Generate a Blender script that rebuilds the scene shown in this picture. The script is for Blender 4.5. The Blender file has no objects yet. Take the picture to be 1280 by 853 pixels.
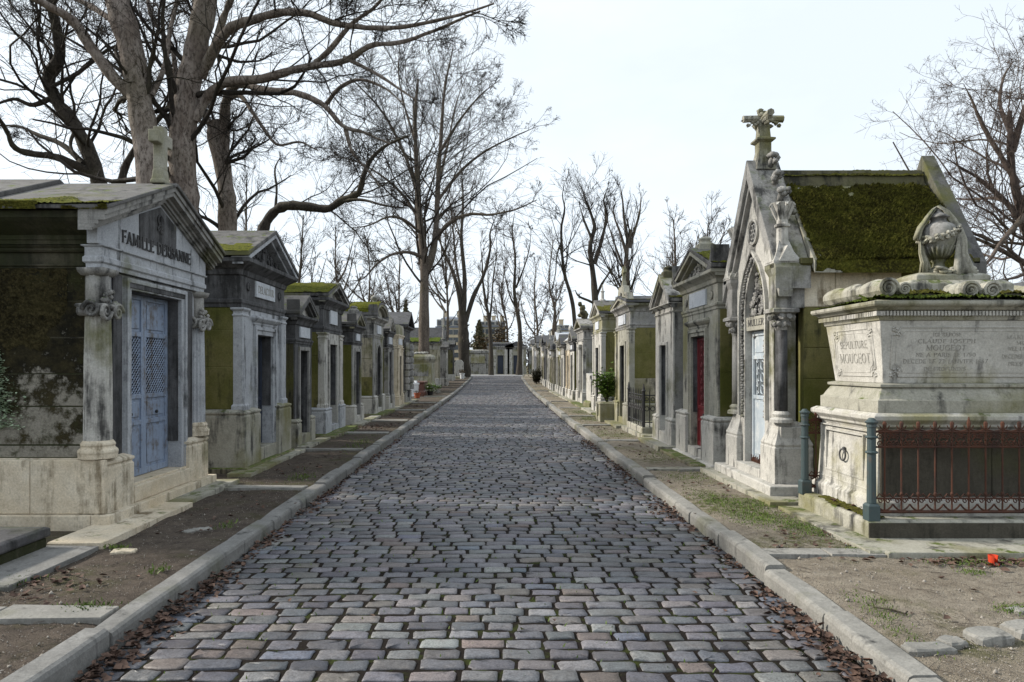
import bpy, bmesh, math, random
import numpy as np

# ------------------------------------------------------------------ camera, sky, sun, exposure
sc = bpy.context.scene
COL = sc.collection
FPX, CX, CY, EYE = 860.0, 620.0, 457.0, 1.6          # focal length and vanishing point in photo pixels, eye height
cam_d = bpy.data.cameras.new('camera'); cam = bpy.data.objects.new('camera', cam_d); COL.objects.link(cam)
cam.location = (0, 0, EYE); cam.rotation_euler = (math.pi/2, 0, 0)
cam_d.sensor_width = 36; cam_d.lens = 36*FPX/1280
cam_d.shift_x = (640-CX)/1280; cam_d.shift_y = (CY-426.5)/1280
cam_d.clip_end = 3000; cam_d.clip_start = 0.05
sc.camera = cam

SUN_EL, SUN_AZ = math.radians(31), math.radians(-77)   # azimuth from +Y, negative = towards -X (left)
wd = bpy.data.worlds.new('World'); sc.world = wd; wd.use_nodes = True
nt = wd.node_tree; nt.nodes.clear()
wo = nt.nodes.new('ShaderNodeOutputWorld'); bg = nt.nodes.new('ShaderNodeBackground')
sky = nt.nodes.new('ShaderNodeTexSky'); sky.sky_type = 'NISHITA'; sky.sun_disc = False
sky.sun_elevation = SUN_EL; sky.sun_rotation = SUN_AZ; sky.dust_density = 2.0; sky.air_density = 1.0
tc = nt.nodes.new('ShaderNodeTexCoord'); mp = nt.nodes.new('ShaderNodeMapping')
mp.inputs['Scale'].default_value = (1.0, 1.0, 2.2); mp.inputs['Location'].default_value = (0.4, 0.2, 0.1)
nz = nt.nodes.new('ShaderNodeTexNoise'); nz.inputs['Scale'].default_value = 1.6; nz.inputs['Detail'].default_value = 6; nz.inputs['Roughness'].default_value = 0.55
rp = nt.nodes.new('ShaderNodeMapRange'); rp.inputs[1].default_value = 0.36; rp.inputs[2].default_value = 0.66
rp.inputs[3].default_value = 0.82; rp.inputs[4].default_value = 1.0
mx = nt.nodes.new('ShaderNodeMix'); mx.data_type = 'RGBA'
mx.inputs['B'].default_value = (10.6, 11.6, 12.5, 1)      # thin bright cloud veil
nt.links.new(tc.outputs['Generated'], mp.inputs['Vector']); nt.links.new(mp.outputs[0], nz.inputs['Vector'])
nt.links.new(nz.outputs['Fac'], rp.inputs[0]); nt.links.new(rp.outputs[0], mx.inputs['Factor'])
nt.links.new(sky.outputs[0], mx.inputs['A']); nt.links.new(mx.outputs['Result'], bg.inputs['Color'])
bg.inputs['Strength'].default_value = 0.089
nt.links.new(bg.outputs[0], wo.inputs['Surface'])

sd = bpy.data.lights.new('sun', 'SUN'); sun = bpy.data.objects.new('sun', sd); COL.objects.link(sun)
sd.energy = 5.0; sd.angle = math.radians(6.0); sd.color = (1.0, 0.93, 0.82)
sun.rotation_euler = (math.pi/2-SUN_EL, 0, math.pi-SUN_AZ)  # light travels away from the sun
sun.location = (-30, 20, 40)
vs = sc.view_settings; vs.view_transform = 'Standard'; vs.look = 'None'; vs.exposure = 0.16; vs.gamma = 1.0; vs.use_curve_mapping = False
sc.cycles.use_denoising = True
sc.cycles.max_bounces = 5; sc.cycles.diffuse_bounces = 3; sc.cycles.glossy_bounces = 2; sc.cycles.transmission_bounces = 2
sc.cycles.transparent_max_bounces = 4; sc.cycles.caustics_reflective = False; sc.cycles.caustics_refractive = False

# ------------------------------------------------------------------ helpers
RNG = np.random.default_rng(11)
random.seed(5)
def g(y):                                            # the lane climbs gently towards its far end
    t = min(max((y-36)/42.0, 0), 1); return 0.52*t*t*(3-2*t)
def gv(y):
    t = np.clip((np.asarray(y, float)-36)/42.0, 0, 1); return 0.52*t*t*(3-2*t)
def at(px, py, y):                                   # a photo pixel at distance y as a point of the place
    return np.array([(px-CX)*y/FPX, y, EYE+(CY-py)*y/FPX])

def mesh_np(name, V, F):
    """V (n,3); F list of int arrays, each (m,k): polygons with k corners"""
    V = np.asarray(V, np.float32); me = bpy.data.meshes.new(name)
    me.vertices.add(len(V)); me.vertices.foreach_set('co', V.ravel())
    Fs = [np.asarray(f, np.int32) for f in F if len(f)]
    nl = sum(f.size for f in Fs); npoly = sum(len(f) for f in Fs)
    me.loops.add(nl); me.polygons.add(npoly)
    me.loops.foreach_set('vertex_index', np.concatenate([f.ravel() for f in Fs]))
    tot = np.concatenate([np.full(len(f), f.shape[1], np.int32) for f in Fs])
    me.polygons.foreach_set('loop_start', np.concatenate([[0], np.cumsum(tot)[:-1]]).astype(np.int32))
    me.polygons.foreach_set('loop_total', tot)
    me.update(calc_edges=True); return me

def link(name, me, mat=None, parent=None, smooth=False, kind=None, label=None):
    o = bpy.data.objects.new(name, me); COL.objects.link(o)
    if parent is not None: o.parent = parent
    if mat is not None: me.materials.append(MAT[mat])
    if smooth: me.polygons.foreach_set('use_smooth', np.ones(len(me.polygons), bool))
    if kind: o['kind'] = kind
    if label: o['label'] = label
    return o
def tag(o, label, cat, group=None):
    o['label'] = label; o['category'] = cat
    if group: o['group'] = group
    return o
def empty(name, loc, rz=0.0):
    o = bpy.data.objects.new(name, None); COL.objects.link(o); o.location = loc; o.rotation_euler = (0, 0, rz)
    o.empty_display_size = 0.2; return o

_t = (1+5**0.5)/2
ICO_V = np.array([(-1,_t,0),(1,_t,0),(-1,-_t,0),(1,-_t,0),(0,-1,_t),(0,1,_t),(0,-1,-_t),(0,1,-_t),(_t,0,-1),(_t,0,1),(-_t,0,-1),(-_t,0,1)], float)/math.sqrt(1+_t*_t)
ICO_F = np.array([(0,11,5),(0,5,1),(0,1,7),(0,7,10),(0,10,11),(1,5,9),(5,11,4),(11,10,2),(10,7,6),(7,1,8),(3,9,4),(3,4,2),(3,2,6),(3,6,8),(3,8,9),(4,9,5),(2,4,11),(6,2,10),(8,6,7),(9,8,1)])

class MB:
    """collects shapes, then builds them as ONE mesh object"""
    def __init__(s): s.v = []; s.f = []
    def add(s, verts, faces):
        n = len(s.v); s.v.extend([tuple(map(float, p)) for p in verts]); s.f.extend([tuple(int(i)+n for i in f) for f in faces]); return s
    def box(s, x0, x1, y0, y1, z0, z1):
        return s.add([(x0,y0,z0),(x1,y0,z0),(x1,y1,z0),(x0,y1,z0),(x0,y0,z1),(x1,y0,z1),(x1,y1,z1),(x0,y1,z1)],
                     [(0,3,2,1),(4,5,6,7),(0,1,5,4),(1,2,6,5),(2,3,7,6),(3,0,4,7)])
    def loft(s, x0, x1, y0, y1, levels):
        """stack of rectangles; each level (o,z) grows the rectangle by o, or (ox,oy,z)"""
        V = []; F = []
        for l in levels:
            ox, oy, z = (l[0], l[0], l[1]) if len(l) == 2 else l
            V += [(x0-ox,y0-oy,z),(x1+ox,y0-oy,z),(x1+ox,y1+oy,z),(x0-ox,y1+oy,z)]
        for i in range(len(levels)-1):
            a = 4*i; b = a+4
            for k in range(4): F.append((a+k, a+(k+1)%4, b+(k+1)%4, b+k))
        F.append((3,2,1,0)); n = 4*len(levels); F.append((n-4,n-3,n-2,n-1))
        return s.add(V, F)
    def prism(s, poly, y0, y1):
        """polygon in (x,z) pushed along y"""
        n = len(poly); V = [(p[0],y0,p[1]) for p in poly]+[(p[0],y1,p[1]) for p in poly]
        F = [tuple(range(n)), tuple(range(2*n-1,n-1,-1))]+[((i+1)%n, i, n+i, n+(i+1)%n) for i in range(n)]
        return s.add(V, F)
    def strip(s, top, bot, y0, y1):
        """solid band between two polylines in (x,z), pushed along y"""
        n = len(top); V = []
        for a, b in zip(top, bot): V += [(a[0],y0,a[1]),(b[0],y0,b[1]),(b[0],y1,b[1]),(a[0],y1,a[1])]
        F = []
        for i in range(n-1):
            p = 4*i; q = p+4
            for k in range(4): F.append((p+k, q+k, q+(k+1)%4, p+(k+1)%4))
        F.append((0,1,2,3)); F.append((4*n-1,4*n-2,4*n-3,4*n-4))
        return s.add(V, F)
    def lathe(s, prof, seg=16, c=(0,0,0), flute=0.0, axis='z', cap=True):
        V = []; F = []; m = len(prof)
        for r, z in prof:
            for k in range(seg):
                a = 2*math.pi*k/seg; rr = r*(1-flute*(k % 2))
                x, y = rr*math.cos(a), rr*math.sin(a)
                if axis == 'z': V.append((c[0]+x, c[1]+y, c[2]+z))
                elif axis == 'y': V.append((c[0]+x, c[1]+z, c[2]+y))
                else: V.append((c[0]+z, c[1]+x, c[2]+y))
        for i in range(m-1):
            for k in range(seg): F.append((i*seg+k, i*seg+(k+1)%seg, (i+1)*seg+(k+1)%seg, (i+1)*seg+k))
        if cap: F.append(tuple(range(seg-1,-1,-1))); F.append(tuple((m-1)*seg+k for k in range(seg)))
        return s.add(V, F)
    def tube(s, pts, r, sides=6, closed=False):
        P = np.asarray(pts, float); n = len(P); R = np.full(n, r) if np.isscalar(r) else np.asarray(r, float)
        T = np.roll(P,-1,0)-np.roll(P,1,0) if closed else np.gradient(P, axis=0)
        T /= np.linalg.norm(T, axis=1)[:,None]+1e-9
        m = np.argmin(np.abs(T).sum(0)); ref = np.eye(3)[m]
        A = np.cross(T, ref); A /= np.linalg.norm(A, axis=1)[:,None]+1e-9; B = np.cross(T, A)
        th = 2*np.pi*np.arange(sides)/sides
        V = (P[:,None]+R[:,None,None]*(np.cos(th)[None,:,None]*A[:,None]+np.sin(th)[None,:,None]*B[:,None])).reshape(-1,3)
        F = []; lim = n if closed else n-1
        for i in range(lim):
            j = (i+1) % n
            for k in range(sides): F.append((i*sides+k, i*sides+(k+1)%sides, j*sides+(k+1)%sides, j*sides+k))
        if not closed: F.append(tuple(range(sides-1,-1,-1))); F.append(tuple((n-1)*sides+k for k in range(sides)))
        return s.add(V, F)
    def ring(s, c, R, r, axis='y', n=14, sides=5, a0=0, a1=2*math.pi):
        closed = abs(a1-a0-2*math.pi) < 1e-6
        a = np.linspace(a0, a1, n, endpoint=not closed)
        if axis == 'y': P = [(c[0]+R*math.cos(t), c[1], c[2]+R*math.sin(t)) for t in a]
        elif axis == 'x': P = [(c[0], c[1]+R*math.cos(t), c[2]+R*math.sin(t)) for t in a]
        else: P = [(c[0]+R*math.cos(t), c[1]+R*math.sin(t), c[2]) for t in a]
        return s.tube(P, r, sides, closed)
    def spiral(s, c, R, r, turns=2.0, axis='y', n=26, flip=1, sides=5):
        P = []
        for i in range(n):
            t = i/(n-1); a = flip*2*math.pi*turns*t; q = R*(1-0.86*t)
            if axis == 'y': P.append((c[0]+q*math.cos(a), c[1], c[2]+q*math.sin(a)))
            else: P.append((c[0], c[1]+q*math.cos(a), c[2]+q*math.sin(a)))
        return s.tube(P, [r*(1-0.5*i/(n-1)) for i in range(n)], sides)
    def blob(s, c, rad, jit=0.15):
        J = 1+jit*(RNG.random(12)-0.5)*2
        V = ICO_V*J[:,None]*np.asarray(rad, float)+np.asarray(c, float)
        return s.add(V, ICO_F)
    def xf(s, fn): s.v = [tuple(fn(p)) for p in s.v]; return s
    def build(s, name, mat, parent=None, bevel=0.0, smooth=False, kind=None, label=None, seg=2):
        me = bpy.data.meshes.new(name); me.from_pydata(s.v, [], s.f)
        bm = bmesh.new(); bm.from_mesh(me); bmesh.ops.recalc_face_normals(bm, faces=bm.faces); bm.to_mesh(me); bm.free(); me.update()
        o = link(name, me, mat, parent, smooth, kind, label)
        if bevel > 0:
            b = o.modifiers.new('bevel', 'BEVEL'); b.width = bevel; b.segments = seg; b.limit_method = 'ANGLE'; b.angle_limit = math.radians(35)
        return o

# ------------------------------------------------------------------ procedural materials
MAT = {}
class NG:
    def __init__(s, name):
        m = bpy.data.materials.new(name); m.use_nodes = True; MAT[name] = m; s.t = m.node_tree
        s.b = s.t.nodes['Principled BSDF']; s.m = m; s.pos = s.t.nodes.new('ShaderNodeNewGeometry')
    def n(s, typ, **kw):
        nd = s.t.nodes.new(typ)
        for k, v in kw.items():
            if k in nd.inputs.keys(): nd.inputs[k].default_value = v
            else: setattr(nd, k, v)
        return nd
    def L(s, a, b): s.t.links.new(a, b)
    def noise(s, scale, detail=5, rough=0.6, vec=None, stretch=None, off=(0,0,0)):
        nd = s.n('ShaderNodeTexNoise'); nd.inputs['Scale'].default_value = scale; nd.inputs['Detail'].default_value = detail; nd.inputs['Roughness'].default_value = rough
        src = vec or s.pos.outputs['Position']
        mp = s.n('ShaderNodeMapping'); mp.inputs['Location'].default_value = off
        if stretch: mp.inputs['Scale'].default_value = stretch
        s.L(src, mp.inputs['Vector']); s.L(mp.outputs[0], nd.inputs['Vector'])
        return nd.outputs['Fac']
    def rng(s, v, a, b, c=0.0, d=1.0):
        nd = s.n('ShaderNodeMapRange'); nd.clamp = True
        for i, q in enumerate((a, b, c, d)): nd.inputs[i+1].default_value = q
        s.L(v, nd.inputs[0]); return nd.outputs[0]
    def mul(s, a, b, op='MULTIPLY'):
        nd = s.n('ShaderNodeMath', operation=op)
        for i, q in enumerate((a, b)):
            if isinstance(q, (int, float)): nd.inputs[i].default_value = q
            else: s.L(q, nd.inputs[i])
        return nd.outputs[0]
    def mix(s, f, a, b, mode='MIX'):
        nd = s.n('ShaderNodeMix', data_type='RGBA', blend_type=mode)
        for key, q in (('Factor', f), ('A', a), ('B', b)):
            if isinstance(q, (int, float)): nd.inputs[key].default_value = q
            elif isinstance(q, tuple): nd.inputs[key].default_value = (*q[:3], 1)
            else: s.L(q, nd.inputs[key])
        return nd.outputs['Result']
    def bump(s, h, dist=0.005, strength=1.0, nrm=None):
        nd = s.n('ShaderNodeBump'); nd.inputs['Distance'].default_value = dist; nd.inputs['Strength'].default_value = strength
        s.L(h, nd.inputs['Height'])
        if nrm: s.L(nrm, nd.inputs['Normal'])
        return nd.outputs[0]
    def up(s, a=0.35, b=0.8):
        sp = s.n('ShaderNodeSeparateXYZ'); s.L(s.pos.outputs['Normal'], sp.inputs[0]); return s.rng(sp.outputs['Z'], a, b)
    def done(s, col, rough=0.8, bump=None, spec=None, metal=None):
        if isinstance(col, tuple): s.b.inputs['Base Color'].default_value = (*col, 1)
        else: s.L(col, s.b.inputs['Base Color'])
        if isinstance(rough, (int, float)): s.b.inputs['Roughness'].default_value = rough
        else: s.L(rough, s.b.inputs['Roughness'])
        if bump: s.L(bump, s.b.inputs['Normal'])
        if spec is not None: s.b.inputs['Specular IOR Level'].default_value = spec
        if metal is not None: s.b.inputs['Metallic'].default_value = metal
        return s.m

def stone(name, base, base2, dark=(0.02,0.02,0.02), soot=0.3, algae=(0.10,0.10,0.025), green=0.2, moss=0.3, rough=0.85, bump=0.006, seed=0.0):
    s = NG(name); o = (seed*3.1, seed*1.7, seed*2.3)
    n1 = s.noise(1.7, 6, 0.65, off=o); n3 = s.noise(55, 5, 0.8); n5 = s.noise(7, 6, 0.7, off=o)
    c = s.mix(s.rng(n1, 0.35, 0.68), base, base2)
    c = s.mix(s.rng(n5, 0.42, 0.75, 0, 0.40), c, tuple(0.5*x for x in base))
    st = s.noise(1.0, 5, 0.65, stretch=(7, 7, 0.8), off=o)
    if soot: 
        v = s.mul(s.mul(s.mul(st, 0.5), s.mul(n1, 0.36), 'ADD'), s.mul(n5, 0.14), 'ADD')
        f = s.rng(v, 0.615-0.24*soot, 0.69-0.20*soot)
        c = s.mix(s.mul(f, 0.9), c, dark)
    if green:
        n4 = s.noise(0.9, 5, 0.6, off=(o[0]+9, o[1], o[2])); f = s.mul(s.rng(n4, 0.64-0.36*green, 0.76-0.30*green), 0.9)
        f = s.mul(f, s.rng(st, 0.2, 0.5, 0.55, 1.0)); c = s.mix(f, c, algae)
    if moss:
        nm = s.noise(5, 6, 0.7, off=o); f = s.mul(s.up(), s.rng(nm, 0.70-0.3*moss, 0.78-0.3*moss))
        c = s.mix(f, c, s.mix(s.rng(n3, 0.3, 0.7), (0.035,0.055,0.008), (0.11,0.14,0.02)))
    pit = s.rng(s.noise(16, 5, 0.75, off=o), 0.62, 0.72, 1.0, 0.6)
    c = s.mix(1.0, c, s.mix(s.rng(n3, 0.25, 0.75), (0.66,0.66,0.66), (1.26,1.26,1.26)), 'MULTIPLY')
    gy = s.n('ShaderNodeCombineColor'); [s.L(pit, gy.inputs[i]) for i in range(3)]
    c = s.mix(0.8, c, gy.outputs[0], 'MULTIPLY')
    h = s.mul(s.mul(n3, 0.5), n5, 'ADD')
    s.done(c, rough, s.bump(h, bump, 0.9), spec=0.3)

stone('pale_stone', (0.41,0.40,0.37), (0.53,0.51,0.47), soot=0.43, green=0.15, moss=0.35, seed=1)
stone('cream_stone', (0.56,0.47,0.34), (0.66,0.60,0.49), dark=(0.12,0.085,0.04), soot=0.38, green=0.12, moss=0.3, seed=2)
stone('grey_stone', (0.25,0.245,0.235), (0.34,0.33,0.31), soot=0.5, green=0.3, moss=0.45, seed=3)
stone('blue_grey_stone', (0.35,0.365,0.39), (0.46,0.475,0.50), soot=0.42, green=0.05, moss=0.2, seed=4)
stone('sooty_stone', (0.06,0.06,0.063), (0.17,0.168,0.172), soot=0.62, green=0.05, moss=0.25, seed=5)
stone('olive_stone', (0.135,0.125,0.035), (0.19,0.17,0.075), dark=(0.03,0.03,0.012), soot=0.42, algae=(0.075,0.08,0.012), green=0.5, moss=0.5, seed=6)
stone('dark_olive_stone', (0.07,0.065,0.03), (0.12,0.11,0.065), dark=(0.012,0.012,0.008), soot=0.5, green=0.4, moss=0.5, seed=7)
stone('black_moss_stone', (0.022,0.020,0.012), (0.13,0.115,0.08), dark=(0.006,0.006,0.004), soot=0.7, algae=(0.022,0.026,0.006), green=0.7, moss=0.3, bump=0.014, seed=8)
stone('warm_side_stone', (0.30,0.27,0.20), (0.40,0.37,0.29), soot=0.35, green=0.45, moss=0.4, seed=9)
stone('roof_stone', (0.095,0.092,0.09), (0.16,0.155,0.15), soot=0.45, green=0.25, moss=0.45, seed=10)
stone('roof_dark', (0.07,0.07,0.075), (0.12,0.12,0.125), soot=0.4, green=0.2, moss=0.3, seed=11)
stone('marble', (0.50,0.53,0.57), (0.62,0.64,0.68), soot=0.25, green=0.0, moss=0.0, seed=12)
stone('kerb_stone', (0.19,0.185,0.17), (0.31,0.30,0.275), soot=0.30, green=0.28, algae=(0.12,0.12,0.06), moss=0.12, seed=13, bump=0.008)
stone('kerb_dark', (0.155,0.153,0.145), (0.255,0.25,0.24), soot=0.32, green=0.25, algae=(0.09,0.095,0.05), moss=0.12, seed=14, bump=0.008)
stone('slate_slab', (0.05,0.05,0.053), (0.11,0.105,0.108), soot=0.4, green=0.2, algae=(0.03,0.04,0.01), moss=0.0, seed=15)
stone('mossy_ledge', (0.20,0.18,0.12), (0.28,0.25,0.17), soot=0.5, green=0.6, algae=(0.08,0.09,0.02), moss=0.9, seed=16)
stone('lichen_stone', (0.30,0.29,0.24), (0.40,0.385,0.33), soot=0.42, green=0.5, algae=(0.17,0.16,0.07), moss=0.5, seed=17)
stone('monument_stone', (0.41,0.395,0.36), (0.54,0.525,0.485), soot=0.37, green=0.34, algae=(0.26,0.24,0.12), moss=0.4, seed=18)
stone('limestone_wall', (0.48,0.40,0.28), (0.55,0.47,0.35), soot=0.05, green=0.0, moss=0.0, seed=19)
stone('stained_shaded_brown', (0.045,0.040,0.030), (0.085,0.076,0.058), dark=(0.02,0.018,0.012), soot=0.45, green=0.3, algae=(0.06,0.06,0.025), moss=0.2, seed=31)  # stain colour kept extra dark to carry the shade on the monument's near side
stone('red_granite', (0.10,0.045,0.035), (0.15,0.07,0.055), soot=0.1, green=0.05, moss=0.0, rough=0.4, seed=20)
stone('letter_dark', (0.045,0.044,0.045), (0.13,0.128,0.13), soot=0.2, green=0, moss=0, seed=21)
stone('letter_grey', (0.27,0.26,0.235), (0.38,0.37,0.335), soot=0.2, green=0, moss=0, seed=22)
stone('slate_roof_far', (0.16,0.18,0.22), (0.22,0.24,0.28), soot=0.0, green=0, moss=0, seed=23)
stone('far_stone', (0.36,0.34,0.30), (0.50,0.47,0.42), soot=0.45, green=0.35, moss=0.3, seed=24)

s = NG('stained_wall')                                     # limestone whose upper part has grown over with black moss and soot
n1 = s.noise(1.5, 6, 0.68); n5 = s.noise(6, 6, 0.75); n3 = s.noise(50, 5, 0.8); sp_ = s.n('ShaderNodeSeparateXYZ'); s.L(s.pos.outputs['Position'], sp_.inputs[0])
c = s.mix(s.rng(n5, 0.4, 0.7), (0.30,0.28,0.235), (0.16,0.145,0.115))
zz = s.mul(s.mul(sp_.outputs['Z'], 1.30, 'SUBTRACT'), 0.26); v = s.mul(s.mul(s.mul(n1, 0.75), s.mul(n5, 0.45), 'ADD'), zz, 'ADD')
c = s.mix(s.rng(v, 0.53, 0.62), c, s.mix(s.rng(n5, 0.42, 0.66), (0.012,0.011,0.007), (0.050,0.042,0.020)))
low = s.mul(s.rng(s.noise(2.6, 6, 0.7, off=(3,1,5)), 0.52, 0.60), s.rng(n5, 0.36, 0.5)); c = s.mix(s.mul(low, 0.85), c, (0.035,0.036,0.014))
c = s.mix(s.rng(s.noise(30, 4, 0.7), 0.66, 0.72, 0, 0.7), c, (0.26,0.25,0.21))
c = s.mix(1.0, c, s.mix(s.rng(n3, 0.25, 0.75), (0.6,0.6,0.6), (1.35,1.35,1.35)), 'MULTIPLY'); s.done(c, 0.95, s.bump(s.mul(n3, n5, 'ADD'), 0.02, 1.0), spec=0.15)

def moss_mat(name, a, b, c):
    s = NG(name); n1 = s.noise(3.2, 6, 0.65); n2 = s.noise(38, 4, 0.7); n3 = s.noise(140, 2, 0.6)
    col = s.mix(s.rng(n1, 0.38, 0.60), a, b); col = s.mix(s.rng(n2, 0.44, 0.66), col, c)
    col = s.mix(s.rng(s.noise(11, 5, 0.75), 0.52, 0.66, 0, 0.75), col, tuple(0.35*q for q in a))
    h = s.mul(s.mul(n3, 0.35), n2, 'ADD')
    s.done(col, 0.95, s.bump(h, 0.03, 1.0), spec=0.1)
moss_mat('moss_bright', (0.05,0.062,0.010), (0.105,0.115,0.015), (0.18,0.175,0.025))
moss_mat('moss_dark', (0.038,0.034,0.010), (0.076,0.078,0.013), (0.15,0.142,0.026))
moss_mat('moss_black', (0.016,0.014,0.007), (0.040,0.034,0.014), (0.075,0.062,0.028))
moss_mat('moss_green', (0.035,0.055,0.008), (0.07,0.10,0.014), (0.13,0.16,0.025))

def paint(name, col, wear, amount=0.4, rough=0.5, metal=0.0, scale=9):
    s = NG(name); n = s.noise(scale, 7, 0.75); st = s.noise(1.2, 5, 0.7, stretch=(9, 9, 1))
    f = s.rng(s.mul(s.mul(n, st, 'ADD'), 0.5), 0.64-0.3*amount, 0.74-0.25*amount)
    c = s.mix(s.rng(s.noise(2.5, 4), 0.3, 0.7, 0, 0.5), col, tuple(0.6*x for x in col))
    s.done(s.mix(f, c, wear), rough, s.bump(n, 0.003, 0.6), metal=metal)
paint('blue_paint', (0.25,0.31,0.42), (0.11,0.095,0.085), 0.52, scale=13)
paint('pale_blue_paint', (0.44,0.50,0.55), (0.60,0.62,0.62), 0.5)
paint('red_paint', (0.17,0.013,0.018), (0.07,0.02,0.015), 0.4)
paint('rust_iron', (0.085,0.030,0.015), (0.035,0.016,0.012), 0.6, 0.9, scale=14)
paint('black_iron', (0.012,0.012,0.013), (0.03,0.022,0.018), 0.3, 0.55)
paint('dark_door', (0.018,0.016,0.016), (0.04,0.03,0.025), 0.3, 0.6)
paint('dark_blue_door', (0.02,0.03,0.055), (0.03,0.025,0.025), 0.4, 0.6)
paint('teal_iron', (0.042,0.066,0.070), (0.09,0.06,0.045), 0.36, 0.55)
paint('green_bronze', (0.10,0.19,0.15), (0.04,0.06,0.045), 0.4, 0.7)
paint('white_glaze', (0.72,0.74,0.76), (0.45,0.45,0.42), 0.2, 0.35)
paint('terracotta', (0.34,0.085,0.035), (0.24,0.11,0.07), 0.3, 0.8)
paint('red_plastic', (0.62,0.055,0.018), (0.40,0.06,0.03), 0.2, 0.45)
paint('drain_green', (0.03,0.09,0.06), (0.04,0.04,0.03), 0.3, 0.6)

def bark(name, a, b, c, scale=4.0):
    s = NG(name); n1 = s.noise(scale, 6, 0.7, stretch=(1, 1, 0.35)); n2 = s.noise(22, 5, 0.75, stretch=(1, 1, 0.45)); n3 = s.noise(0.7, 3)
    col = s.mix(s.rng(n1, 0.40, 0.60), a, b); col = s.mix(s.rng(n2, 0.46, 0.62), col, c)
    col = s.mix(s.mul(s.rng(n3, 0.5, 0.75), 0.4), col, (0.075,0.07,0.03))
    s.done(col, 0.9, s.bump(s.mul(n2, s.mul(n1, 0.6), 'ADD'), 0.03, 0.9), spec=0.2)
bark('bark_pale', (0.165,0.133,0.113), (0.29,0.25,0.22), (0.07,0.054,0.045))
bark('bark_dark', (0.045,0.038,0.032), (0.075,0.065,0.052), (0.022,0.018,0.015))
bark('bark_mid', (0.10,0.082,0.068), (0.15,0.125,0.105), (0.05,0.04,0.032))
bark('twig_dark', (0.030,0.025,0.021), (0.050,0.042,0.035), (0.016,0.013,0.012))
bark('twig_brown', (0.085,0.064,0.055), (0.135,0.105,0.09), (0.045,0.034,0.03))
bark('twig_mid', (0.075,0.062,0.052), (0.11,0.09,0.078), (0.04,0.033,0.028))
def leafmat(name, a, b, rough=0.6):
    s = NG(name); oi = s.noise(9, 3, 0.6); s.done(s.mix(s.rng(oi, 0.35, 0.65), a, b), rough, spec=0.25)
leafmat('leaf_litter', (0.055,0.034,0.026), (0.15,0.095,0.072), 0.85)
leafmat('shrub_leaf', (0.06,0.12,0.02), (0.15,0.23,0.045))
leafmat('dark_leaf', (0.02,0.022,0.012), (0.05,0.045,0.022))
leafmat('brown_leaf', (0.07,0.05,0.028), (0.12,0.085,0.045))
leafmat('conifer_leaf', (0.16,0.16,0.11), (0.24,0.23,0.16))
leafmat('ivy_leaf', (0.26,0.34,0.22), (0.42,0.50,0.36))
leafmat('grass_leaf', (0.05,0.095,0.012), (0.12,0.17,0.03))

s = NG('cobble')                                           # each stone carries its own grey, brown or bluish tint
at_ = s.n('ShaderNodeAttribute', attribute_name='tint')
n1 = s.noise(14, 6, 0.7); n2 = s.noise(90, 3, 0.7)
c = s.mix(s.rng(n1, 0.52, 0.68, 0, 0.6), at_.outputs['Color'], s.mix(0.4, at_.outputs['Color'], (0.20,0.18,0.175)))
c = s.mix(s.rng(s.noise(24, 6, 0.75, off=(3,7,1)), 0.50, 0.66, 0, 0.75), c, s.mix(0.35, (0.03,0.026,0.026), at_.outputs['Color']))
c = s.mix(s.rng(s.noise(8, 4, 0.7, off=(1,2,9)), 0.54, 0.70, 0, 0.28), c, (0.13,0.10,0.09))
c = s.mix(1.0, c, s.mix(s.rng(n2, 0.3, 0.7), (0.55,0.55,0.55), (1.4,1.4,1.4)), 'MULTIPLY')
c = s.mix(s.rng(s.noise(3.2, 5, 0.7), 0.55, 0.72, 0, 0.55), c, (0.055,0.048,0.04))
s.done(c, s.rng(n1, 0.3, 0.7, 0.42, 0.62), s.bump(s.mul(s.mul(n2, 0.3), n1, 'ADD'), 0.006, 0.9), spec=0.45)
s = NG('joint_earth'); n1 = s.noise(6, 5); n2 = s.noise(60, 4, 0.7)
c = s.mix(s.rng(n1, 0.52, 0.66), (0.014,0.011,0.009), (0.030,0.038,0.008)); c = s.mix(s.rng(n2, 0.60, 0.8), c, (0.06,0.05,0.04))
s.done(c, 0.95, s.bump(n2, 0.01), spec=0.1)
def earth(name, a, b, c3, grassy, pebble):
    s = NG(name); n1 = s.noise(1.1, 6, 0.65); n2 = s.noise(9, 6, 0.7); n3 = s.noise(75, 4, 0.75)
    col = s.mix(s.rng(n1, 0.35, 0.65), a, b); col = s.mix(s.rng(n2, 0.42, 0.72), col, c3)
    vo = s.n('ShaderNodeTexVoronoi'); vo.inputs['Scale'].default_value = 70; s.L(s.pos.outputs['Position'], vo.inputs['Vector'])
    pk = s.rng(vo.outputs['Distance'], 0.18, 0.36, 1, 0)
    col = s.mix(s.mul(pk, pebble), col, s.mix(s.rng(n3, 0.4, 0.6), tuple(2.0*x for x in b), tuple(0.5*x for x in a)))
    gm = s.mul(s.rng(s.noise(0.8, 5, 0.7, off=(4,2,1)), 0.50, 0.64), s.rng(n2, 0.40, 0.56)); col = s.mix(s.mul(gm, grassy), col, (0.075,0.085,0.02))
    s.done(col, 0.95, s.bump(s.mul(s.mul(n3, 0.6), s.mul(s.mul(pk, 0.6), s.mul(n2, 1.2), 'ADD'), 'ADD'), 0.028, 1.0), spec=0.15)
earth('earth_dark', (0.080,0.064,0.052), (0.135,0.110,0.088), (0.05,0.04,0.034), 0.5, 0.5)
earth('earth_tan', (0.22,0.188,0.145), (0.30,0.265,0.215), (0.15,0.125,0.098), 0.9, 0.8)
earth('ground_far', (0.12,0.105,0.07), (0.18,0.16,0.10), (0.08,0.075,0.04), 0.8, 0.3)
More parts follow.
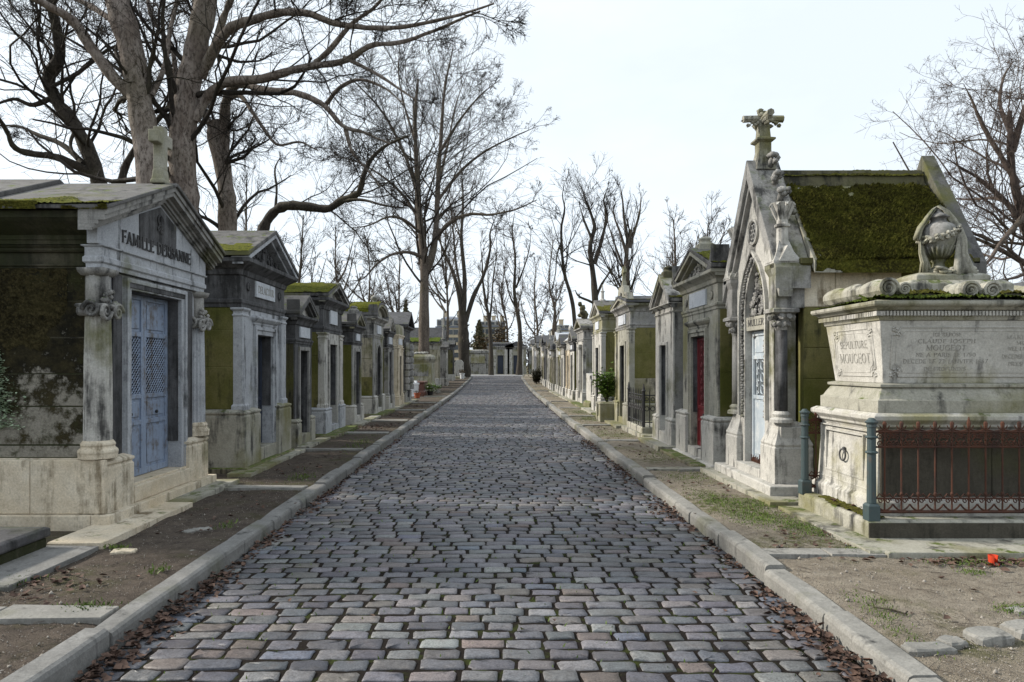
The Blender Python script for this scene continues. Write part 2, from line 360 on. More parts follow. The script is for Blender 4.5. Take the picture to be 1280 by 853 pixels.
s = NG('pebble'); n1 = s.noise(20, 3); s.done(s.mix(s.rng(n1, 0.3, 0.7), (0.10,0.085,0.07), (0.36,0.33,0.29)), 0.9)
s = NG('far_paving'); n1 = s.noise(2, 5); s.done(s.mix(n1, (0.20,0.20,0.205), (0.30,0.30,0.30)), 0.6)
s = NG('window_glass'); s.done((0.035,0.042,0.05), 0.12, spec=0.6)
s = NG('dark_glass'); s.done((0.012,0.012,0.014), 0.25, spec=0.4)
# ------------------------------------------------------------------ the ground, the lane, its kerbs and footways
XL, XR = -2.14, 1.96                     # road-side faces of the two kerbs
Y_END = 72.0                             # where the lane meets the cross street
def xl(y): return XL-0.10*np.clip((y-8)/40, 0, 1)-0.5*np.clip((y-62)/10, 0, 1)**2
def xr(y): return XR+0.40*np.clip((y-14)/52, 0, 1)**1.5+0.5*np.clip((y-62)/10, 0, 1)**2
def nlat(x, y, sc_=1.0, seed=0):         # cheap smooth noise for relief
    return (np.sin(x*1.7*sc_+seed)*np.cos(y*1.3*sc_+1.7*seed)+0.5*np.sin(x*4.1*sc_+y*3.3*sc_+seed*2)+0.25*np.sin(x*9.3*sc_-y*8.1*sc_+seed*3)+0.15*np.cos(x*19*sc_+y*17*sc_+seed))/1.9

def grid_sheet(name, mat, xs, ys, zf, **kw):
    X, Y = np.meshgrid(np.asarray(xs, float), np.asarray(ys, float)); Z = zf(X, Y)
    V = np.stack([X, Y, Z], -1).reshape(-1, 3); nx = len(xs); ny = len(ys)
    i = (np.arange(ny-1)[:,None]*nx+np.arange(nx-1)[None]).ravel()
    return link(name, mesh_np(name, V, [np.stack([i, i+1, i+nx+1, i+nx], 1)]), mat, smooth=True, **kw)

ground = grid_sheet('ground', 'ground_far', np.concatenate([np.linspace(-900,-40,12), np.linspace(-30,30,13), np.linspace(40,900,12)]),
    np.concatenate([np.linspace(-60,90,32), np.linspace(110,2200,14)]), lambda X, Y: gv(Y)-0.09+0*X, kind='structure')
road = grid_sheet('road', 'joint_earth', np.linspace(-3.2,3.2,9), np.linspace(1.5,Y_END+4,90), lambda X, Y: gv(Y)-0.0085+0*X, kind='structure')

# cobblestones: rows across the lane, every stone its own outline, tilt and tint
def cobbles():
    rows = []; y = 2.3; par = 0
    while y < Y_END+3:
        p = 0.132*random.uniform(0.92, 1.09); par = 1-par; x = float(xl(y))-0.11*par+random.uniform(-0.035, 0.035); xe = float(xr(y))
        while x < xe-0.03:
            w = min(max(random.gauss(0.220, 0.034), 0.12), 0.33)
            if x+w > xe+0.05: w = xe-x+0.02
            if w > 0.07 and x+w > float(xl(y))+0.05: rows.append((max(x, float(xl(y))-0.02)+w/2, y+p/2, w, p))
            x += w
        y += p
    return np.array(rows)
S = cobbles(); N = len(S)
def stone_verts(S, n, rings, rng):
    N = len(S); th = 2*np.pi*(np.arange(n)+0.5)/n
    e = 0.23
    cx = np.sign(np.cos(th))*np.abs(np.cos(th))**e; cy = np.sign(np.sin(th))*np.abs(np.sin(th))**e
    a = (S[:,2:3]-rng.uniform(0.009,0.026,(N,1)))/2; b = (S[:,3:4]-rng.uniform(0.011,0.023,(N,1)))/2
    jx = 1+rng.uniform(-0.09, 0.05, (N,n)); jy = 1+rng.uniform(-0.22, 0.09, (N,n))
    ox = a*cx[None]*jx; oy = b*cy[None]*jy
    rot = rng.normal(0, 0.035, (N,1)); ox, oy = ox-rot*oy, oy+rot*ox*0.6
    tx = rng.normal(0, 0.018, (N,1)); ty = rng.normal(0, 0.022, (N,1)); dz = rng.normal(0, 0.0022, (N,1))
    X = S[:,0:1]; Y = S[:,1:2]+0.012*np.sin(X*3.1+S[:,1:2]*2.1)+0.010*np.sin(X*1.2-S[:,1:2]*0.9)
    base = gv(Y)+dz
    out = []
    for f, z in rings: out.append(np.stack([X+ox*f, Y+oy*f, base+z+tx*ox*f*(z>-0.03)+ty*oy*f*(z>-0.03)+(rng.normal(0,0.0013,(N,n)) if z>-0.03 else 0)], -1))
    cen = np.stack([X, Y, base+rings[-1][1]+0.003], -1)
    return np.concatenate(out+[cen], 1)      # (N, n*rings+1, 3)
def stone_faces(n, nr):
    q = [(r*n+k, r*n+(k+1)%n, (r+1)*n+(k+1)%n, (r+1)*n+k) for r in range(nr-1) for k in range(n)]
    t = [((nr-1)*n+k, (nr-1)*n+(k+1)%n, nr*n) for k in range(n)]
    return np.array(q), np.array(t)
def tints(N, rng):
    base = np.array([(0.100,0.100,0.111),(0.126,0.122,0.130),(0.082,0.083,0.095),(0.140,0.128,0.122),(0.130,0.106,0.098),(0.17,0.168,0.172),(0.098,0.108,0.134)])
    k = rng.choice(len(base), N, p=[0.30,0.23,0.20,0.11,0.05,0.06,0.05]); return np.clip(base[k]*rng.uniform(0.72, 1.3, (N,1))*rng.uniform(0.95,1.05,(N,3)), 0, 1)
rngc = np.random.default_rng(3)
px = CX+FPX*S[:,0]/S[:,1]; py = CY+FPX*EYE/S[:,1]
vis = (px > -30) & (px < 1310) & (py < 870) & (S[:,1] > 3.3)
order = np.argsort(np.where(vis, S[:,1], 1e9)); near = np.zeros(N, bool); near[order[:300]] = True
T = tints(N, rngc)
def tint_attr(me, cols):
    a = me.attributes.new('tint', 'FLOAT_COLOR', 'POINT'); a.data.foreach_set('color', np.concatenate([cols, np.ones((len(cols),1))], 1).astype(np.float32).ravel())
RN = [(1.0,-0.045),(0.998,-0.0075),(0.95,-0.001),(0.60,0.0)]
Vn = stone_verts(S[near], 14, RN, rngc); q, t = stone_faces(14, len(RN))
for k in range(len(Vn)):
    c0 = Vn[k,-1]; me = mesh_np('cobblestone', Vn[k]-c0, [q, t]); tint_attr(me, np.repeat(T[near][k][None], len(Vn[k]), 0))
    o = link('cobblestone', me, 'cobble', road, smooth=True); o.location = c0
def stones_joined(sel, n, rings, name):
    V = stone_verts(S[sel], n, rings, rngc); q, t = stone_faces(n, len(rings)); M = V.shape[1]; K = len(V)
    off = (np.arange(K)*M)[:,None,None]
    me = mesh_np(name, V.reshape(-1,3), [(q[None]+off).reshape(-1,4), (t[None]+off).reshape(-1,3)])
    tint_attr(me, np.repeat(T[sel], M, 0)); return me
far = S[:,1] > 26
m1 = stones_joined((~near) & (~far), 12, RN[:3], 'cobblestones'); m2 = stones_joined((~near) & far, 8, [(1.0,-0.03),(0.93,0.0)], 'cobblestones')
bm = bmesh.new(); bm.from_mesh(m1); bm.from_mesh(m2); bm.to_mesh(m1); bm.free(); bpy.data.meshes.remove(m2)
link('cobblestones', m1, 'cobble', road, smooth=True, kind='stuff')

# kerbs: a bedding strip with single stones on it
def kerb(name, side, mat, joints):
    ys = np.linspace(1.5, Y_END, 60); e = xl(ys) if side < 0 else xr(ys); sgn = -1 if side < 0 else 1
    V = []; F = []
    for y, x in zip(ys, e): V += [(x+sgn*0.06, y, g(y)-0.06), (x+sgn*0.14, y, g(y)-0.06), (x+sgn*0.14, y, g(y)+0.08), (x+sgn*0.06, y, g(y)+0.08)]
    for i in range(len(ys)-1):
        for k in range(4): F.append((4*i+k, 4*i+(k+1)%4, 4*i+4+(k+1)%4, 4*i+4+k))
    root = MB().add(V, F).build(name, 'joint_earth', None, kind='structure')
    ex = (lambda y: float(xl(y))) if side < 0 else (lambda y: float(xr(y)))
    for a, b in zip(joints[:-1], joints[1:]):
        n = max(2, int((b-a)/0.35)); w = 0.17*random.uniform(0.95, 1.06); dz = random.gauss(0, 0.009); dx = random.gauss(0, 0.005)
        V = []; F = []; L = np.linspace(a+0.008, b-0.008, n+1); ti = random.gauss(0, 0.012)
        for i, y in enumerate(L):
            x = ex(y)+dx+random.gauss(0, 0.0035); z = g(y)+0.125+dz+ti*(y-(a+b)/2)*0.3+random.gauss(0, 0.002); r = 0.028
            prof = [(0.0,-0.08),(0.0,z-g(y)-r-0.005),(0.009,z-g(y)-0.010),(0.030,z-g(y)),(w-0.02,z-g(y)+0.002),(w,z-g(y)-0.02),(w,-0.08)]
            end = 0.006 if i in (0, n) else 0
            for p, q in prof: V.append((x+sgn*(p+(end if p < w/2 else -end)), y, g(y)+q-(end if q > 0 else 0)))
        m = len(prof)
        for i in range(n):
            for k in range(m): F.append((i*m+k, i*m+(k+1)%m, (i+1)*m+(k+1)%m, (i+1)*m+k))
        F.append(tuple(range(m-1,-1,-1))); F.append(tuple(n*m+k for k in range(m)))
        MB().add(V, F).build('kerb_stone', mat, root)
    return root
def joints(first, lo, hi):
    j = list(first)
    while j[-1] < Y_END-1: j.append(j[-1]+random.uniform(lo, hi))
    return j
random.seed(21)
kerb('kerb_left', -1, 'kerb_dark', joints([1.6, 3.83, 5.86, 6.63, 8.7, 9.9], 1.0, 2.1))
kerb('kerb_right', 1, 'kerb_stone', joints([1.6, 3.28, 4.15, 5.05, 6.1, 7.0, 8.3, 9.2], 1.0, 1.9))

# footways of trodden earth
def footway(name, side, mat, seed):
    sgn = -1 if side < 0 else 1
    ys = np.concatenate([np.linspace(1.2, 13, 150), 13+np.cumsum(np.linspace(0.1, 1.6, 80))]); ys = ys[ys < 76]
    us = np.concatenate([np.linspace(0, 1.4, 26), np.linspace(1.6, 8, 14)])
    U, Y = np.meshgrid(us, ys); E = (xl(Y) if side < 0 else xr(Y))
    X = E+sgn*(0.15+U); Z = gv(Y)+0.098+0.012*nlat(X*1.5, Y*1.5, 1, seed)+0.009*nlat(X*5, Y*5, 1, seed+3)+np.random.default_rng(2).normal(0,0.0022,X.shape)-0.02*np.exp(-(U/0.06)**2)
    V = np.stack([X, Y, Z], -1).reshape(-1,3); nx = len(us); ny = len(ys)
    i = (np.arange(ny-1)[:,None]*nx+np.arange(nx-1)[None]).ravel()
    f = np.stack([i, i+1, i+nx+1, i+nx], 1)
    return link(name, mesh_np(name, V, [f if side > 0 else f[:,::-1]]), mat, smooth=True, kind='structure')
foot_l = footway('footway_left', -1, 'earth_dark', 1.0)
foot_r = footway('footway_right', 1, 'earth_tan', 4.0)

# pavers laid across and along the footways
def slab(parent, pts, z0, z1, mat='kerb_stone', name='paving_slab', jit=0.006):
    """pts: four ground corners (x,y), counter-clockwise"""
    V = []
    for z, s_ in ((z0, 1.0), (z1-0.008, 1.0), (z1, 0.985)):
        cx = sum(p[0] for p in pts)/4; cy = sum(p[1] for p in pts)/4
        for p in pts: V.append((cx+(p[0]-cx)*s_, cy+(p[1]-cy)*s_, z+g(p[1])+(random.uniform(-jit, jit) if z > z0 else 0)))
    F = [(3,2,1,0),(8,9,10,11)]+[(4*r+k, 4*r+(k+1)%4, 4*r+4+(k+1)%4, 4*r+4+k) for r in (0,1) for k in range(4)]
    return MB().add(V, F).build(name, mat, parent)
def rect(x0, x1, y0, y1, j=0.012):
    r = lambda: random.uniform(-j, j)
    return [(x0+r(), y0+r()), (x1+r(), y0+r()), (x1+r(), y1+r()), (x0+r(), y1+r())]
random.seed(8)
# strips across the left footway
for (y, d, cuts) in ((4.12, 0.22, (-3.60,-2.98,-2.30)), (8.38, 0.20, (-3.3,-2.32)), (12.2, 0.22, (-3.45,-2.9,-2.36)), (15.2, 0.3, (-3.45,-2.36)), (18.6, 0.4, (-3.45,-2.38)), (23.0, 0.35, (-3.45,-2.38)), (27.5, 0.35, (-3.45,-2.40)), (33, 0.4, (-3.45,-2.40))):
    for a, b in zip(cuts[:-1], cuts[1:]): slab(foot_l, rect(a+0.008, b-0.008, y-d/2, y+d/2), 0.02, 0.125, 'kerb_stone')
# strips along the tomb fronts, left
for (x0, x1, y0, y1, z, m) in ((-3.66,-3.22,5.62,7.3,0.15,'cream_stone'), (-3.66,-3.28,7.31,8.78,0.15,'lichen_stone'), (-3.95,-3.30,2.6,4.55,0.135,'kerb_dark'), (-3.66,-3.24,4.56,5.60,0.135,'kerb_dark'),
        (-3.62,-3.30,9.25,10.6,0.145,'lichen_stone'), (-3.62,-3.32,10.61,12.05,0.145,'lichen_stone'), (-3.6,-3.36,12.4,14.0,0.14,'lichen_stone'), (-3.62,-3.32,14.1,16.6,0.15,'mossy_ledge'), (-3.62,-3.34,17.0,20.0,0.15,'lichen_stone'), (-3.64,-3.3,20.1,22.4,0.17,'mossy_ledge'), (-3.64,-3.36,22.5,25.5,0.15,'lichen_stone'), (-3.66,-3.36,25.6,29.5,0.15,'lichen_stone')):
    slab(foot_l, rect(x0, x1, y0, y1), 0.02, z, m)
# right: strips across
for (y, d, cuts) in ((5.47, 0.17, (2.13,2.62,3.06)), (9.9, 0.22, (2.16,2.6,3.0)), (13.7, 0.2, (2.15,2.92)), (17.2, 0.24, (2.15,2.95)), (20.3, 0.26, (2.16,2.95)), (24.2, 0.3, (2.2,3.0)), (28.6, 0.35, (2.25,3.0)), (33.5, 0.4, (2.3,3.05)), (40, 0.5, (2.4,3.1)), (47, 0.5, (2.5,3.1))):
    for a, b in zip(cuts[:-1], cuts[1:]): slab(foot_r, rect(a+0.008, b-0.008, y-d/2, y+d/2), 0.02, 0.122, 'kerb_stone')
# right: strips along the fronts
for (x0, x1, y0, y1, z, m) in ((2.95,3.5,5.42,7.20,0.135,'lichen_stone'), (3.06,6.2,5.36,5.86,0.137,'lichen_stone'), (2.90,3.3,7.28,9.75,0.16,'lichen_stone'), (2.86,3.3,10.0,12.0,0.15,'mossy_ledge'), (2.84,3.3,12.1,13.75,0.17,'lichen_stone'), (2.95,3.3,13.8,16.2,0.19,'lichen_stone'),
        (2.86,3.3,16.4,18.6,0.16,'lichen_stone'), (2.9,3.3,18.8,20.8,0.16,'mossy_ledge'), (2.9,3.3,21.0,23.6,0.16,'lichen_stone'), (2.95,3.3,23.9,27.5,0.15,'mossy_ledge'), (3.0,3.4,27.8,33,0.15,'lichen_stone'), (3.0,3.4,33.4,40,0.15,'lichen_stone')):
    slab(foot_r, rect(x0, x1, y0, y1), 0.02, z, m)
# broken kerbing half sunk in the ground, bottom right
def rough_stone(name, parent, c, sx, sy, sz, rz, mat, n=10):
    V = []; th = [2*math.pi*(k+0.5)/n for k in range(n)]
    for f, z in ((1.0, -0.10), (1.0, sz*0.6), (0.86, sz), ):
        for t in th:
            ct, st = math.cos(t), math.sin(t); x = sx*math.copysign(abs(ct)**0.4, ct)*f*random.uniform(0.88, 1.06); y = sy*math.copysign(abs(st)**0.4, st)*f*random.uniform(0.86, 1.08)
            V.append((c[0]+x*math.cos(rz)-y*math.sin(rz), c[1]+x*math.sin(rz)+y*math.cos(rz), c[2]+z+random.uniform(-0.006, 0.006)))
    V.append((c[0], c[1], c[2]+sz*1.02))
    F = [(r*n+k, r*n+(k+1)%n, (r+1)*n+(k+1)%n, (r+1)*n+k) for r in (0,1) for k in range(n)]+[(2*n+k, 2*n+(k+1)%n, 3*n) for k in range(n)]
    return MB().add(V, F).build(name, mat, parent, smooth=False)
for (p, sx, sy, sz, rz) in (((1160,813),0.135,0.062,0.025,0.08), ((1190,805),0.07,0.055,0.028,0.2), ((1235,800),0.12,0.08,0.045,0.12), ((1285,792),0.13,0.08,0.05,0.1), ((1275,764),0.08,0.05,0.02,0.5)):
    y = FPX*(EYE-0.1)/(p[1]-CY); x = (p[0]-CX)*y/FPX
    rough_stone('broken_kerb_stone', foot_r, (x, y, 0.10), sx, sy, sz, rz, 'kerb_stone')
for (p, sx, sy, sz, rz) in (((252,662),0.09,0.05,0.012,0.4), ((155,690),0.10,0.06,0.015,0.1), ((236,665),0.05,0.05,0.012,0.9), ((240,688),0.06,0.04,0.006,0.3)):
    y = FPX*(EYE-0.1)/(p[1]-CY); x = (p[0]-CX)*y/FPX
    rough_stone('stone_fragment', foot_l, (x, y, 0.10), sx, sy, sz, rz, 'cream_stone' if p[0] == 155 else 'kerb_stone')

# cross street at the far end
cs = MB().add([(-60,72.5,g(74)+0.006),(60,72.5,g(74)+0.006),(60,80,g(80)+0.012),(-60,80,g(80)+0.012)], [(0,1,2,3)]).build('cross_street', 'far_paving', None, kind='structure')

# ------------------------------------------------------------------ litter that nobody could count
def scatter_leaves(name, spots, mat, size, rng, parent=None, curl=0.5):
    N = len(spots); L = rng.uniform(*size, N); W = L*rng.uniform(0.4, 0.7, N); a = rng.uniform(0, 2*np.pi, N); tilt = rng.normal(0, curl, N); roll = rng.normal(0, curl, N)
    lift = rng.uniform(0.25, 1.0, N)*0.35
    tpl = np.array([(-0.5,0,0),(-0.12,0.5,1),(0.3,0.36,0.8),(0.5,0,0.3),(0.3,-0.36,0.8),(-0.12,-0.5,1),(0,0,0)])
    P = tpl[None]*np.stack([L, W, L*lift], 1)[:,None]
    x, y, z = P[...,0], P[...,1], P[...,2]
    z = z+x*np.tan(np.clip(tilt, -1, 1))[:,None]*0.5+y*np.tan(np.clip(roll, -1, 1))[:,None]*0.5
    ca, sa = np.cos(a)[:,None], np.sin(a)[:,None]
    V = np.stack([x*ca-y*sa, x*sa+y*ca, np.abs(z)*0.9], -1)+spots[:,None]
    f = np.array([(0,6,1),(1,6,2),(2,6,3),(3,6,4),(4,6,5),(5,6,0)])
    F = (f[None]+(np.arange(N)*7)[:,None,None]).reshape(-1,3)
    return link(name, mesh_np(name, V.reshape(-1,3), [F]), mat, parent, kind='stuff')
rl = np.random.default_rng(9)
def gutter(side, n, ymax, lo, spread, patches):
    y = lo+(ymax-lo)*rl.random(n)**2.0; w = np.zeros(n)
    for (c, s_, a) in patches: w += a*np.exp(-((y-c)/s_)**2)
    w += 0.18+0.16*np.sin(y*1.9+side)+0.1*np.sin(y*5.3); keep = rl.random(n) < np.clip(w, 0.02, 1); y = y[keep]; ww = np.clip(w[keep], 0.2, 1)
    d = np.abs(rl.normal(0, 1, len(y)))*spread*(0.5+0.8*ww); e = xl(y) if side < 0 else xr(y)
    x = e+0.02+d if side < 0 else e-0.02-d
    z = gv(y)-0.004+np.clip(0.05*ww-d*0.25, 0, 1)*rl.random(len(y))*1.3
    return np.stack([x, y, z], -1)
sp = np.concatenate([gutter(-1, 3000, 40, 3.0, 0.07, [(4.2,1.1,0.8),(6.3,0.5,0.6),(8.2,0.9,0.5),(12,2,0.4)]), gutter(1, 3400, 45, 3.0, 0.085, [(3.9,0.75,1.0),(5.6,0.25,0.5),(7.6,0.5,0.8),(10.4,0.9,0.8),(13.5,1.2,0.6)])])
lv = scatter_leaves('fallen_leaves', sp, 'leaf_litter', (0.028, 0.066), rl, curl=0.8); lv['label'] = 'dry brown leaves drifted along both gutters'; lv['category'] = 'leaves'
def patch(cx, cy, rx, ry, n, h=0.105):
    a = rl.normal(0, 0.5, (n,2)); x = cx+rx*a[:,0]; y = cy+ry*a[:,1]; return np.stack([x, y, gv(y)+h+0.01*rl.random(n)], -1)
sp = np.concatenate([patch(-3.3,4.7,0.35,0.35,70), patch(-2.9,4.6,0.5,0.4,30), patch(-2.9,7,0.6,1.5,40), patch(-2.9,16.8,0.5,1.0,160), patch(-2.9,20.5,0.5,0.8,120), patch(-2.8,10,0.6,1.5,50), patch(-2.85,26,0.5,2,150),
    patch(3.9,5.22,0.8,0.12,90), patch(3.5,5.2,0.5,0.15,40), patch(2.7,5.9,0.5,0.5,50), patch(2.6,8,0.5,1.5,45), patch(2.6,12,0.5,2,40), patch(3.4,4.4,0.8,0.5,12), patch(2.6,17,0.5,3,60), patch(3.3,6.2,0.12,0.5,14,0.3)])
lv = scatter_leaves('scattered_leaves', sp, 'leaf_litter', (0.03, 0.075), rl); lv['label'] = 'loose dry leaves strewn over the earth footways'; lv['category'] = 'leaves'
# two or three stray leaves on the stones
sp = np.stack([rl.uniform(-1.7,1.7,26), rl.uniform(3.5,12,26), np.full(26,0.008)], -1)
lv = scatter_leaves('stray_leaves', sp, 'leaf_litter', (0.03, 0.06), rl); lv['label'] = 'few stray leaves lying on the cobblestones'; lv['category'] = 'leaves'

def blades(name, spots, mat, h, rng, label):
    N = len(spots); a = rng.uniform(0, 2*np.pi, N); H = rng.uniform(*h, N); w = H*0.12+0.0015; ln = rng.normal(0, 0.45, (N,2))*H[:,None]
    d = np.stack([np.cos(a), np.sin(a), 0*a], -1)*w[:,None]; tip = np.stack([ln[:,0], ln[:,1], H], -1)
    mid = tip*0.55+np.stack([0*H, 0*H, H*0.12], -1)
    V = np.stack([spots-d, spots+d, spots+mid+d*0.7, spots+tip, spots+mid-d*0.7], 1)
    F = np.array([(0,1,2,4)])[None]+(np.arange(N)*5)[:,None,None]; G = np.array([(4,2,3)])[None]+(np.arange(N)*5)[:,None,None]
    o = link(name, mesh_np(name, V.reshape(-1,3), [F.reshape(-1,4), G.reshape(-1,3)]), mat, kind='stuff'); o['label'] = label; o['category'] = 'grass'; return o
sp = np.concatenate([patch(-3.33,4.75,0.12,0.18,220), patch(-2.50,4.22,0.16,0.09,200), patch(-2.45,5.0,0.08,0.12,60), patch(-2.5,6.4,0.08,0.2,60), patch(-3.1,5.62,0.1,0.06,90),
    patch(-2.6,9.2,0.2,0.4,160), patch(-2.6,13,0.3,1.2,300), patch(-3.3,15.5,0.12,0.8,260)])
blades('grass_tufts', sp, 'grass_leaf', (0.010, 0.035), rl, 'small green grass tufts on the shaded footway')
sp = np.concatenate([patch(2.55,6.75,0.3,0.5,700), patch(2.85,6.3,0.18,0.35,420), patch(2.4,7.7,0.25,0.6,420), patch(2.75,7.4,0.3,0.35,420), patch(2.6,9.2,0.5,0.5,300), patch(2.7,11.4,0.4,0.9,340), patch(2.5,15,0.5,1.5,500), patch(2.6,19.2,0.5,1.2,700), patch(2.7,22,0.5,1.4,700),
    patch(3.2,4.2,0.14,0.05,200), patch(2.93,5.55,0.1,0.05,120), patch(3.55,5.2,0.3,0.05,120), patch(3.45,4.95,0.1,0.05,60), patch(2.35,4.3,0.1,0.3,90), patch(2.28,3.9,0.06,0.4,80), patch(3.9,5.2,0.3,0.06,60), patch(3.7,4.22,0.2,0.05,120)])
sp = np.repeat(sp, 3, 0)+np.concatenate([rl.normal(0, 0.035, (len(sp)*3,2)), np.zeros((len(sp)*3,1))], 1)
blades('grass_patches', sp, 'grass_leaf', (0.005, 0.018), rl, 'thin mossy grass on the sunlit sandy footway')
n = 520; y = rl.uniform(3.5, 9, n); sp = np.stack([rl.uniform(-2.0,1.85,n), y, np.full(n,-0.008)], -1)
blades('joint_grass', sp, 'grass_leaf', (0.012, 0.03), rl, 'tiny grass blades growing in the cobble joints')
# pebbles
def pebbles(name, n, fx, y0, y1, label):
    y = y0+(y1-y0)*rl.random(n)**1.6; x = fx(y, rl.random(n)); r = rl.uniform(0.0015, 0.0055, n)*(1+2.2*(rl.random(n) > 0.98))
    O = np.array([(1,0,0),(-1,0,0),(0,1,0),(0,-1,0),(0,0,1),(0,0,-1)], float); f = np.array([(0,2,4),(2,1,4),(1,3,4),(3,0,4),(2,0,5),(1,2,5),(3,1,5),(0,3,5)])
    V = O[None]*(r[:,None]*rl.uniform(0.6,1.3,(n,3)))[:,None]+np.stack([x, y, gv(y)+0.103], -1)[:,None]
    o = link(name, mesh_np(name, V.reshape(-1,3), [(f[None]+(np.arange(n)*6)[:,None,None]).reshape(-1,3)]), 'pebble', kind='stuff', smooth=True); o['label'] = label; o['category'] = 'pebbles'
pebbles('pebbles', 11000, lambda y, u: xr(y)+0.2+u*2.0, 3.2, 10, 'small pale pebbles on the sandy footway')
pebbles('grit', 3000, lambda y, u: xl(y)-0.2-u*1.1, 3.2, 10, 'small grit on the dark earth footway')

# tiny broken twigs trodden into the earth
def twig_litter(name, n, fx, y0, y1, label):
    y = y0+(y1-y0)*rl.random(n)**1.5; x = fx(y, rl.random(n)); a = rl.uniform(0, 3.14, n); L = rl.uniform(0.015, 0.07, n); m = MB()
    for i in range(n): c, s_ = math.cos(a[i])*L[i], math.sin(a[i])*L[i]; z = 0.108+float(gv(y[i])); m.tube([(x[i]-c,y[i]-s_,z),(x[i]+random.uniform(-0.01,0.01),y[i],z+0.004),(x[i]+c,y[i]+s_,z)], 0.0018, 3)
    o = m.build(name, 'bark_mid', None, kind='stuff'); o['label'] = label; o['category'] = 'twigs'
twig_litter('twig_litter', 260, lambda y, u: xr(y)+0.2+u*1.9, 3.2, 12, 'tiny twigs littering the sandy footway')
twig_litter('twig_debris', 200, lambda y, u: xl(y)-0.2-u*1.0, 3.2, 12, 'tiny twigs littering the dark footway')
# ------------------------------------------------------------------ carved lettering (Roman capitals drawn as strokes with serifs)
def arc(cx, cy, rx, ry, a0, a1, n=7): return [(cx+rx*math.cos(math.radians(a0+(a1-a0)*i/n)), cy+ry*math.sin(math.radians(a0+(a1-a0)*i/n))) for i in range(n+1)]
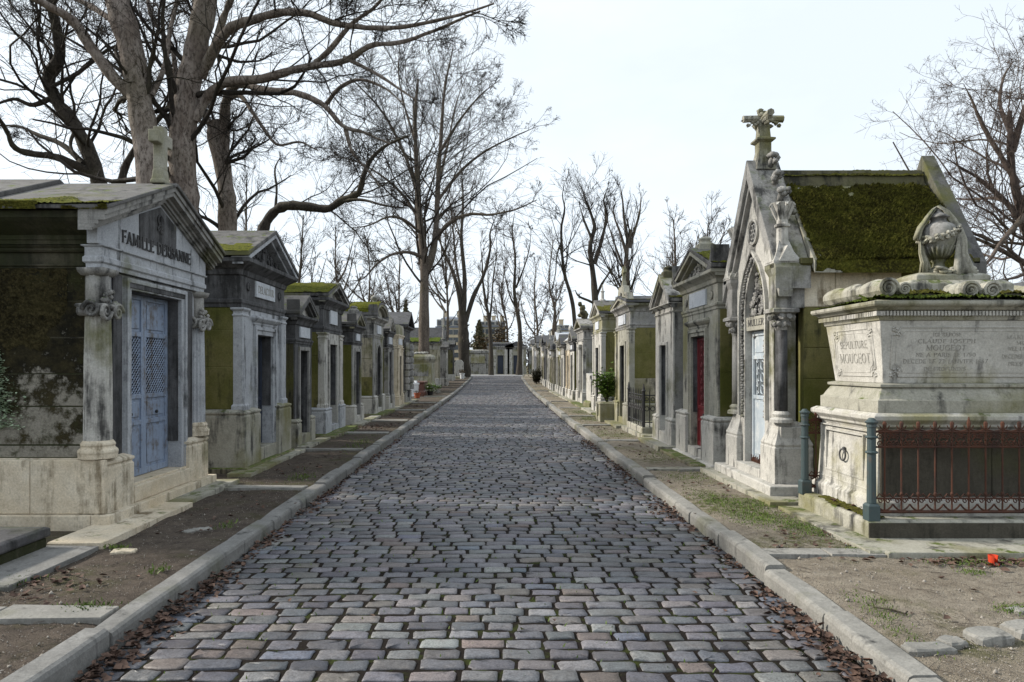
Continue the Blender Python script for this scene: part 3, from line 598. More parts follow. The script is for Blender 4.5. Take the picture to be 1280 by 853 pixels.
# (width, [(thick?, points, serif ends)])
GL = {
 'A': (0.72, [(0,[(0.06,0),(0.36,1)],'a'),(1,[(0.36,1),(0.66,0)],'b'),(0,[(0.17,0.34),(0.55,0.34)],'')]),
 'B': (0.58, [(1,[(0.12,0),(0.12,1)],'ab'),(1,[(0.12,1)]+arc(0.28,0.77,0.2,0.23,90,-90)+[(0.12,0.54)],''),(1,[(0.12,0.54)]+arc(0.30,0.27,0.24,0.27,90,-90)+[(0.12,0)],'')]),
 'C': (0.66, [(1,arc(0.38,0.5,0.32,0.5,50,310,12),'')]),
 'D': (0.68, [(1,[(0.12,0),(0.12,1)],'ab'),(1,[(0.12,1)]+arc(0.26,0.5,0.36,0.5,90,-90,10)+[(0.12,0)],'')]),
 'E': (0.54, [(1,[(0.12,0),(0.12,1)],'ab'),(0,[(0.12,1),(0.5,1)],'v'),(0,[(0.12,0.52),(0.4,0.52)],'v'),(0,[(0.12,0),(0.52,0)],'v')]),
 'F': (0.52, [(1,[(0.12,0),(0.12,1)],'ab'),(0,[(0.12,1),(0.5,1)],'v'),(0,[(0.12,0.52),(0.4,0.52)],'v')]),
 'G': (0.70, [(1,arc(0.38,0.5,0.32,0.5,50,345,13),''),(1,[(0.66,0.08),(0.66,0.42)],'b'),]),
 'I': (0.26, [(1,[(0.13,0),(0.13,1)],'ab')]),
 'J': (0.36, [(1,[(0.22,1)]+[(0.22,0.2)]+arc(0.10,0.16,0.12,0.16,0,-110,4),'a')]),
 'L': (0.52, [(1,[(0.12,0),(0.12,1)],'ab'),(0,[(0.12,0),(0.5,0)],'v')]),
 'M': (0.82, [(0,[(0.1,0),(0.1,1)],'ab'),(1,[(0.1,1),(0.41,0.1)],''),(0,[(0.41,0.1),(0.72,1)],''),(1,[(0.72,1),(0.72,0)],'ab')]),
 'N': (0.70, [(0,[(0.1,0),(0.1,1)],'ab'),(1,[(0.1,1),(0.6,0)],''),(0,[(0.6,0),(0.6,1)],'b')]),
 'O': (0.76, [(1,arc(0.38,0.5,0.32,0.5,0,360,16),'')]),
 'P': (0.56, [(1,[(0.12,0),(0.12,1)],'ab'),(1,[(0.12,1)]+arc(0.28,0.74,0.24,0.26,90,-90)+[(0.12,0.48)],'')]),
 'R': (0.62, [(1,[(0.12,0),(0.12,1)],'ab'),(1,[(0.12,1)]+arc(0.28,0.75,0.22,0.25,90,-90)+[(0.12,0.5)],''),(1,[(0.3,0.5),(0.58,0)],'b')]),
 'S': (0.50, [(1,arc(0.25,0.75,0.19,0.25,40,270,8)+arc(0.25,0.25,0.21,0.25,90,-140,8),'')]),
 'T': (0.60, [(1,[(0.30,0),(0.30,1)],'a'),(0,[(0.04,1),(0.56,1)],'v')]),
 'U': (0.70, [(1,[(0.12,1),(0.12,0.3)]+arc(0.35,0.28,0.23,0.28,180,360,8)+[(0.58,0.3),(0.58,1)],'ab')]),
 'V': (0.68, [(1,[(0.04,1),(0.34,0)],'a'),(0,[(0.34,0),(0.64,1)],'b')]),
 'X': (0.64, [(1,[(0.06,1),(0.58,0)],'ab'),(0,[(0.06,0),(0.58,1)],'ab')]),
 '1': (0.30, [(1,[(0.15,0),(0.15,1)],'a')]), '8': (0.5, [(1,arc(0.25,0.76,0.17,0.24,0,360,10),''),(1,arc(0.25,0.27,0.21,0.27,0,360,10),'')]),
 '6': (0.5, [(1,arc(0.25,0.29,0.2,0.29,0,360,10),''),(1,[(0.06,0.32),(0.14,0.75),(0.4,1)],'')]), '7': (0.5, [(0,[(0.05,1),(0.46,1)],'v'),(1,[(0.46,1),(0.16,0)],'')]),
 '9': (0.5, [(1,arc(0.25,0.71,0.2,0.29,0,360,10),''),(1,[(0.44,0.68),(0.36,0.25),(0.1,0)],'')]), '5': (0.5, [(0,[(0.42,1),(0.12,1),(0.1,0.55)],''),(1,arc(0.24,0.3,0.2,0.3,110,-150,9),'')]),
 '0': (0.56, [(1,arc(0.28,0.5,0.22,0.5,0,360,14),'')]), ' ': (0.36, []), 'H': (0.70, [(1,[(0.12,0),(0.12,1)],'ab'),(1,[(0.58,0),(0.58,1)],'ab'),(0,[(0.12,0.52),(0.58,0.52)],'')]),
 '2': (0.5, [(1,arc(0.25,0.74,0.19,0.26,150,-40,8)+[(0.05,0.02)],''),(0,[(0.05,0.02),(0.46,0.02)],'v')]), '3': (0.5, [(1,arc(0.23,0.76,0.18,0.24,140,-90,8),''),(1,arc(0.23,0.27,0.21,0.27,90,-140,9),'')]), '.': (0.2, [(1,[(0.1,0),(0.1,0.1)],'')]),
}
def lettering(parent, text, cx, z, h, y, mat, width=None, depth=0.006, name='lettering', thick=0.13, xform=None, split=False):
    """one line of capitals centred on cx, base line z, standing just proud of the face at y (front faces -y)"""
    tot = sum(GL[c][0]*h+0.10*h for c in text); sx = 1.0 if width is None else width/tot
    x = cx-tot*sx/2; m = MB()
    def seg(a, b, w, k):
        dx, dz = b[0]-a[0], b[1]-a[1]; L = math.hypot(dx, dz) or 1e-6; nx, nz = -dz/L*w/2, dx/L*w/2
        ex, ez = dx/L*w*0.2, dz/L*w*0.2; yy = y-depth-0.0003*k
        q = [(a[0]+nx-ex,a[1]+nz-ez),(a[0]-nx-ex,a[1]-nz-ez),(b[0]-nx+ex,b[1]-nz+ez),(b[0]+nx+ex,b[1]+nz+ez)]
        m.add([(p[0],yy,p[1]) for p in q]+[(p[0],y+0.004,p[1]) for p in q], [(0,1,2,3),(0,4,5,1),(1,5,6,2),(2,6,7,3),(3,7,4,0)])
    k = 0
    hub = None
    for c in text:
        w, st = GL[c]
        if split and m.v:
            if xform: m.xf(xform)
            m.build('letter', mat, parent); m = MB()
        for tk, pts, sf in st:
            P = [(x+p[0]*h*sx, z+p[1]*h) for p in pts]; wd_ = h*(thick if tk else thick*0.5)
            for a, b in zip(P[:-1], P[1:]): k = (k+1) % 9; seg(a, b, wd_, k)
            for e, key in ((P[0], 'a'), (P[-1], 'b')):
                if key in sf: k = (k+1) % 9; seg((e[0]-h*0.11*sx, e[1]), (e[0]+h*0.11*sx, e[1]), h*0.05, k)
            if 'v' in sf: e = P[-1]; k = (k+1) % 9; seg((e[0], e[1]-h*0.09), (e[0], e[1]+h*0.09), h*0.05, k)
        x += (w*h+0.10*h)*sx
    if xform: m.xf(xform)
    return m.build('letter' if split else name, mat, parent, kind=None if split else 'stuff')

# ------------------------------------------------------------------ pieces every tomb shares
def opening(dw, z0, z1, arch):
    """left-foot ... right-foot outline of a doorway"""
    h = dw/2
    if arch == 'round': return [(-h,z0)]+[(-h*math.cos(t), z1-h+h*math.sin(t)) for t in np.linspace(0, math.pi, 11)]+[(h,z0)]
    if arch == 'pointed':
        R = dw*1.15; sp = z1-math.sqrt(R*R-(R-h)**2); L = []
        for t in np.linspace(0, math.acos((R-h)/R), 8): L.append((-h+R-R*math.cos(t), sp+R*math.sin(t)))
        return [(-h,z0)]+L+[(-p[0],p[1]) for p in L[::-1][1:]]+[(h,z0)]
    return [(-h,z0),(-h,z1),(h,z1),(h,z0)]
def offset(pts, d):
    out = []
    for i, p in enumerate(pts):
        a = pts[max(i-1,0)]; b = pts[min(i+1,len(pts)-1)]; n1 = (-(p[1]-a[1]), p[0]-a[0]); n2 = (-(b[1]-p[1]), b[0]-p[0])
        def nm(v): l = math.hypot(*v); return (v[0]/l, v[1]/l) if l > 1e-9 else None
        n1, n2 = nm(n1), nm(n2); n1 = n1 or n2; n2 = n2 or n1; s_ = (n1[0]+n2[0], n1[1]+n2[1]); k = 1+n1[0]*n2[0]+n1[1]*n2[1]
        out.append((p[0]+d*s_[0]/max(k,0.3), p[1]+d*s_[1]/max(k,0.3)))
    return out
def relief(parent, poly_fn, n, y, size, mat, name='carved_relief', seed=0, stalks=0):
    """carved ornament: leaf lobes, scrolls and rosettes standing out of the face at y"""
    r = random.Random(seed); m = MB(); k = 0; tries = 0
    while k < n and tries < 4000:
        tries += 1; x, z = poly_fn(r)
        if x is None: continue
        s_ = size*r.uniform(0.5, 1.2); m.blob((x, y, z), (s_*r.uniform(0.5,1.3), s_*0.55, s_*r.uniform(0.5,1.3)), 0.3); k += 1
        if r.random() < stalks: m.spiral((x, y-size*0.3, z), size*r.uniform(0.9,1.6), size*0.28, 1.3, n=12, flip=r.choice((-1,1)), sides=4)
    return m.build(name, mat, parent, smooth=True)
def cross(parent, c, h, w, t, mat, name='cross', base=True):
    m = MB(); x, y, z = c; b0 = 0.26*h if base else 0
    if base: m.loft(x-0.2*w, x+0.2*w, y-0.16*w, y+0.16*w, [(0.06*w,z),(0.06*w,z+0.06*h),(0.03*w,z+0.08*h),(0,z+b0)])
    m.prism([(x-t/2,z+b0*0.95),(x+t/2,z+b0*0.95),(x+t/2,z+0.68*h),(x+w/2,z+0.68*h),(x+w/2,z+0.68*h+t*1.1),(x+t/2,z+0.68*h+t*1.1),(x+t/2,z+h),(x-t/2,z+h),(x-t/2,z+0.68*h+t*1.1),(x-w/2,z+0.68*h+t*1.1),(x-w/2,z+0.68*h),(x-t/2,z+0.68*h)][::-1], y-t*0.45, y+t*0.45)
    return m.build(name, mat, parent, bevel=0.012)
def moss_sheet(parent, corners, nu, nv, cover, thick, mat, seed, name='moss', edge=0.5, out=None, rough=0.12):
    """bumpy cushions over a four-cornered face (p00,p10,p11,p01); bare where the noise is low"""
    p00, p10, p11, p01 = [np.array(p, float) for p in corners]; rng = np.random.default_rng(seed)
    U, V = np.meshgrid(np.linspace(0,1,nu), np.linspace(0,1,nv))
    P = (p00*(1-U)[...,None]*(1-V)[...,None]+p10*U[...,None]*(1-V)[...,None]+p11*U[...,None]*V[...,None]+p01*(1-U)[...,None]*V[...,None])
    n = np.cross(p10-p00, p01-p00); n /= np.linalg.norm(n); n = np.array(out, float) if out is not None else (n if n[2] > 0 else -n)
    L1 = np.linalg.norm(p10-p00); L2 = np.linalg.norm(p01-p00)
    def fbm(f):
        out = 0; a = 1
        for k in range(5):
            ph = rng.uniform(0, 6.28, 4); fx, fy = f*L1*rng.uniform(0.7,1.3), f*L2*rng.uniform(0.7,1.3)
            out = out+a*np.sin(U*fx+ph[0]+2*np.sin(V*fy*0.6+ph[1]))*np.cos(V*fy+ph[2]+1.6*np.sin(U*fx*0.7+ph[3])); a *= 0.62; f *= 1.9
        return out/2.2
    f = fbm(2.3)+edge*(1-2*V)+(cover-0.5)*2.2
    h = thick*np.clip(f*2.2, 0, 1)*(0.45+0.30*np.clip(fbm(14), -1, 1)+0.40*np.abs(fbm(34)))+thick*rough*rng.normal(0,1,U.shape)*(f > 0.05)
    P = P+n*(np.where(f > 0, np.maximum(h, 0.15*thick), -0.012))[...,None]
    i = (np.arange(nv-1)[:,None]*nu+np.arange(nu-1)[None]); keep = ((f[:-1,:-1] > -0.04)|(f[1:,1:] > -0.04)|(f[:-1,1:] > -0.04)).ravel(); i = i.ravel()[keep]
    if not len(i): return None
    return link(name, mesh_np(name, P.reshape(-1,3), [np.stack([i, i+1, i+nu+1, i+nu], 1)]), mat, parent, smooth=True, kind='stuff')
def wall_blocks(parent, x0, x1, y0, y1, courses, mats, splits, name='stone_block', bev=0.006):
    """courses: list of z; each course cut at the given fractions of its length; x0..x1 thin, y0..y1 long (or the other way round)"""
    for i, (za, zb) in enumerate(zip(courses[:-1], courses[1:])):
        cuts = [0]+list(splits[i % len(splits)])+[1]; mt = mats[i % len(mats)]
        for j, (a, b) in enumerate(zip(cuts[:-1], cuts[1:])):
            ya, yb = y0+(y1-y0)*a, y0+(y1-y0)*b; mm = mt[j % len(mt)] if isinstance(mt, (list, tuple)) else mt
            d = random.uniform(-0.002, 0.004)
            MB().box(x0-(d if x0 < 0 else 0), x1+(d if x0 >= 0 else 0), ya+0.003, yb-0.003, za+0.003, zb-0.003).build(name, mm, parent, bevel=bev, seg=1)

def door_leaf(parent, x0, x1, z0, z1, y, mat, style, lod=0, name='door_leaf', top_panel=0.2, low=0.42):
    """one leaf: stiles and rails, sunk panels below, a grille above"""
    w = x1-x0; h = z1-z0; st = 0.05 if w > 0.3 else 0.035; m = MB(); zl = z0+h*low; zt = z1-h*top_panel
    m.box(x0,x0+st,y,y+0.04,z0,z1); m.box(x1-st,x1,y,y+0.04,z0,z1)
    for z, t in ((z0,0.07),(zl-0.03,0.05),(z1-0.06,0.06)): m.box(x0+st,x1-st,y+0.002,y+0.04,z,z+t)
    if top_panel > 0.02: m.box(x0+st,x1-st,y+0.002,y+0.04,zt-0.025,zt+0.025)
    leaf = m.build(name, mat, parent, bevel=0.004, seg=1)
    def panel(a, b): 
        p = MB(); p.loft(x0+st-0.002, x1-st+0.002, 0, 1, [(0,0),(0,1)]); p = MB()
        p.box(x0+st-0.002,x1-st+0.002,y+0.018,y+0.034,a,b); p.box(x0+st+0.03,x1-st-0.03,y+0.008,y+0.018,a+0.035,b-0.035); p.build('panel', mat, leaf, bevel=0.004, seg=1)
    if lod == 0:
        zs = z0+h*low*0.66; panel(z0+0.068, zs-0.02); panel(zs+0.03, zl-0.028)
        MB().box(x0+st,x1-st,y+0.003,y+0.04,zs-0.021,zs+0.031).build('rail', mat, leaf, bevel=0.003, seg=1)
        MB().lathe([(0.0,0),(0.016,0.004),(0.020,0.018),(0.012,0.03),(0.018,0.036)][::-1], 10, (x0+w*0.5, y-0.02, zs+0.10), axis='y').build('knob', 'black_iron', leaf, smooth=True)
    else: panel(z0+0.068, zl-0.028)
    if top_panel > 0.02: panel(zt+0.024, z1-0.058)
    ga, gb = zl+0.02, (zt-0.025 if top_panel > 0.02 else z1-0.06); xa, xb = x0+st, x1-st; gm = MB()
    if style == 'lattice':
        sp = 0.052; H = gb-ga; W_ = xb-xa; c = -H
        while c < W_+H:
            for sg in (1, -1):
                pts = []
                t0, t1 = (max(0, -c), min(H, W_-c)) if sg == 1 else (max(0, c-W_), min(H, c))
                if t1-t0 > 0.004: gm.tube([(xa+c+sg*t0, y+0.02, ga+t0), (xa+c+sg*t1, y+0.02, ga+t1)], 0.0065, 4)
            c += sp
    else:
        nb = max(2, int((xb-xa)/0.06))
        for i in range(nb+1): x = xa+(xb-xa)*i/nb; gm.tube([(x,y+0.02,ga),(x,y+0.02,gb)], 0.006, 4)
        if style == 'scroll':
            n = max(3, int((gb-ga)/0.13)); cx_ = (xa+xb)/2
            for i in range(n):
                z = ga+(gb-ga)*(i+0.5)/n; gm.ring((cx_,y+0.012,z), min(0.055,(xb-xa)*0.32), 0.008, n=10, sides=4)
                for sgn in (-1,1): gm.spiral((cx_+sgn*(xb-xa)*0.28,y+0.012,z+0.06), 0.034, 0.007, 1.4, n=10, flip=sgn, sides=4); gm.spiral((cx_+sgn*(xb-xa)*0.28,y+0.012,z-0.05), 0.034, 0.007, 1.4, n=10, flip=-sgn, sides=4)
    gm.build('grille', mat, leaf)
    return leaf

def tomb(label, side, Yc, X, W, D, ph=0.62, po=0.07, H=2.4, E=2.75, rise=0.4, ov=0.14, dw=0.62, dh=2.1, dz=0.3, arch='flat', shape='gable',
         front='blue_grey_stone', sides='olive_stone', ent='sooty_stone', roof='roof_stone', plinth='pale_stone', low=None, door='dark_door', style='bars', leaves=1, rec=0.13, fr=0.09,
         pil=0.0, plaque=None, text=None, hood=False, reliefs=0, moss=None, acro=False, finial=None, lod=1, courses=None, splits=((0.5,),), cmats=None, body_dy=0.0, name='mausoleum', group=None, frame=None, rake_mat=None, top_panel=0.0, low_f=0.42, tymp=None, jamb='sooty_stone'):
    root = empty(name, (X, Yc, g(Yc)), math.pi/2 if side < 0 else -math.pi/2)
    tag(root, label, 'tomb', group)
    frame = frame or front; rake_mat = rake_mat or ent; tymp = tymp or ent
    bv = 0.008 if lod <= 1 else 0.0
    w2 = W/2; t = 0.24; op = opening(dw, 0.05, dh, arch)
    # walls
    MB().prism(([(-w2,0.05)]+op+[(w2,0.05),(w2,H),(-w2,H)])[::-1], 0.0, t).build('front_wall', front, root, bevel=bv)
    near_s = -1 if side < 0 else 1             # local x of the wall that faces the camera
    for s_ in (-1, 1):
        if courses and s_ == near_s:
            a, b = (w2-0.16, w2+0.005) if s_ > 0 else (-w2-0.005, -w2+0.16)
            wall = MB().box(*((w2-0.15, w2+0.0015) if s_ > 0 else (-w2-0.0015, -w2+0.15)), 0.032, D, 0.05, H-0.002).build('side_wall', sides, root)
            wall_blocks(wall, a, b, 0.03, D-0.002, courses, cmats or [sides], splits)
        else: MB().box(*((w2-0.15, w2+0.004) if s_ > 0 else (-w2-0.004, -w2+0.15)), 0.03, D, 0.05, H-0.002).build('side_wall', sides, root)
    MB().box(-w2+0.15, w2-0.15, D-0.15, D-0.003, 0.05, H-0.003).build('back_wall', sides, root)
    # plinth and step
    xo = w2+po; xi = dw/2+fr*0.6
    for s_ in (-1, 1):
        a, b = (xi, xo) if s_ > 0 else (-xo, -xi)
        MB().loft(a, b, -po, D+po, [(0.0,0.04),(0,ph-0.10),(-0.012,ph-0.085),(-0.012,ph-0.07),(0.004,ph-0.06),(0.004,ph-0.035),(-po*0.75,ph)]).build('plinth', plinth, root, bevel=bv*0.7)
    MB().box(-xi+0.002, xi-0.002, -po*0.6, t+0.35, 0.04, dz).build('doorstep', plinth, root, bevel=bv)
    if low: MB().loft(-xo, xo, -po, D+po, [(0.05,0.03),(0.05,0.16),(0.03,0.175)]).build('base_course', low, root, bevel=bv)
    # door frame
    inner = opening(dw-0.002, dz, dh-0.001, arch); f1 = MB().strip(offset(inner, fr), inner, -0.03, 0.02)
    if lod == 0: f1.strip(offset(inner, fr), offset(inner, fr*0.6), -0.05, -0.03)
    f1.build('door_frame', frame, root, bevel=0.005 if lod <= 1 else 0)
    if hood:
        zz = dh+fr+0.03; q = dw/2+fr+0.02
        MB().loft(-q, q, -0.03, 0.03, [(0,zz),(0.0,zz+0.03),(0.03,zz+0.05),(0.06,zz+0.085),(0.06,zz+0.11),(0.02,zz+0.13)]).build('door_hood', front, root, bevel=0.004)
        MB().box(-q+0.03, q-0.03, -0.022, 0.03, dh+fr, zz).build('lintel', frame, root)
    # door
    z1 = dh-0.004 if arch == 'flat' else dh-dw*0.5
    for i in range(leaves):
        a = -dw/2+0.004+(dw-0.008)*i/leaves; b = -dw/2+0.004+(dw-0.008)*(i+1)/leaves
        door_leaf(root, a+0.001, b-0.001, dz+0.006, z1, rec, door, style, 0 if lod == 0 else 1, top_panel=top_panel, low=low_f)
    if arch != 'flat':
        fm = MB(); ip = [p for p in opening(dw-0.006, z1, dh-0.004, arch)]
        fm.strip(ip, offset(ip, -0.05), rec, rec+0.04)
        for k in (-0.5, 0, 0.5): fm.box(k*dw*0.5-0.012, k*dw*0.5+0.012, rec+0.005, rec+0.03, z1, dh-dw*(0.06+0.28*abs(k)))
        fm.build('fanlight', door, root)
    jl = opening(dw-0.004, ph*0.98, dh-0.002, arch); MB().strip(jl, offset(jl, -0.012), 0.012, t+0.02).build('jamb', jamb, root)
    # pilasters
    if pil:
        for s_ in (-1, 1):
            a, b = (w2-pil, w2+0.012) if s_ > 0 else (-w2-0.012, -w2+pil)
            MB().loft(a, b, -0.035, 0.1, [(0.02,ph-0.02),(0.02,ph+0.05),(0,ph+0.075),(0,H-0.13),(0.012,H-0.12),(0.012,H-0.10),(0,H-0.09),(0,H-0.06),(0.03,H-0.03),(0.03,H-0.004)]).build('pilaster', front, root, bevel=bv*0.6)
    # entablature
    eh = E-H
    MB().loft(-w2, w2, 0, D, [(0.012,H),(0.012,H+0.07*eh),(0.028,H+0.10*eh),(0.028,H+0.16*eh),(0.006,H+0.18*eh),(0.006,E-0.34*eh),(0.03,E-0.32*eh),(0.045,E-0.22*eh),(ov*0.55,E-0.16*eh),(ov*0.9,E-0.10*eh),(ov,E-0.08*eh),(ov,E)]).build('entablature', ent, root, bevel=bv*0.5)
    if plaque:
        pw, pz0, pz1 = plaque
        p = MB().box(-pw/2, pw/2, -0.035, 0.01, pz0, pz1).build('plaque', 'marble', root, bevel=0.005)
        if text: lettering(p, text, 0, pz0+(pz1-pz0)*0.3, (pz1-pz0)*0.42, -0.035, 'letter_grey', width=pw*0.84, depth=0.003)
        for s_ in (-1, 1):
            if w2-pw/2 > 0.22 and lod == 0:
                cx_ = s_*(pw/2+(w2-pw/2)/2); c = MB(); c.ring((cx_,-0.02,(pz0+pz1)/2), 0.055, 0.014, n=12); c.blob((cx_,-0.02,(pz0+pz1)/2), (0.025,0.02,0.025))
                for k in range(6): c.blob((cx_+0.033*math.cos(k*1.047),-0.02,(pz0+pz1)/2+0.033*math.sin(k*1.047)), (0.016,0.014,0.016))
                c.build('rosette', ent, root, smooth=True)
    # roof
    wo = w2+ov
    if shape in ('gable', 'steep'): top = [(-wo,E),(0,E+rise),(wo,E)]
    elif shape == 'arch': top = [(-wo,E)]+[(-wo*math.cos(a)*0.96, E+rise*(0.12+0.88*math.sin(a))) for a in np.linspace(0.0, math.pi, 13)]+[(wo,E)]
    else: top = None
    if top:
        rt = 0.10 if lod <= 1 else 0.08
        def dn(d): 
            k = 1.0; return [(p[0], p[1]-d) for p in top]
        tp = [(p[0]*0.985, p[1]+0.0) for p in top]
        MB().prism([(p[0]*0.93, max(E-0.006, p[1]-0.5*rt)) for p in top][::-1], 0.02, 0.16).build('tympanum', tymp, root)
        MB().prism([(p[0]*0.9, max(E-0.006, p[1]-0.02)) for p in top][::-1], D-0.12, D).build('rear_gable', sides, root)
        rk = MB(); rk.strip([(p[0]*1.0, p[1]+0.012) for p in top], [(p[0]*0.99, p[1]-rt*0.5+0.006) for p in top], -ov*0.98, 0.06)
        rk.strip([(p[0]*0.99, p[1]-rt*0.5+0.006) for p in top], [(p[0]*0.985, p[1]-rt+0.006) for p in top], -ov*0.55, 0.05)
        rk.build('raking_cornice', rake_mat, root, bevel=bv*0.5)
        mid = len(top)//2
        if shape != 'arch':
            for half in (top[:mid+1], top[mid:]):
                MB().strip([(p[0]*1.03, p[1]+0.075) for p in half], [(p[0]*1.03, p[1]+0.016) for p in half], -ov*1.05, D+ov*0.8).build('roof_slab', roof, root, bevel=bv)
        else: MB().strip([(p[0]*1.02, p[1]+0.07) for p in top], [(p[0]*1.02, p[1]+0.014) for p in top], -ov*1.03, D+ov*0.8).build('roof_slab', roof, root, bevel=0.0)
        if moss:
            cov, mm, th = moss; s_ = near_s; q = 1.03
            if shape == 'arch':
                hf = [p for p in top if p[0]*s_ >= -1e-6]; hf = hf if s_ > 0 else hf[::-1]; hf = hf[::-1] if abs(hf[0][0]) < abs(hf[-1][0]) else hf
                for a_, b_ in zip(hf[1:-1], hf[2:]): moss_sheet(root, [(a_[0]*1.02,-ov,a_[1]+0.068),(a_[0]*1.02,D+ov*0.8,a_[1]+0.068),(b_[0]*1.02,D+ov*0.8,b_[1]+0.068),(b_[0]*1.02,-ov,b_[1]+0.068)], 46, 8, cov, th, mm, int(Yc*10+a_[1]*7), edge=0)
            else:             moss_sheet(root, [(s_*wo*q,-ov*1.0,E+0.072),(s_*wo*q,D+ov*0.8,E+0.072),(0,D+ov*0.8,E+rise+0.072),(0,-ov*1.0,E+rise+0.072)], 46 if lod < 2 else 24, 26 if lod < 2 else 14, cov, th, mm, int(Yc*10))
        if reliefs:
            hw = wo*0.72
            def fn(r):
                x = r.uniform(-hw, hw); lim = E+0.05+(rise-0.16)*(1-abs(x)/hw); return (x, r.uniform(E+0.04, max(lim, E+0.05)))
            relief(root, fn, reliefs, 0.01, 0.045, tymp, seed=int(Yc*7), stalks=0.25)
    else:                                      # flat or hipped cap
        MB().loft(-w2, w2, 0, D, [(ov*0.7,E-0.002),(ov*0.5,E+0.05),(-0.05,E+0.05+rise*0.35),(-0.3*w2,E+rise)] if shape == 'hip' else [(ov*0.6,E-0.002),(ov*0.6,E+rise*0.7),(ov*0.4,E+rise)]).build('roof_slab', roof, root, bevel=bv)
    if acro:
        for s_ in (-1, 1):
            m = MB(); a = s_*wo; q = 0.26*min(W,1.4)
            P = [(a,E)]+[(a-s_*q*(1-math.cos(u)), E+q*0.95*(1-math.sin(u)*0.98)) for u in np.linspace(0, math.pi/2, 6)][0:]+[(a-s_*q,E)]
            P = P if s_ > 0 else P[::-1]
            m.prism(P, -ov*1.0, 0.12); m.build('acroterion', roof, root, bevel=bv*0.6)
    if finial:
        k, fh, fm = finial; zt = (E+rise+(0.07 if shape != 'hip' else 0.0))
        if k == 'cross': cross(root, (0, 0.10, zt-0.06), fh, fh*0.55, 0.075, fm, name='roof_cross')
        elif k == 'knob': MB().loft(-0.09, 0.09, 0.0, 0.18, [(0.03,zt-0.08),(0.03,zt+fh*0.3),(-0.02,zt+fh*0.5),(0.0,zt+fh*0.8),(-0.05,zt+fh)]).build('finial', fm, root, bevel=0.015)
        elif k == 'urn': MB().lathe([(0.10,zt-0.06),(0.10,zt+0.02),(0.04,zt+0.06),(0.09,zt+fh*0.35),(0.13,zt+fh*0.6),(0.10,zt+fh*0.8),(0.05,zt+fh*0.9),(0.01,zt+fh)], 12, (0,0.12,0)).build('finial_urn', fm, root, smooth=True)
        elif k == 'spike': MB().lathe([(0.10,zt-0.08),(0.10,zt+0.02),(0.05,zt+0.05),(0.045,zt+fh*0.5),(0.075,zt+fh*0.56),(0.03,zt+fh*0.62),(0.012,zt+fh)], 8, (0,0.15,0)).build('finial', fm, root)
        elif k == 'block': 
            m = MB(); m.loft(-0.16,0.16,0,0.22,[(0,zt-0.1),(0.03,zt+fh*0.2),(0,zt+fh*0.35),(0.02,zt+fh*0.7),(-0.08,zt+fh)]); m.build('finial', fm, root, bevel=0.02)
    return root
# ------------------------------------------------------------------ left row
random.seed(31)
# the nearest tomb: fluted half columns with scroll capitals, pediment with the family name, blue lattice door
T1 = tomb('large pale tomb with fluted columns, blue lattice door and a family name on its pediment', -1, 7.445, -3.68, 2.10, 3.0, ph=0.74, po=0.09, H=2.50, E=2.72, rise=0.0, ov=0.05,
          dw=1.10, dh=2.36, dz=0.42, front='blue_grey_stone', sides='black_moss_stone', ent='black_moss_stone', plinth='cream_stone', door='blue_paint', style='lattice', leaves=2, rec=0.13, fr=0.11, shape='none', lod=0,
          courses=[0.74,0.86,1.22,1.52,1.86,2.20,2.50], splits=((),(0.42,),(0.3,),(),(),()), cmats=['stained_wall'], top_panel=0.22, low_f=0.44, frame='blue_grey_stone')
# (the flat cap made above is covered by the pediment below)
for o in list(T1.children):
    if o.name.startswith('roof_slab'): bpy.data.objects.remove(o)
E1, A1, WO = 2.90, 3.40, 1.29
MB().loft(-1.05, 1.05, -0.0, 0.05, [(0.06,0.05,2.50),(0.06,0.05,2.54),(0.08,0.07,2.555),(0.08,0.07,2.60),(0.07,0.055,2.61),(0.07,0.055,2.69),(0.09,0.08,2.70),(0.09,0.08,2.712)]).build('architrave', 'blue_grey_stone', T1, bevel=0.004)
moss_sheet(T1, [(-1.052,0.30,1.15),(-1.052,2.9,1.15),(-1.052,2.9,2.5),(-1.052,0.30,2.5)], 190, 110, 0.44, 0.022, 'moss_black', 44, edge=-0.7, out=(-1,0,0), rough=0.3, name='wall_moss')
MB().box(-1.10, 1.10, 0.05, 2.95, 2.70, E1).build('frieze', 'black_moss_stone', T1)
tym = MB().prism([(-1.17,2.715),(1.17,2.715),(1.17,E1+0.03),(0,A1-0.03),(-1.17,E1+0.03)], -0.045, 0.055).build('tympanum', 'blue_grey_stone', T1, bevel=0.006)
MB().prism([(-0.44,E1-0.02),(0.36,E1-0.02),(0.36,A1-0.235),(0,A1-0.09),(-0.44,A1-0.26)], -0.052, -0.04).build('stained_panel', 'sooty_stone', tym)
lettering(tym, 'FAMILLE DERBANNE', -0.02, 2.80, 0.115, -0.053, 'letter_dark', width=1.5, depth=0.006, thick=0.15, split=True)
mono = MB(); mono.ring((-0.02,-0.06,3.16), 0.055, 0.013, n=12); mono.ring((-0.02,-0.06,3.10), 0.035, 0.011, n=10); mono.spiral((-0.06,-0.06,3.06), 0.03, 0.010, 1.4, n=12); mono.spiral((0.02,-0.06,3.06), 0.03, 0.010, 1.4, n=12, flip=-1); mono.box(-0.028,-0.012,-0.075,-0.05,3.02,3.2)
mono.build('monogram', 'letter_dark', tym)
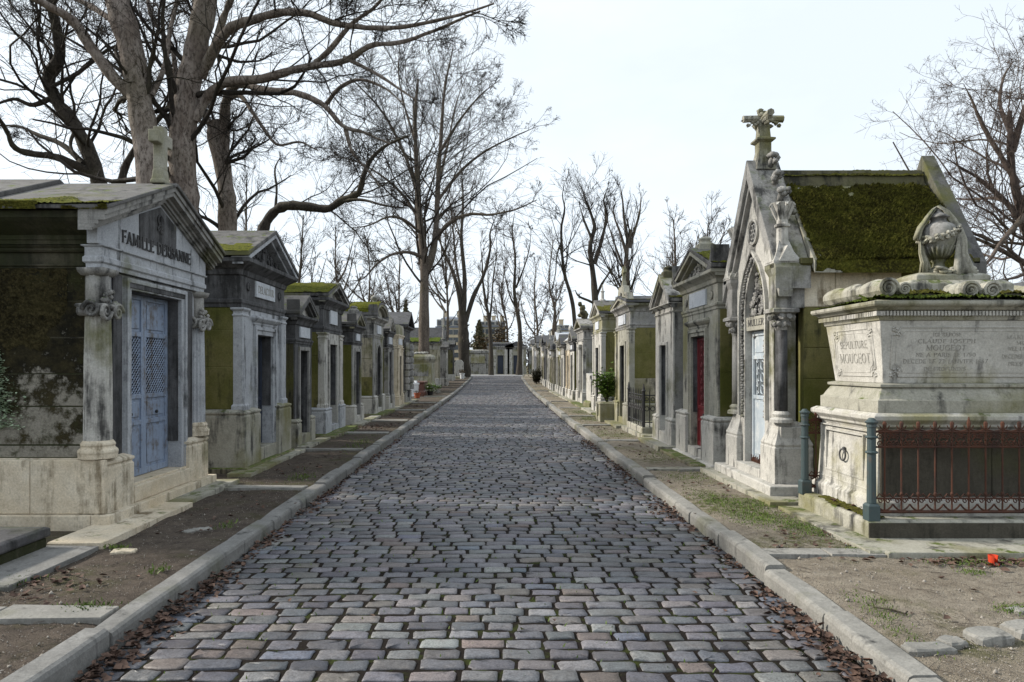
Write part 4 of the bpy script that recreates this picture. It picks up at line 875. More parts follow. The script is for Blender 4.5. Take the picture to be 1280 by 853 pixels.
for s_ in (-1, 1):
    rk = MB()
    for (d0, d1, y0) in ((0.0,0.05,-0.21),(0.05,0.10,-0.19),(0.10,0.135,-0.13),(0.135,0.17,-0.10),(0.17,0.19,-0.075)):
        a = [(s_*(WO+0.02), E1+0.10-d0), (0, A1+0.13-d0)]; b = [(s_*(WO+0.02), E1+0.10-d1+0.001), (0, A1+0.13-d1+0.001)]
        rk.strip(a, b, y0, 0.05)
    rk.build('raking_cornice', 'grey_stone', T1)
MB().loft(-1.05, 1.05, 0.0, 2.95, [(0.03,2.74),(0.06,2.76),(0.06,2.80),(0.12,2.84),(0.20,2.90),(0.23,2.93),(0.23,2.99)]).xf(lambda p: (p[0], max(p[1], 0.06), p[2])).build('side_cornice', 'black_moss_stone', T1)
for s_ in (-1, 1):                                   # two courses of roof slabs, the rear one lapping over
    MB().strip([(s_*1.33,E1+0.135),(0,A1+0.17)], [(s_*1.33,E1+0.095),(0,A1+0.132)], -0.24, 1.02).build('roof_slab', 'roof_stone', T1, bevel=0.01)
    MB().strip([(s_*1.35,E1+0.175),(0,A1+0.215)], [(s_*1.35,E1+0.12),(0,A1+0.16)], 1.03, 3.15).build('roof_slab', 'roof_stone', T1, bevel=0.01)
moss_sheet(T1, [(-1.34,-0.24,E1+0.135),(-1.34,1.02,E1+0.135),(-0.6,1.02,E1+0.41),(-0.6,-0.24,E1+0.41)], 80, 50, 0.56, 0.028, 'moss_bright', 41, edge=0.8)
moss_sheet(T1, [(-1.36,1.03,E1+0.175),(-1.36,3.0,E1+0.175),(-0.6,3.0,E1+0.475),(-0.6,1.03,E1+0.475)], 60, 40, 0.5, 0.028, 'moss_bright', 42, edge=0.8)
moss_sheet(T1, [(-1.34,-0.23,E1+0.09),(-1.34,1.0,E1+0.09),(-1.36,1.0,E1+0.16),(-1.36,-0.23,E1+0.16)], 50, 8, 0.55, 0.02, 'moss_dark', 43, edge=0.1)
cross(T1, (0.02, -0.04, A1+0.16), 0.62, 0.34, 0.12, 'lichen_stone', name='roof_cross')
for s_ in (-1, 1):                                   # columns
    cx_ = s_*1.03; cy_ = 0.03
    col = MB().lathe([(0.122,0.90),(0.120,1.2),(0.117,1.6),(0.106,2.12)], 36, (cx_,cy_,0), flute=0.10).build('column', 'pale_stone' if s_ < 0 else 'blue_grey_stone', T1)
    MB().lathe([(0.165,0.74),(0.165,0.78),(0.17,0.80),(0.165,0.82),(0.145,0.835),(0.14,0.85),(0.147,0.865),(0.143,0.88),(0.124,0.905)], 28, (cx_,cy_,0)).build('column_base', 'cream_stone', col, smooth=False, bevel=0.004)
    cap = MB(); cap.loft(cx_-0.12, cx_+0.12, cy_-0.12, cy_+0.12, [(0,2.12),(0.02,2.15),(0.01,2.17)])
    cap.lathe([(0.105,2.16),(0.105,2.44)], 30, (cx_,cy_,0), flute=0.10)
    cap.loft(cx_-0.10, cx_+0.10, cy_-0.10, cy_+0.10, [(0,2.43),(0.02,2.46),(0.03,2.498)])
    for sx in (-1, 1):
        c = (cx_+sx*0.10, cy_-0.13, 2.10); cap.spiral(c, 0.085, 0.022, 1.7, n=24, flip=sx, sides=6)
        cap.tube([(cx_+sx*0.10, cy_-0.13, 2.10), (cx_+sx*0.10, cy_+0.12, 2.10)], 0.045, 10)
        cap.spiral((cx_+sx*0.15, cy_-0.02, 2.11), 0.085, 0.022, 1.6, axis='x', n=22, sides=6)
    for k in range(16): cap.blob((cx_+random.uniform(-0.09,0.09), cy_-0.11+random.uniform(-0.02,0.02), 2.17+random.uniform(-0.02,0.12)), (0.03,0.022,0.03))
    cap.build('capital', 'grey_stone', col, smooth=True)
for s_ in (-1, 1):                                   # dark strips between columns and door frame
    a, b = sorted((s_*0.70, s_*0.86))
    MB().box(a, b, -0.018, 0.05, 0.74, 2.48).build('pilaster', 'sooty_stone', T1, bevel=0.005)
MB().box(-0.64, 0.64, -0.04, 0.03, 2.375, 2.47).build('lintel', 'sooty_stone', T1, bevel=0.005)
for k, (a, b) in enumerate(((-0.06,0.62),(0.625,1.30),(1.305,2.05),(2.055,3.06))):     # blocks of the near plinth face
    MB().box(-1.157, -1.10, a-0.04, b-0.04, 0.24, 0.735).build('plinth_block', 'cream_stone', T1, bevel=0.008)
    MB().box(-1.20, -1.10, a+0.26 if k else 0.005, b+0.254, 0.06, 0.235).build('plinth_block', 'cream_stone', T1, bevel=0.008)
MB().box(-1.204, 1.204, -0.17, 0.0, 0.06, 0.236).build('base_course', 'cream_stone', T1, bevel=0.008)
MB().box(-0.62, 0.62, -0.10, 0.1, 0.238, 0.40).build('threshold', 'cream_stone', T1, bevel=0.01)
# pale green ivy on its side wall
sp = []
for k in range(1500):
    a = random.random(); z = 1.0+0.75*a; sp.append((-4.66+random.gauss(0,0.11)*(1.25-a), 6.375+random.uniform(-0.03,0.015), z))
ivy = scatter_leaves('ivy', np.array(sp), 'ivy_leaf', (0.02, 0.045), np.random.default_rng(5), curl=1.0); tag(ivy, 'pale green ivy creeping up the sooty side wall beside the fluted column', 'ivy'); del ivy['kind']
ivy['kind'] = 'stuff'
# low slate-topped grave in the bottom left corner
gr = empty('grave_slab', (-4.5, 4.4, 0.0)); tag(gr, 'low dark slate-topped grave with mossy sides in front of the large pale tomb', 'grave')
MB().loft(-0.9, 0.87, -1.3, 1.16, [(0.0,0.05),(0,0.20),(-0.01,0.215)]).build('grave_body', 'black_moss_stone', gr, bevel=0.01)
m = MB(); n = 14
for i in range(n):
    for j in range(n): pass
MB().loft(-0.9, 0.87, -1.3, 1.16, [(0.015,0.217),(0.022,0.235),(0.018,0.285),(-0.01,0.30),(-0.2,0.325)]).build('slate_top', 'slate_slab', gr, bevel=0.006)

# second: olive side, pediment carved with a wreath
tomb('olive-sided tomb with blackened carved pediment next to the large pale tomb', -1, 10.68, -3.60, 1.98, 2.6, ph=0.98, po=0.10, H=2.42, E=3.10, rise=0.52, ov=0.19, dw=0.72, dh=2.06, dz=0.36,
     front='blue_grey_stone', sides='olive_stone', ent='sooty_stone', plinth='lichen_stone', rake_mat='blue_grey_stone', tymp='sooty_stone', door='dark_blue_door', style='bars', leaves=2, rec=0.15, fr=0.12, hood=True, plaque=(0.86,2.62,2.86), text='DELACOUR', reliefs=46, moss=(0.36,'moss_bright',0.02), lod=0, pil=0.22,
     low='mossy_ledge', courses=[0.98,1.58,2.10,2.42], splits=((0.5,),(),(0.45,)), cmats=['olive_stone'])
# third: small black tomb
tomb('small black sooty tomb with low hipped roof squeezed before the mossy roof', -1, 13.1, -3.66, 1.12, 1.7, ph=0.62, po=0.06, H=2.0, E=2.52, rise=0.34, ov=0.12, dw=0.60, dh=1.88, dz=0.30, front='sooty_stone', sides='dark_olive_stone', ent='sooty_stone', roof='roof_stone', plinth='lichen_stone', tymp='pale_stone', rake_mat='roof_stone', door='dark_door', style='scroll', acro=True, plaque=(0.66,2.12,2.32), fr=0.07, frame='grey_stone', lod=1)
# fourth: bright moss roof
tomb('tomb with thick bright green moss on its roof and a white plaque', -1, 15.25, -3.62, 1.72, 2.4, ph=0.72, po=0.08, H=2.30, E=3.02, rise=0.34, ov=0.16, dw=0.68, dh=2.06, dz=0.30, front='pale_stone', sides='olive_stone', ent='sooty_stone', roof='roof_stone', plinth='blue_grey_stone', tymp='pale_stone', rake_mat='grey_stone', door='dark_door', style='scroll', leaves=2, pil=0.26, fr=0.10, hood=False, plaque=(0.66,2.5,2.80), moss=(0.80,'moss_bright',0.05), lod=1, courses=[0.72,1.3,1.8,2.3], splits=((),(0.5,),()), low='mossy_ledge')
# fifth: small with rounded acroteria
tomb('small narrow tomb with curled roof corners between two mossy roofed tombs', -1, 17.95, -3.62, 1.15, 1.8, ph=0.60, po=0.06, H=2.12, E=2.62, rise=0.32, ov=0.12, dw=0.56, dh=1.96, dz=0.30, front='grey_stone', sides='olive_stone', ent='sooty_stone', roof='roof_stone', plinth='pale_stone', tymp='lichen_stone', rake_mat='lichen_stone', door='dark_door', style='bars', acro=True, plaque=(0.46,2.24,2.42), fr=0.08, finial=('knob',0.14,'grey_stone'))
# sixth: moss and a round-headed door
tomb('moss-roofed tomb with a round arched door', -1, 21.2, -3.62, 1.75, 2.4, ph=0.70, po=0.07, H=2.42, E=3.05, rise=0.40, ov=0.15, dw=0.80, dh=2.22, dz=0.30, arch='round', shape='arch', front='grey_stone', sides='olive_stone', ent='grey_stone', roof='roof_stone', plinth='pale_stone', tymp='lichen_stone', rake_mat='lichen_stone', door='dark_door', style='bars', plaque=(0.7,2.56,2.82), moss=(0.75,'moss_bright',0.05), acro=True, finial=('urn',0.26,'grey_stone'), courses=[0.70,1.25,1.8,2.42], splits=((),), cmats=['olive_stone','warm_side_stone','warm_side_stone'], low='mossy_ledge')
tomb('narrow tomb with a pale pointed gable beyond the round arched door', -1, 23.5, -3.62, 1.25, 1.8, ph=0.6, H=2.2, E=2.75, rise=0.40, ov=0.10, dw=0.58, dh=2.05, front='grey_stone', sides='olive_stone', ent='sooty_stone', tymp='pale_stone', rake_mat='pale_stone', plaque=(0.7,2.32,2.56), pil=0.16, lod=2)
tomb('narrow cream tomb front with columns and a flat top', -1, 25.5, -3.56, 1.30, 1.8, ph=0.5, H=2.25, E=2.72, rise=0.36, ov=0.08, dw=0.50, dh=1.95, shape='flat', front='cream_stone', sides='cream_stone', ent='cream_stone', roof='lichen_stone', plinth='cream_stone', plaque=(0.9,2.36,2.62), pil=0.22, lod=2)
T9 = tomb('dark tomb with banded columns under a tall grey gable', -1, 28.0, -3.62, 1.75, 2.6, ph=0.6, H=2.62, E=3.15, rise=0.55, ov=0.18, dw=0.62, dh=2.2, front='sooty_stone', sides='dark_olive_stone', ent='sooty_stone', roof='roof_dark', tymp='sooty_stone', rake_mat='sooty_stone', plinth='grey_stone', lod=2)
for s_ in (-1, 1):
    c = MB()
    for k in range(7): z = 0.62+k*0.27; c.lathe([(0.13,z),(0.15,z+0.02),(0.15,z+0.19),(0.13,z+0.21),(0.11,z+0.23),(0.11,z+0.27)], 10, (s_*0.66,-0.06,0))
    c.build('banded_column', 'grey_stone', T9)
# graves in the gap
gr = empty('sarcophagus', (-4.35, 38.6, g(38.6))); tag(gr, 'broad grey sarcophagus tomb below the thick pale tree trunk', 'tomb')
MB().loft(-0.75, 0.75, -0.6, 1.6, [(0.1,0.05),(0.1,0.5),(0.02,0.6),(0,1.75),(0.03,1.8),(0.12,1.95),(0.12,2.08),(0.0,2.2)]).build('sarcophagus_body', 'lichen_stone', gr, bevel=0.02)
MB().box(-0.62, 0.62, -0.63, -0.55, 1.0, 1.65).build('front_panel', 'grey_stone', gr, bevel=0.01)
m = MB()
for k in range(12): m.blob((-0.5+k*0.09, -0.3+random.uniform(-0.1,0.1), 2.26+random.uniform(-0.03,0.05)), (0.1,0.12,0.07))
m.build('stone_garland', 'pale_stone', gr, smooth=True)
gr = empty('granite_grave', (-4.1, 34.6, 0)); tag(gr, 'low polished red granite grave before the grey sarcophagus', 'grave')
MB().loft(-0.55, 0.55, -0.9, 0.9, [(0.06,0.05),(0.06,0.3),(0,0.35),(0,0.7),(0.04,0.73),(0.04,0.8)]).build('granite_block', 'red_granite', gr, bevel=0.02)
def vase(name, label, x, y, r, h, mat, cat, plant=None):
    e = empty(name, (x, y, g(y)+0.1)); tag(e, label, cat)
    MB().lathe([(r*0.7,0),(r*0.78,h*0.1),(r*0.92,h*0.8),(r*1.05,h*0.82),(r*1.05,h),(r*0.85,h),(r*0.8,h*0.85)], 14).build('pot', mat, e, smooth=False)
    if plant:
        n, pr, phh, lm = plant; rr = np.random.default_rng(int(y*100)); P = rr.normal(0, 0.45, (n,3))*np.array([pr,pr,phh*0.6])+np.array([0,0,h+phh*0.45])
        P[:,2] = np.maximum(P[:,2], h*0.9); scatter_leaves('foliage', P, lm, (pr*0.2, pr*0.45), rr, parent=e, curl=1.2)
    return e
def whitebox():
    e = empty('white_planter', (-3.92, 33.0, 0.1)); tag(e, 'white marble planter beside the terracotta pot', 'planter')
    MB().loft(-0.17, 0.17, -0.2, 0.2, [(0,0),(0.02,0.05),(0.0,0.1),(0.03,0.55),(0.05,0.58),(0.05,0.66)]).build('planter_body', 'white_glaze', e, bevel=0.01)
    m = MB(); 
    for k in range(14): m.blob((random.uniform(-0.14,0.14), random.uniform(-0.14,0.14), 0.68+random.uniform(0,0.07)), (0.06,0.06,0.05))
    m.build('white_flowers', 'white_glaze', e, smooth=True)
whitebox()
vase('flower_pot', 'terracotta flower pot standing at the edge of the footway', -3.62, 31.6, 0.15, 0.24, 'terracotta', 'pot', (60, 0.14, 0.1, 'dark_leaf'))
vase('flower_pot', 'dark pot with green leaves behind the terracotta pot', -3.3, 34.5, 0.16, 0.22, 'dark_door', 'pot', (220, 0.3, 0.34, 'shrub_leaf'))
vase('flower_pot', 'small grey pot with low plants by the far kerb', -3.15, 37.5, 0.15, 0.2, 'letter_grey', 'pot', (120, 0.22, 0.22, 'shrub_leaf'))
gr = empty('grave_slab', (-3.75, 36.8, 0)); tag(gr, 'small pale grave slab lying near the footway behind the pots', 'grave')
MB().loft(-0.3,0.3,-0.7,0.7,[(0,0.05),(0,0.3),(0.04,0.33),(0.04,0.42),(-0.05,0.46)]).build('grave_body', 'pale_stone', gr, bevel=0.015)
tomb('pale olive tomb with a cushion of green moss on its low roof', -1, 45.2, -3.75, 1.9, 2.6, ph=0.7, H=2.55, E=2.95, rise=0.30, ov=0.12, front='warm_side_stone', sides='warm_side_stone', ent='lichen_stone', rake_mat='lichen_stone', tymp='lichen_stone', roof='roof_dark', moss=(0.95,'moss_green',0.10), lod=2)
ch = tomb('grey gothic tomb with a pointed spire beyond the green cushioned roof', -1, 51.5, -3.8, 1.8, 2.6, ph=0.7, H=2.8, E=3.1, rise=1.1, ov=0.1, arch='pointed', front='grey_stone', sides='dark_olive_stone', ent='grey_stone', roof='roof_dark', rake_mat='grey_stone', tymp='grey_stone', lod=2)
for (dx, hh) in ((-0.8,0.9),(0.8,0.9),(0.0,1.5)): MB().lathe([(0.17,3.0 if dx else 4.1),(0.17,3.35 if dx else 4.3),(0.21,3.4 if dx else 4.34),(0.12,3.45 if dx else 4.4),(0.02,3.4+hh if dx else 4.2+hh)], 6, (dx,0.1,0)).build('spire', 'grey_stone', ch)
tomb('thin pale tomb front past the spire on the shaded row', -1, 48.2, -3.42, 1.3, 1.8, ph=0.6, H=2.4, E=2.7, rise=0.4, dw=0.5, dh=2.0, front='pale_stone', sides='grey_stone', ent='grey_stone', lod=2)
tomb('soot-dark narrow tomb before the forked trunk at the lane end', -1, 57.0, -3.5, 1.7, 2.2, ph=0.6, H=2.6, E=3.0, rise=0.35, dw=0.6, dh=2.1, front='sooty_stone', sides='dark_olive_stone', ent='sooty_stone', lod=2)
gr = empty('headstone', (-3.3, 61.5, g(61.5)), -0.2); tag(gr, 'pale upright headstone near the forked trunk', 'headstone')
MB().prism([(-0.4,0.05),(0.4,0.05),(0.4,1.5),(0.2,1.75),(-0.2,1.75),(-0.4,1.5)], -0.12, 0.12).build('stele', 'pale_stone', gr, bevel=0.02)
MB().loft(-0.55,0.55,-0.3,0.3,[(0,0.03),(0,0.22),(-0.06,0.27)]).build('stele_base', 'lichen_stone', gr, bevel=0.015)
vase('flower_pot', 'white vase of flowers at the foot of the pale headstone', -2.95, 60.0, 0.22, 0.5, 'white_glaze', 'pot', (160, 0.3, 0.3, 'brown_leaf'))
tomb('low flat-roofed tomb hidden behind the forked trunk', -1, 64.5, -4.6, 2.4, 2.2, ph=0.6, H=2.2, E=2.6, rise=0.2, shape='flat', front='lichen_stone', sides='lichen_stone', ent='grey_stone', lod=2)
# ------------------------------------------------------------------ right row
random.seed(77)
RZ = -math.pi/2
# ---- gothic chapel tomb
CHY, CHX = 8.58, 3.22
CH = empty('gothic_chapel', (CHX, CHY, 0), RZ)
tag(CH, 'small gothic chapel tomb with mossy steep roof, pinnacle and cross', 'chapel')
W2 = 0.80; D = 2.05; EV, AP = 2.72, 4.02
op = opening(0.66, 0.05, 2.88, 'pointed')
NW = 0.60
MB().prism([(-W2,0.05)]+op+[(W2,0.05),(W2,0.9),(NW,0.93),(NW,2.26),(W2-0.06,2.27),(W2-0.06,EV+0.05),(0,AP),(-W2+0.06,EV+0.05),(-W2+0.06,2.27),(-NW,2.26),(-NW,0.93),(-W2,0.9)], 0.0, 0.26).build('front_wall', 'pale_stone', CH, bevel=0.008)
for s_ in (-1, 1):
    wl = MB().box(*sorted((s_*(W2-0.15), s_*(W2-0.012))), 0.262, D, 0.05, EV).build('side_wall', 'olive_stone', CH)
    if s_ > 0: wall_blocks(wl, W2-0.16, W2-0.002, 0.262, D, [0.95,1.45,1.80,2.26,2.70], ['olive_stone','olive_stone','olive_stone',('cream_stone','cream_stone','olive_stone')], ((0.62,),(0.3,),(0.55,),(0.2,0.62)))
    MB().loft(*sorted((s_*(W2-0.10), s_*W2)), 0.3, D, [(0.04,2.66),(0.06,2.70),(0.12,2.74),(0.12,2.80)]).build('eaves_moulding', 'dark_olive_stone', CH)
MB().prism([(-W2+0.15,0.05),(W2-0.15,0.05),(W2-0.15,EV),(0,AP-0.3),(-W2+0.15,EV)], D-0.15, D).build('back_wall', 'olive_stone', CH)
# plinths left and right of the door, with sloping caps
for s_ in (-1, 1):
    a, b = sorted((s_*0.40, s_*(W2+0.03)))
    MB().loft(a, b, -0.08, 0.36, [(0,0.05),(0,0.66),(-0.01,0.68),(0.0,0.70),(-0.025,0.76),(-0.07,0.90),(-0.07,0.95)]).build('plinth', 'pale_stone', CH, bevel=0.007)
    a, b = sorted((s_*0.60, s_*(W2+0.06)))
    MB().loft(a, b, 0.37, D+0.04, [(0,0.05),(0,0.66),(-0.02,0.74),(-0.04,0.92)]).build('side_plinth', 'olive_stone', CH, bevel=0.006)
MB().loft(-W2-0.12, W2+0.12, -0.14, D+0.05, [(0.05,0.04),(0.05,0.25),(0.04,0.262)]).build('base_course', 'pale_stone', CH, bevel=0.01)
MB().box(-0.40, 0.40, -0.09, 0.5, 0.255, 0.36).build('doorstep', 'pale_stone', CH, bevel=0.01)
# jamb ornament: a chain of carved leaves round the arch
ch_ = MB(); P = offset(opening(0.66, 0.95, 2.88, 'pointed'), 0.055)
Q = []
for a, b in zip(P[:-1], P[1:]):
    n = max(1, int(math.dist(a, b)/0.032))
    for i in range(n): t = i/n; Q.append((a[0]+(b[0]-a[0])*t, a[1]+(b[1]-a[1])*t))
for i, q in enumerate(Q): ch_.blob((q[0]+0.008*(-1)**i, -0.012, q[1]), (0.028,0.024,0.022), 0.4)
ch_.build('carved_border', 'grey_stone', CH, smooth=True)
MB().strip(offset(P, 0.075), offset(P, 0.042), -0.045, 0.01).build('arch_moulding', 'pale_stone', CH)
# tympanum with foliage, lintel with worn lettering
tyb = opening(0.655, 2.22, 2.87, 'pointed'); tp = MB().prism(tyb[::-1], 0.09, 0.2).build('tympanum', 'sooty_stone', CH)
def fn(r):
    x = r.uniform(-0.28, 0.28); lim = 2.80-0.55*(abs(x)/0.33)**1.6; z = r.uniform(2.24, 2.82); return (x, z) if z < lim else (None, None)
relief(tp, fn, 95, 0.065, 0.036, 'grey_stone', seed=4, stalks=0.3)
li = MB().box(-0.36, 0.36, 0.02, 0.22, 2.04, 2.215).build('lintel', 'lichen_stone', CH, bevel=0.006)
lettering(li, 'MULLER', 0, 2.10, 0.075, 0.02, 'letter_dark', width=0.52, depth=0.004)
for s_ in (-1, 1): MB().spiral((s_*0.27, 0.10, 2.0), 0.05, 0.018, 1.2, n=14, flip=s_).build('console', 'grey_stone', CH)
lf = door_leaf(CH, -0.325, 0.325, 0.37, 2.035, 0.09, 'pale_blue_paint', 'scroll', 1, low=0.50)
m = MB(); 
for k in range(26): m.tube([(-0.3+0.024*k, 0.075, 0.37), (-0.3+0.024*k+random.uniform(-0.03,0.03), 0.075, 0.37+random.uniform(0.05,0.12))], 0.006, 4)
m.build('rusted_guard', 'rust_iron', lf)
# corner columns with leafy capitals, piers and pinnacles above
for s_ in (-1, 1):
    cx_, cy_ = s_*(W2-0.08), 0.04
    c = MB().lathe([(0.068,1.08),(0.066,1.5),(0.064,2.02)], 18, (cx_,cy_,0)).build('column', 'sooty_stone' if s_ > 0 else 'grey_stone', CH, smooth=True)
    MB().lathe([(0.125,0.95),(0.125,0.985),(0.11,1.0),(0.085,1.01),(0.095,1.03),(0.10,1.045),(0.09,1.06),(0.068,1.08)], 18, (cx_,cy_,0)).build('column_base', 'pale_stone', c)
    k_ = MB().lathe([(0.066,2.0),(0.075,2.03),(0.07,2.05),(0.09,2.12),(0.12,2.18)], 14, (cx_,cy_,0)); k_.loft(cx_-0.125, cx_+0.125, cy_-0.125, cy_+0.125, [(-0.02,2.18),(0.02,2.20),(0.02,2.235),(0,2.25)])
    for r_ in range(2):
        for i in range(9): a = i*0.698+r_*0.35; q = 0.085+0.035*r_; k_.blob((cx_+q*math.cos(a), cy_+q*math.sin(a), 2.07+0.08*r_), (0.035,0.035,0.04), 0.35)
    k_.build('capital', 'grey_stone', c)
    a, b = cx_-0.105, cx_+0.105
    pier = MB().loft(a, b, cy_-0.105, cy_+0.22, [(0,2.25),(0,2.60),(0.0,2.62),(0.035,2.70),(0.035,2.75)]).build('pier', 'grey_stone', CH, bevel=0.006)
    pin = MB(); z0 = 2.75
    pin.loft(a, b, cy_-0.105, cy_+0.125, [(0.04,z0),(0.04,z0+0.03),(-0.02,z0+0.14),(-0.06,z0+0.27)])
    for (nx, ny) in ((-1,0),(1,0),(0,-1),(0,1)):             # four little gables round its foot
        cc = (cx_+nx*0.11, cy_+0.01+ny*0.11); w_ = 0.10
        if ny: pin.add([(cc[0]-w_,cc[1]+ny*0.05,z0+0.02),(cc[0]+w_,cc[1]+ny*0.05,z0+0.02),(cc[0],cc[1]+ny*0.04,z0+0.20),(cx_,cy_,z0+0.2)], [(0,1,2),(1,3,2),(0,2,3)])
        else: pin.add([(cc[0]+nx*0.05,cc[1]-w_,z0+0.02),(cc[0]+nx*0.05,cc[1]+w_,z0+0.02),(cc[0]+nx*0.04,cc[1],z0+0.20),(cx_,cy_,z0+0.2)], [(0,1,2),(1,3,2),(0,2,3)])
    pin.lathe([(0.068,z0+0.22),(0.062,z0+0.42),(0.085,z0+0.43),(0.085,z0+0.455),(0.06,z0+0.47),(0.065,z0+0.56),(0.11,z0+0.66),(0.13,z0+0.70),(0.05,z0+0.71)], 12, (cx_,cy_+0.01,0))
    for i in range(8): a_ = i*0.785; pin.tube([(cx_+0.06*math.cos(a_),cy_+0.01+0.06*math.sin(a_),z0+0.52),(cx_+0.10*math.cos(a_),cy_+0.01+0.10*math.sin(a_),z0+0.62),(cx_+0.13*math.cos(a_),cy_+0.01+0.13*math.sin(a_),z0+0.69),(cx_+0.145*math.cos(a_),cy_+0.01+0.145*math.sin(a_),z0+0.66)], [0.015,0.020,0.022,0.010], 5)
    pin.build('pinnacle', 'pale_stone', pier, bevel=0.0)
# coping of the front gable with crockets
sl = (AP-EV)/W2
for s_ in (-1, 1):
    cp = MB(); WO = W2+0.10; e = EV-0.10*sl
    cp.strip([(s_*WO,e+0.14),(0,AP+0.14)], [(s_*WO,e-0.10),(0,AP-0.10)], -0.10, 0.30)
    cp.strip([(s_*WO,e-0.101),(0,AP-0.101)], [(s_*WO*0.985,e-0.19),(0,AP-0.19)], -0.06, 0.1)
    cp.build('gable_coping', 'grey_stone', CH, bevel=0.008)
    for k in range(4):
        t = 0.40+0.165*k; x = s_*WO*(1-t); z = e+(AP-e)*t+0.24; c = MB()
        c.tube([(x,0.16,z-0.06),(x+s_*0.03,0.16,z+0.0),(x+s_*0.07,0.16,z+0.02)], [0.04,0.035,0.03], 6)
        for i in range(9): c.blob((x+s_*0.075+random.uniform(-0.045,0.045), 0.16+random.uniform(-0.06,0.06), z+0.03+random.uniform(-0.045,0.05)), (0.042,0.042,0.034), 0.35)
        c.build('crocket', 'grey_stone', CH, smooth=True)
# finial cross
f = MB(); f.loft(-0.09,0.09,0.02,0.20,[(0.03,AP+0.0),(0.0,AP+0.16),(-0.015,AP+0.24),(-0.015,AP+0.34),(0.025,AP+0.37),(0.025,AP+0.39),(-0.02,AP+0.41),(-0.035,AP+0.62)])
zc = AP+0.62; f.tube([(0,0.11,zc-0.02),(0,0.11,zc+0.12)], 0.05, 8)
for (dx, dy) in ((1,0),(-1,0),(0,1),(0,-1)):
    f.tube([(0,0.11,zc+0.03),(dx*0.14,0.11+dy*0.14,zc+0.035),(dx*0.25,0.11+dy*0.25,zc+0.03)], [0.05,0.042,0.045], 7)
    for i in range(7): f.blob((dx*(0.08+0.025*i)+random.uniform(-0.03,0.03), 0.11+dy*(0.08+0.025*i)+random.uniform(-0.03,0.03), zc-0.01+random.uniform(-0.05,0.05)), (0.032,0.032,0.03), 0.4)
for i in range(10): f.blob((random.uniform(-0.06,0.06), 0.11+random.uniform(-0.06,0.06), zc-0.06+random.uniform(-0.08,0.2)), (0.038,0.038,0.04), 0.4)
f.build('finial_cross', 'lichen_stone', CH, smooth=False)
# rose window
rw = MB().lathe([(0.165,0.0),(0.165,-0.03),(0.145,-0.035),(0.125,-0.02),(0.125,0.0)], 26, (0,0.0,3.26), axis='y', cap=False).build('rose_window', 'pale_stone', CH)
MB().lathe([(0.126,0),(0.126,-0.008)], 24, (0,0.0,3.26), axis='y').build('pane', 'dark_glass', rw)
m = MB(); 
for i in range(6): m.ring((0.062*math.cos(i*1.047),-0.012,3.26+0.062*math.sin(i*1.047)), 0.036, 0.010, n=10, sides=5)
m.ring((0,-0.012,3.26), 0.028, 0.011, n=10); m.build('tracery', 'grey_stone', rw)
# steep roof, ridge stone, rear gable stone and the moss
for s_ in (-1, 1):
    MB().strip([(s_*(W2+0.16),EV-0.02+0.06),(0,AP-0.06)], [(s_*(W2+0.16),EV-0.09),(0,AP-0.20)], 0.31, D+0.02).build('roof_slab', 'lichen_stone', CH)
MB().prism([(-0.14,AP-0.26),(0.14,AP-0.26),(0.06,AP+0.0),(-0.06,AP+0.0)], 0.305, D+0.01).build('ridge_stone', 'dark_olive_stone', CH, bevel=0.01)
for s_ in (-1, 1):
    MB().strip([(s_*(W2+0.12),e+0.20),(0,AP+0.20)], [(s_*(W2+0.12),e-0.16),(0,AP-0.16)], D+0.03, D+0.20).build('rear_coping', 'roof_stone', CH, bevel=0.01)
ny = (W2+0.16); base = EV+0.04
moss_sheet(CH, [(ny+0.01,0.33,base),(ny+0.01,D+0.02,base),(0.13,D+0.02,base+(AP-0.06-base)*(1-0.13/ny)),(0.13,0.33,base+(AP-0.06-base)*(1-0.13/ny))], 220, 170, 0.72, 0.075, 'moss_dark', 12, edge=0.10, rough=0.25)
moss_sheet(CH, [(ny+0.004,0.32,EV-0.095),(ny+0.004,D+0.02,EV-0.095),(ny+0.004,D+0.02,base+0.02),(ny+0.004,0.32,base+0.02)], 110, 14, 0.72, 0.03, 'moss_dark', 15, edge=-0.4, out=(1,0,0))
moss_sheet(CH, [(0.10,0.31,AP-0.09),(0.10,D,AP-0.09),(0.0,D,AP+0.005),(0.0,0.31,AP+0.005)], 110, 16, 0.8, 0.025, 'moss_dark', 13, edge=0.2)

# ---- sarcophagus monument
MY0, MY1, MX0, MX1 = 6.06, 7.16, 3.36, 5.32
MO = empty('sarcophagus_monument', (0, 0, 0)); tag(MO, 'great pale sarcophagus monument with inscribed panels and mossy scrolled lid', 'monument')
MB().loft(3.16, 6.4, 5.84, 7.20, [(0,0.05),(0,0.26),(-0.02,0.285)]).build('base_slab', 'lichen_stone', MO, bevel=0.012)
pd = MB().loft(MX0, MX1, MY0, MY1, [(0.05,0.28),(0.05,0.40),(0.03,0.42),(0.01,0.44),(-0.02,1.02),(-0.01,1.04),(0.02,1.06),(0.02,1.08),(0.06,1.12),(0.06,1.155),(0.02,1.18)]).build('pedestal', 'monument_stone', MO, bevel=0.005)
MB().loft(MX0, MX1, MY0, MY1, [(-0.01,1.18),(-0.01,1.29),(-0.03,1.30),(-0.05,1.34),(-0.08,1.39),(-0.09,1.40),(-0.06,1.405),(-0.06,1.43),(-0.10,1.44)]).build('base_moulding', 'lichen_stone', MO, bevel=0.004)
BZ0, BZ1, BO0, BO1 = 1.44, 2.00, -0.115, -0.05
MB().loft(MX0, MX1, MY0, MY1, [(BO0,BZ0),(BO1,BZ1)]).build('sarcophagus_body', 'monument_stone', MO, bevel=0.006)
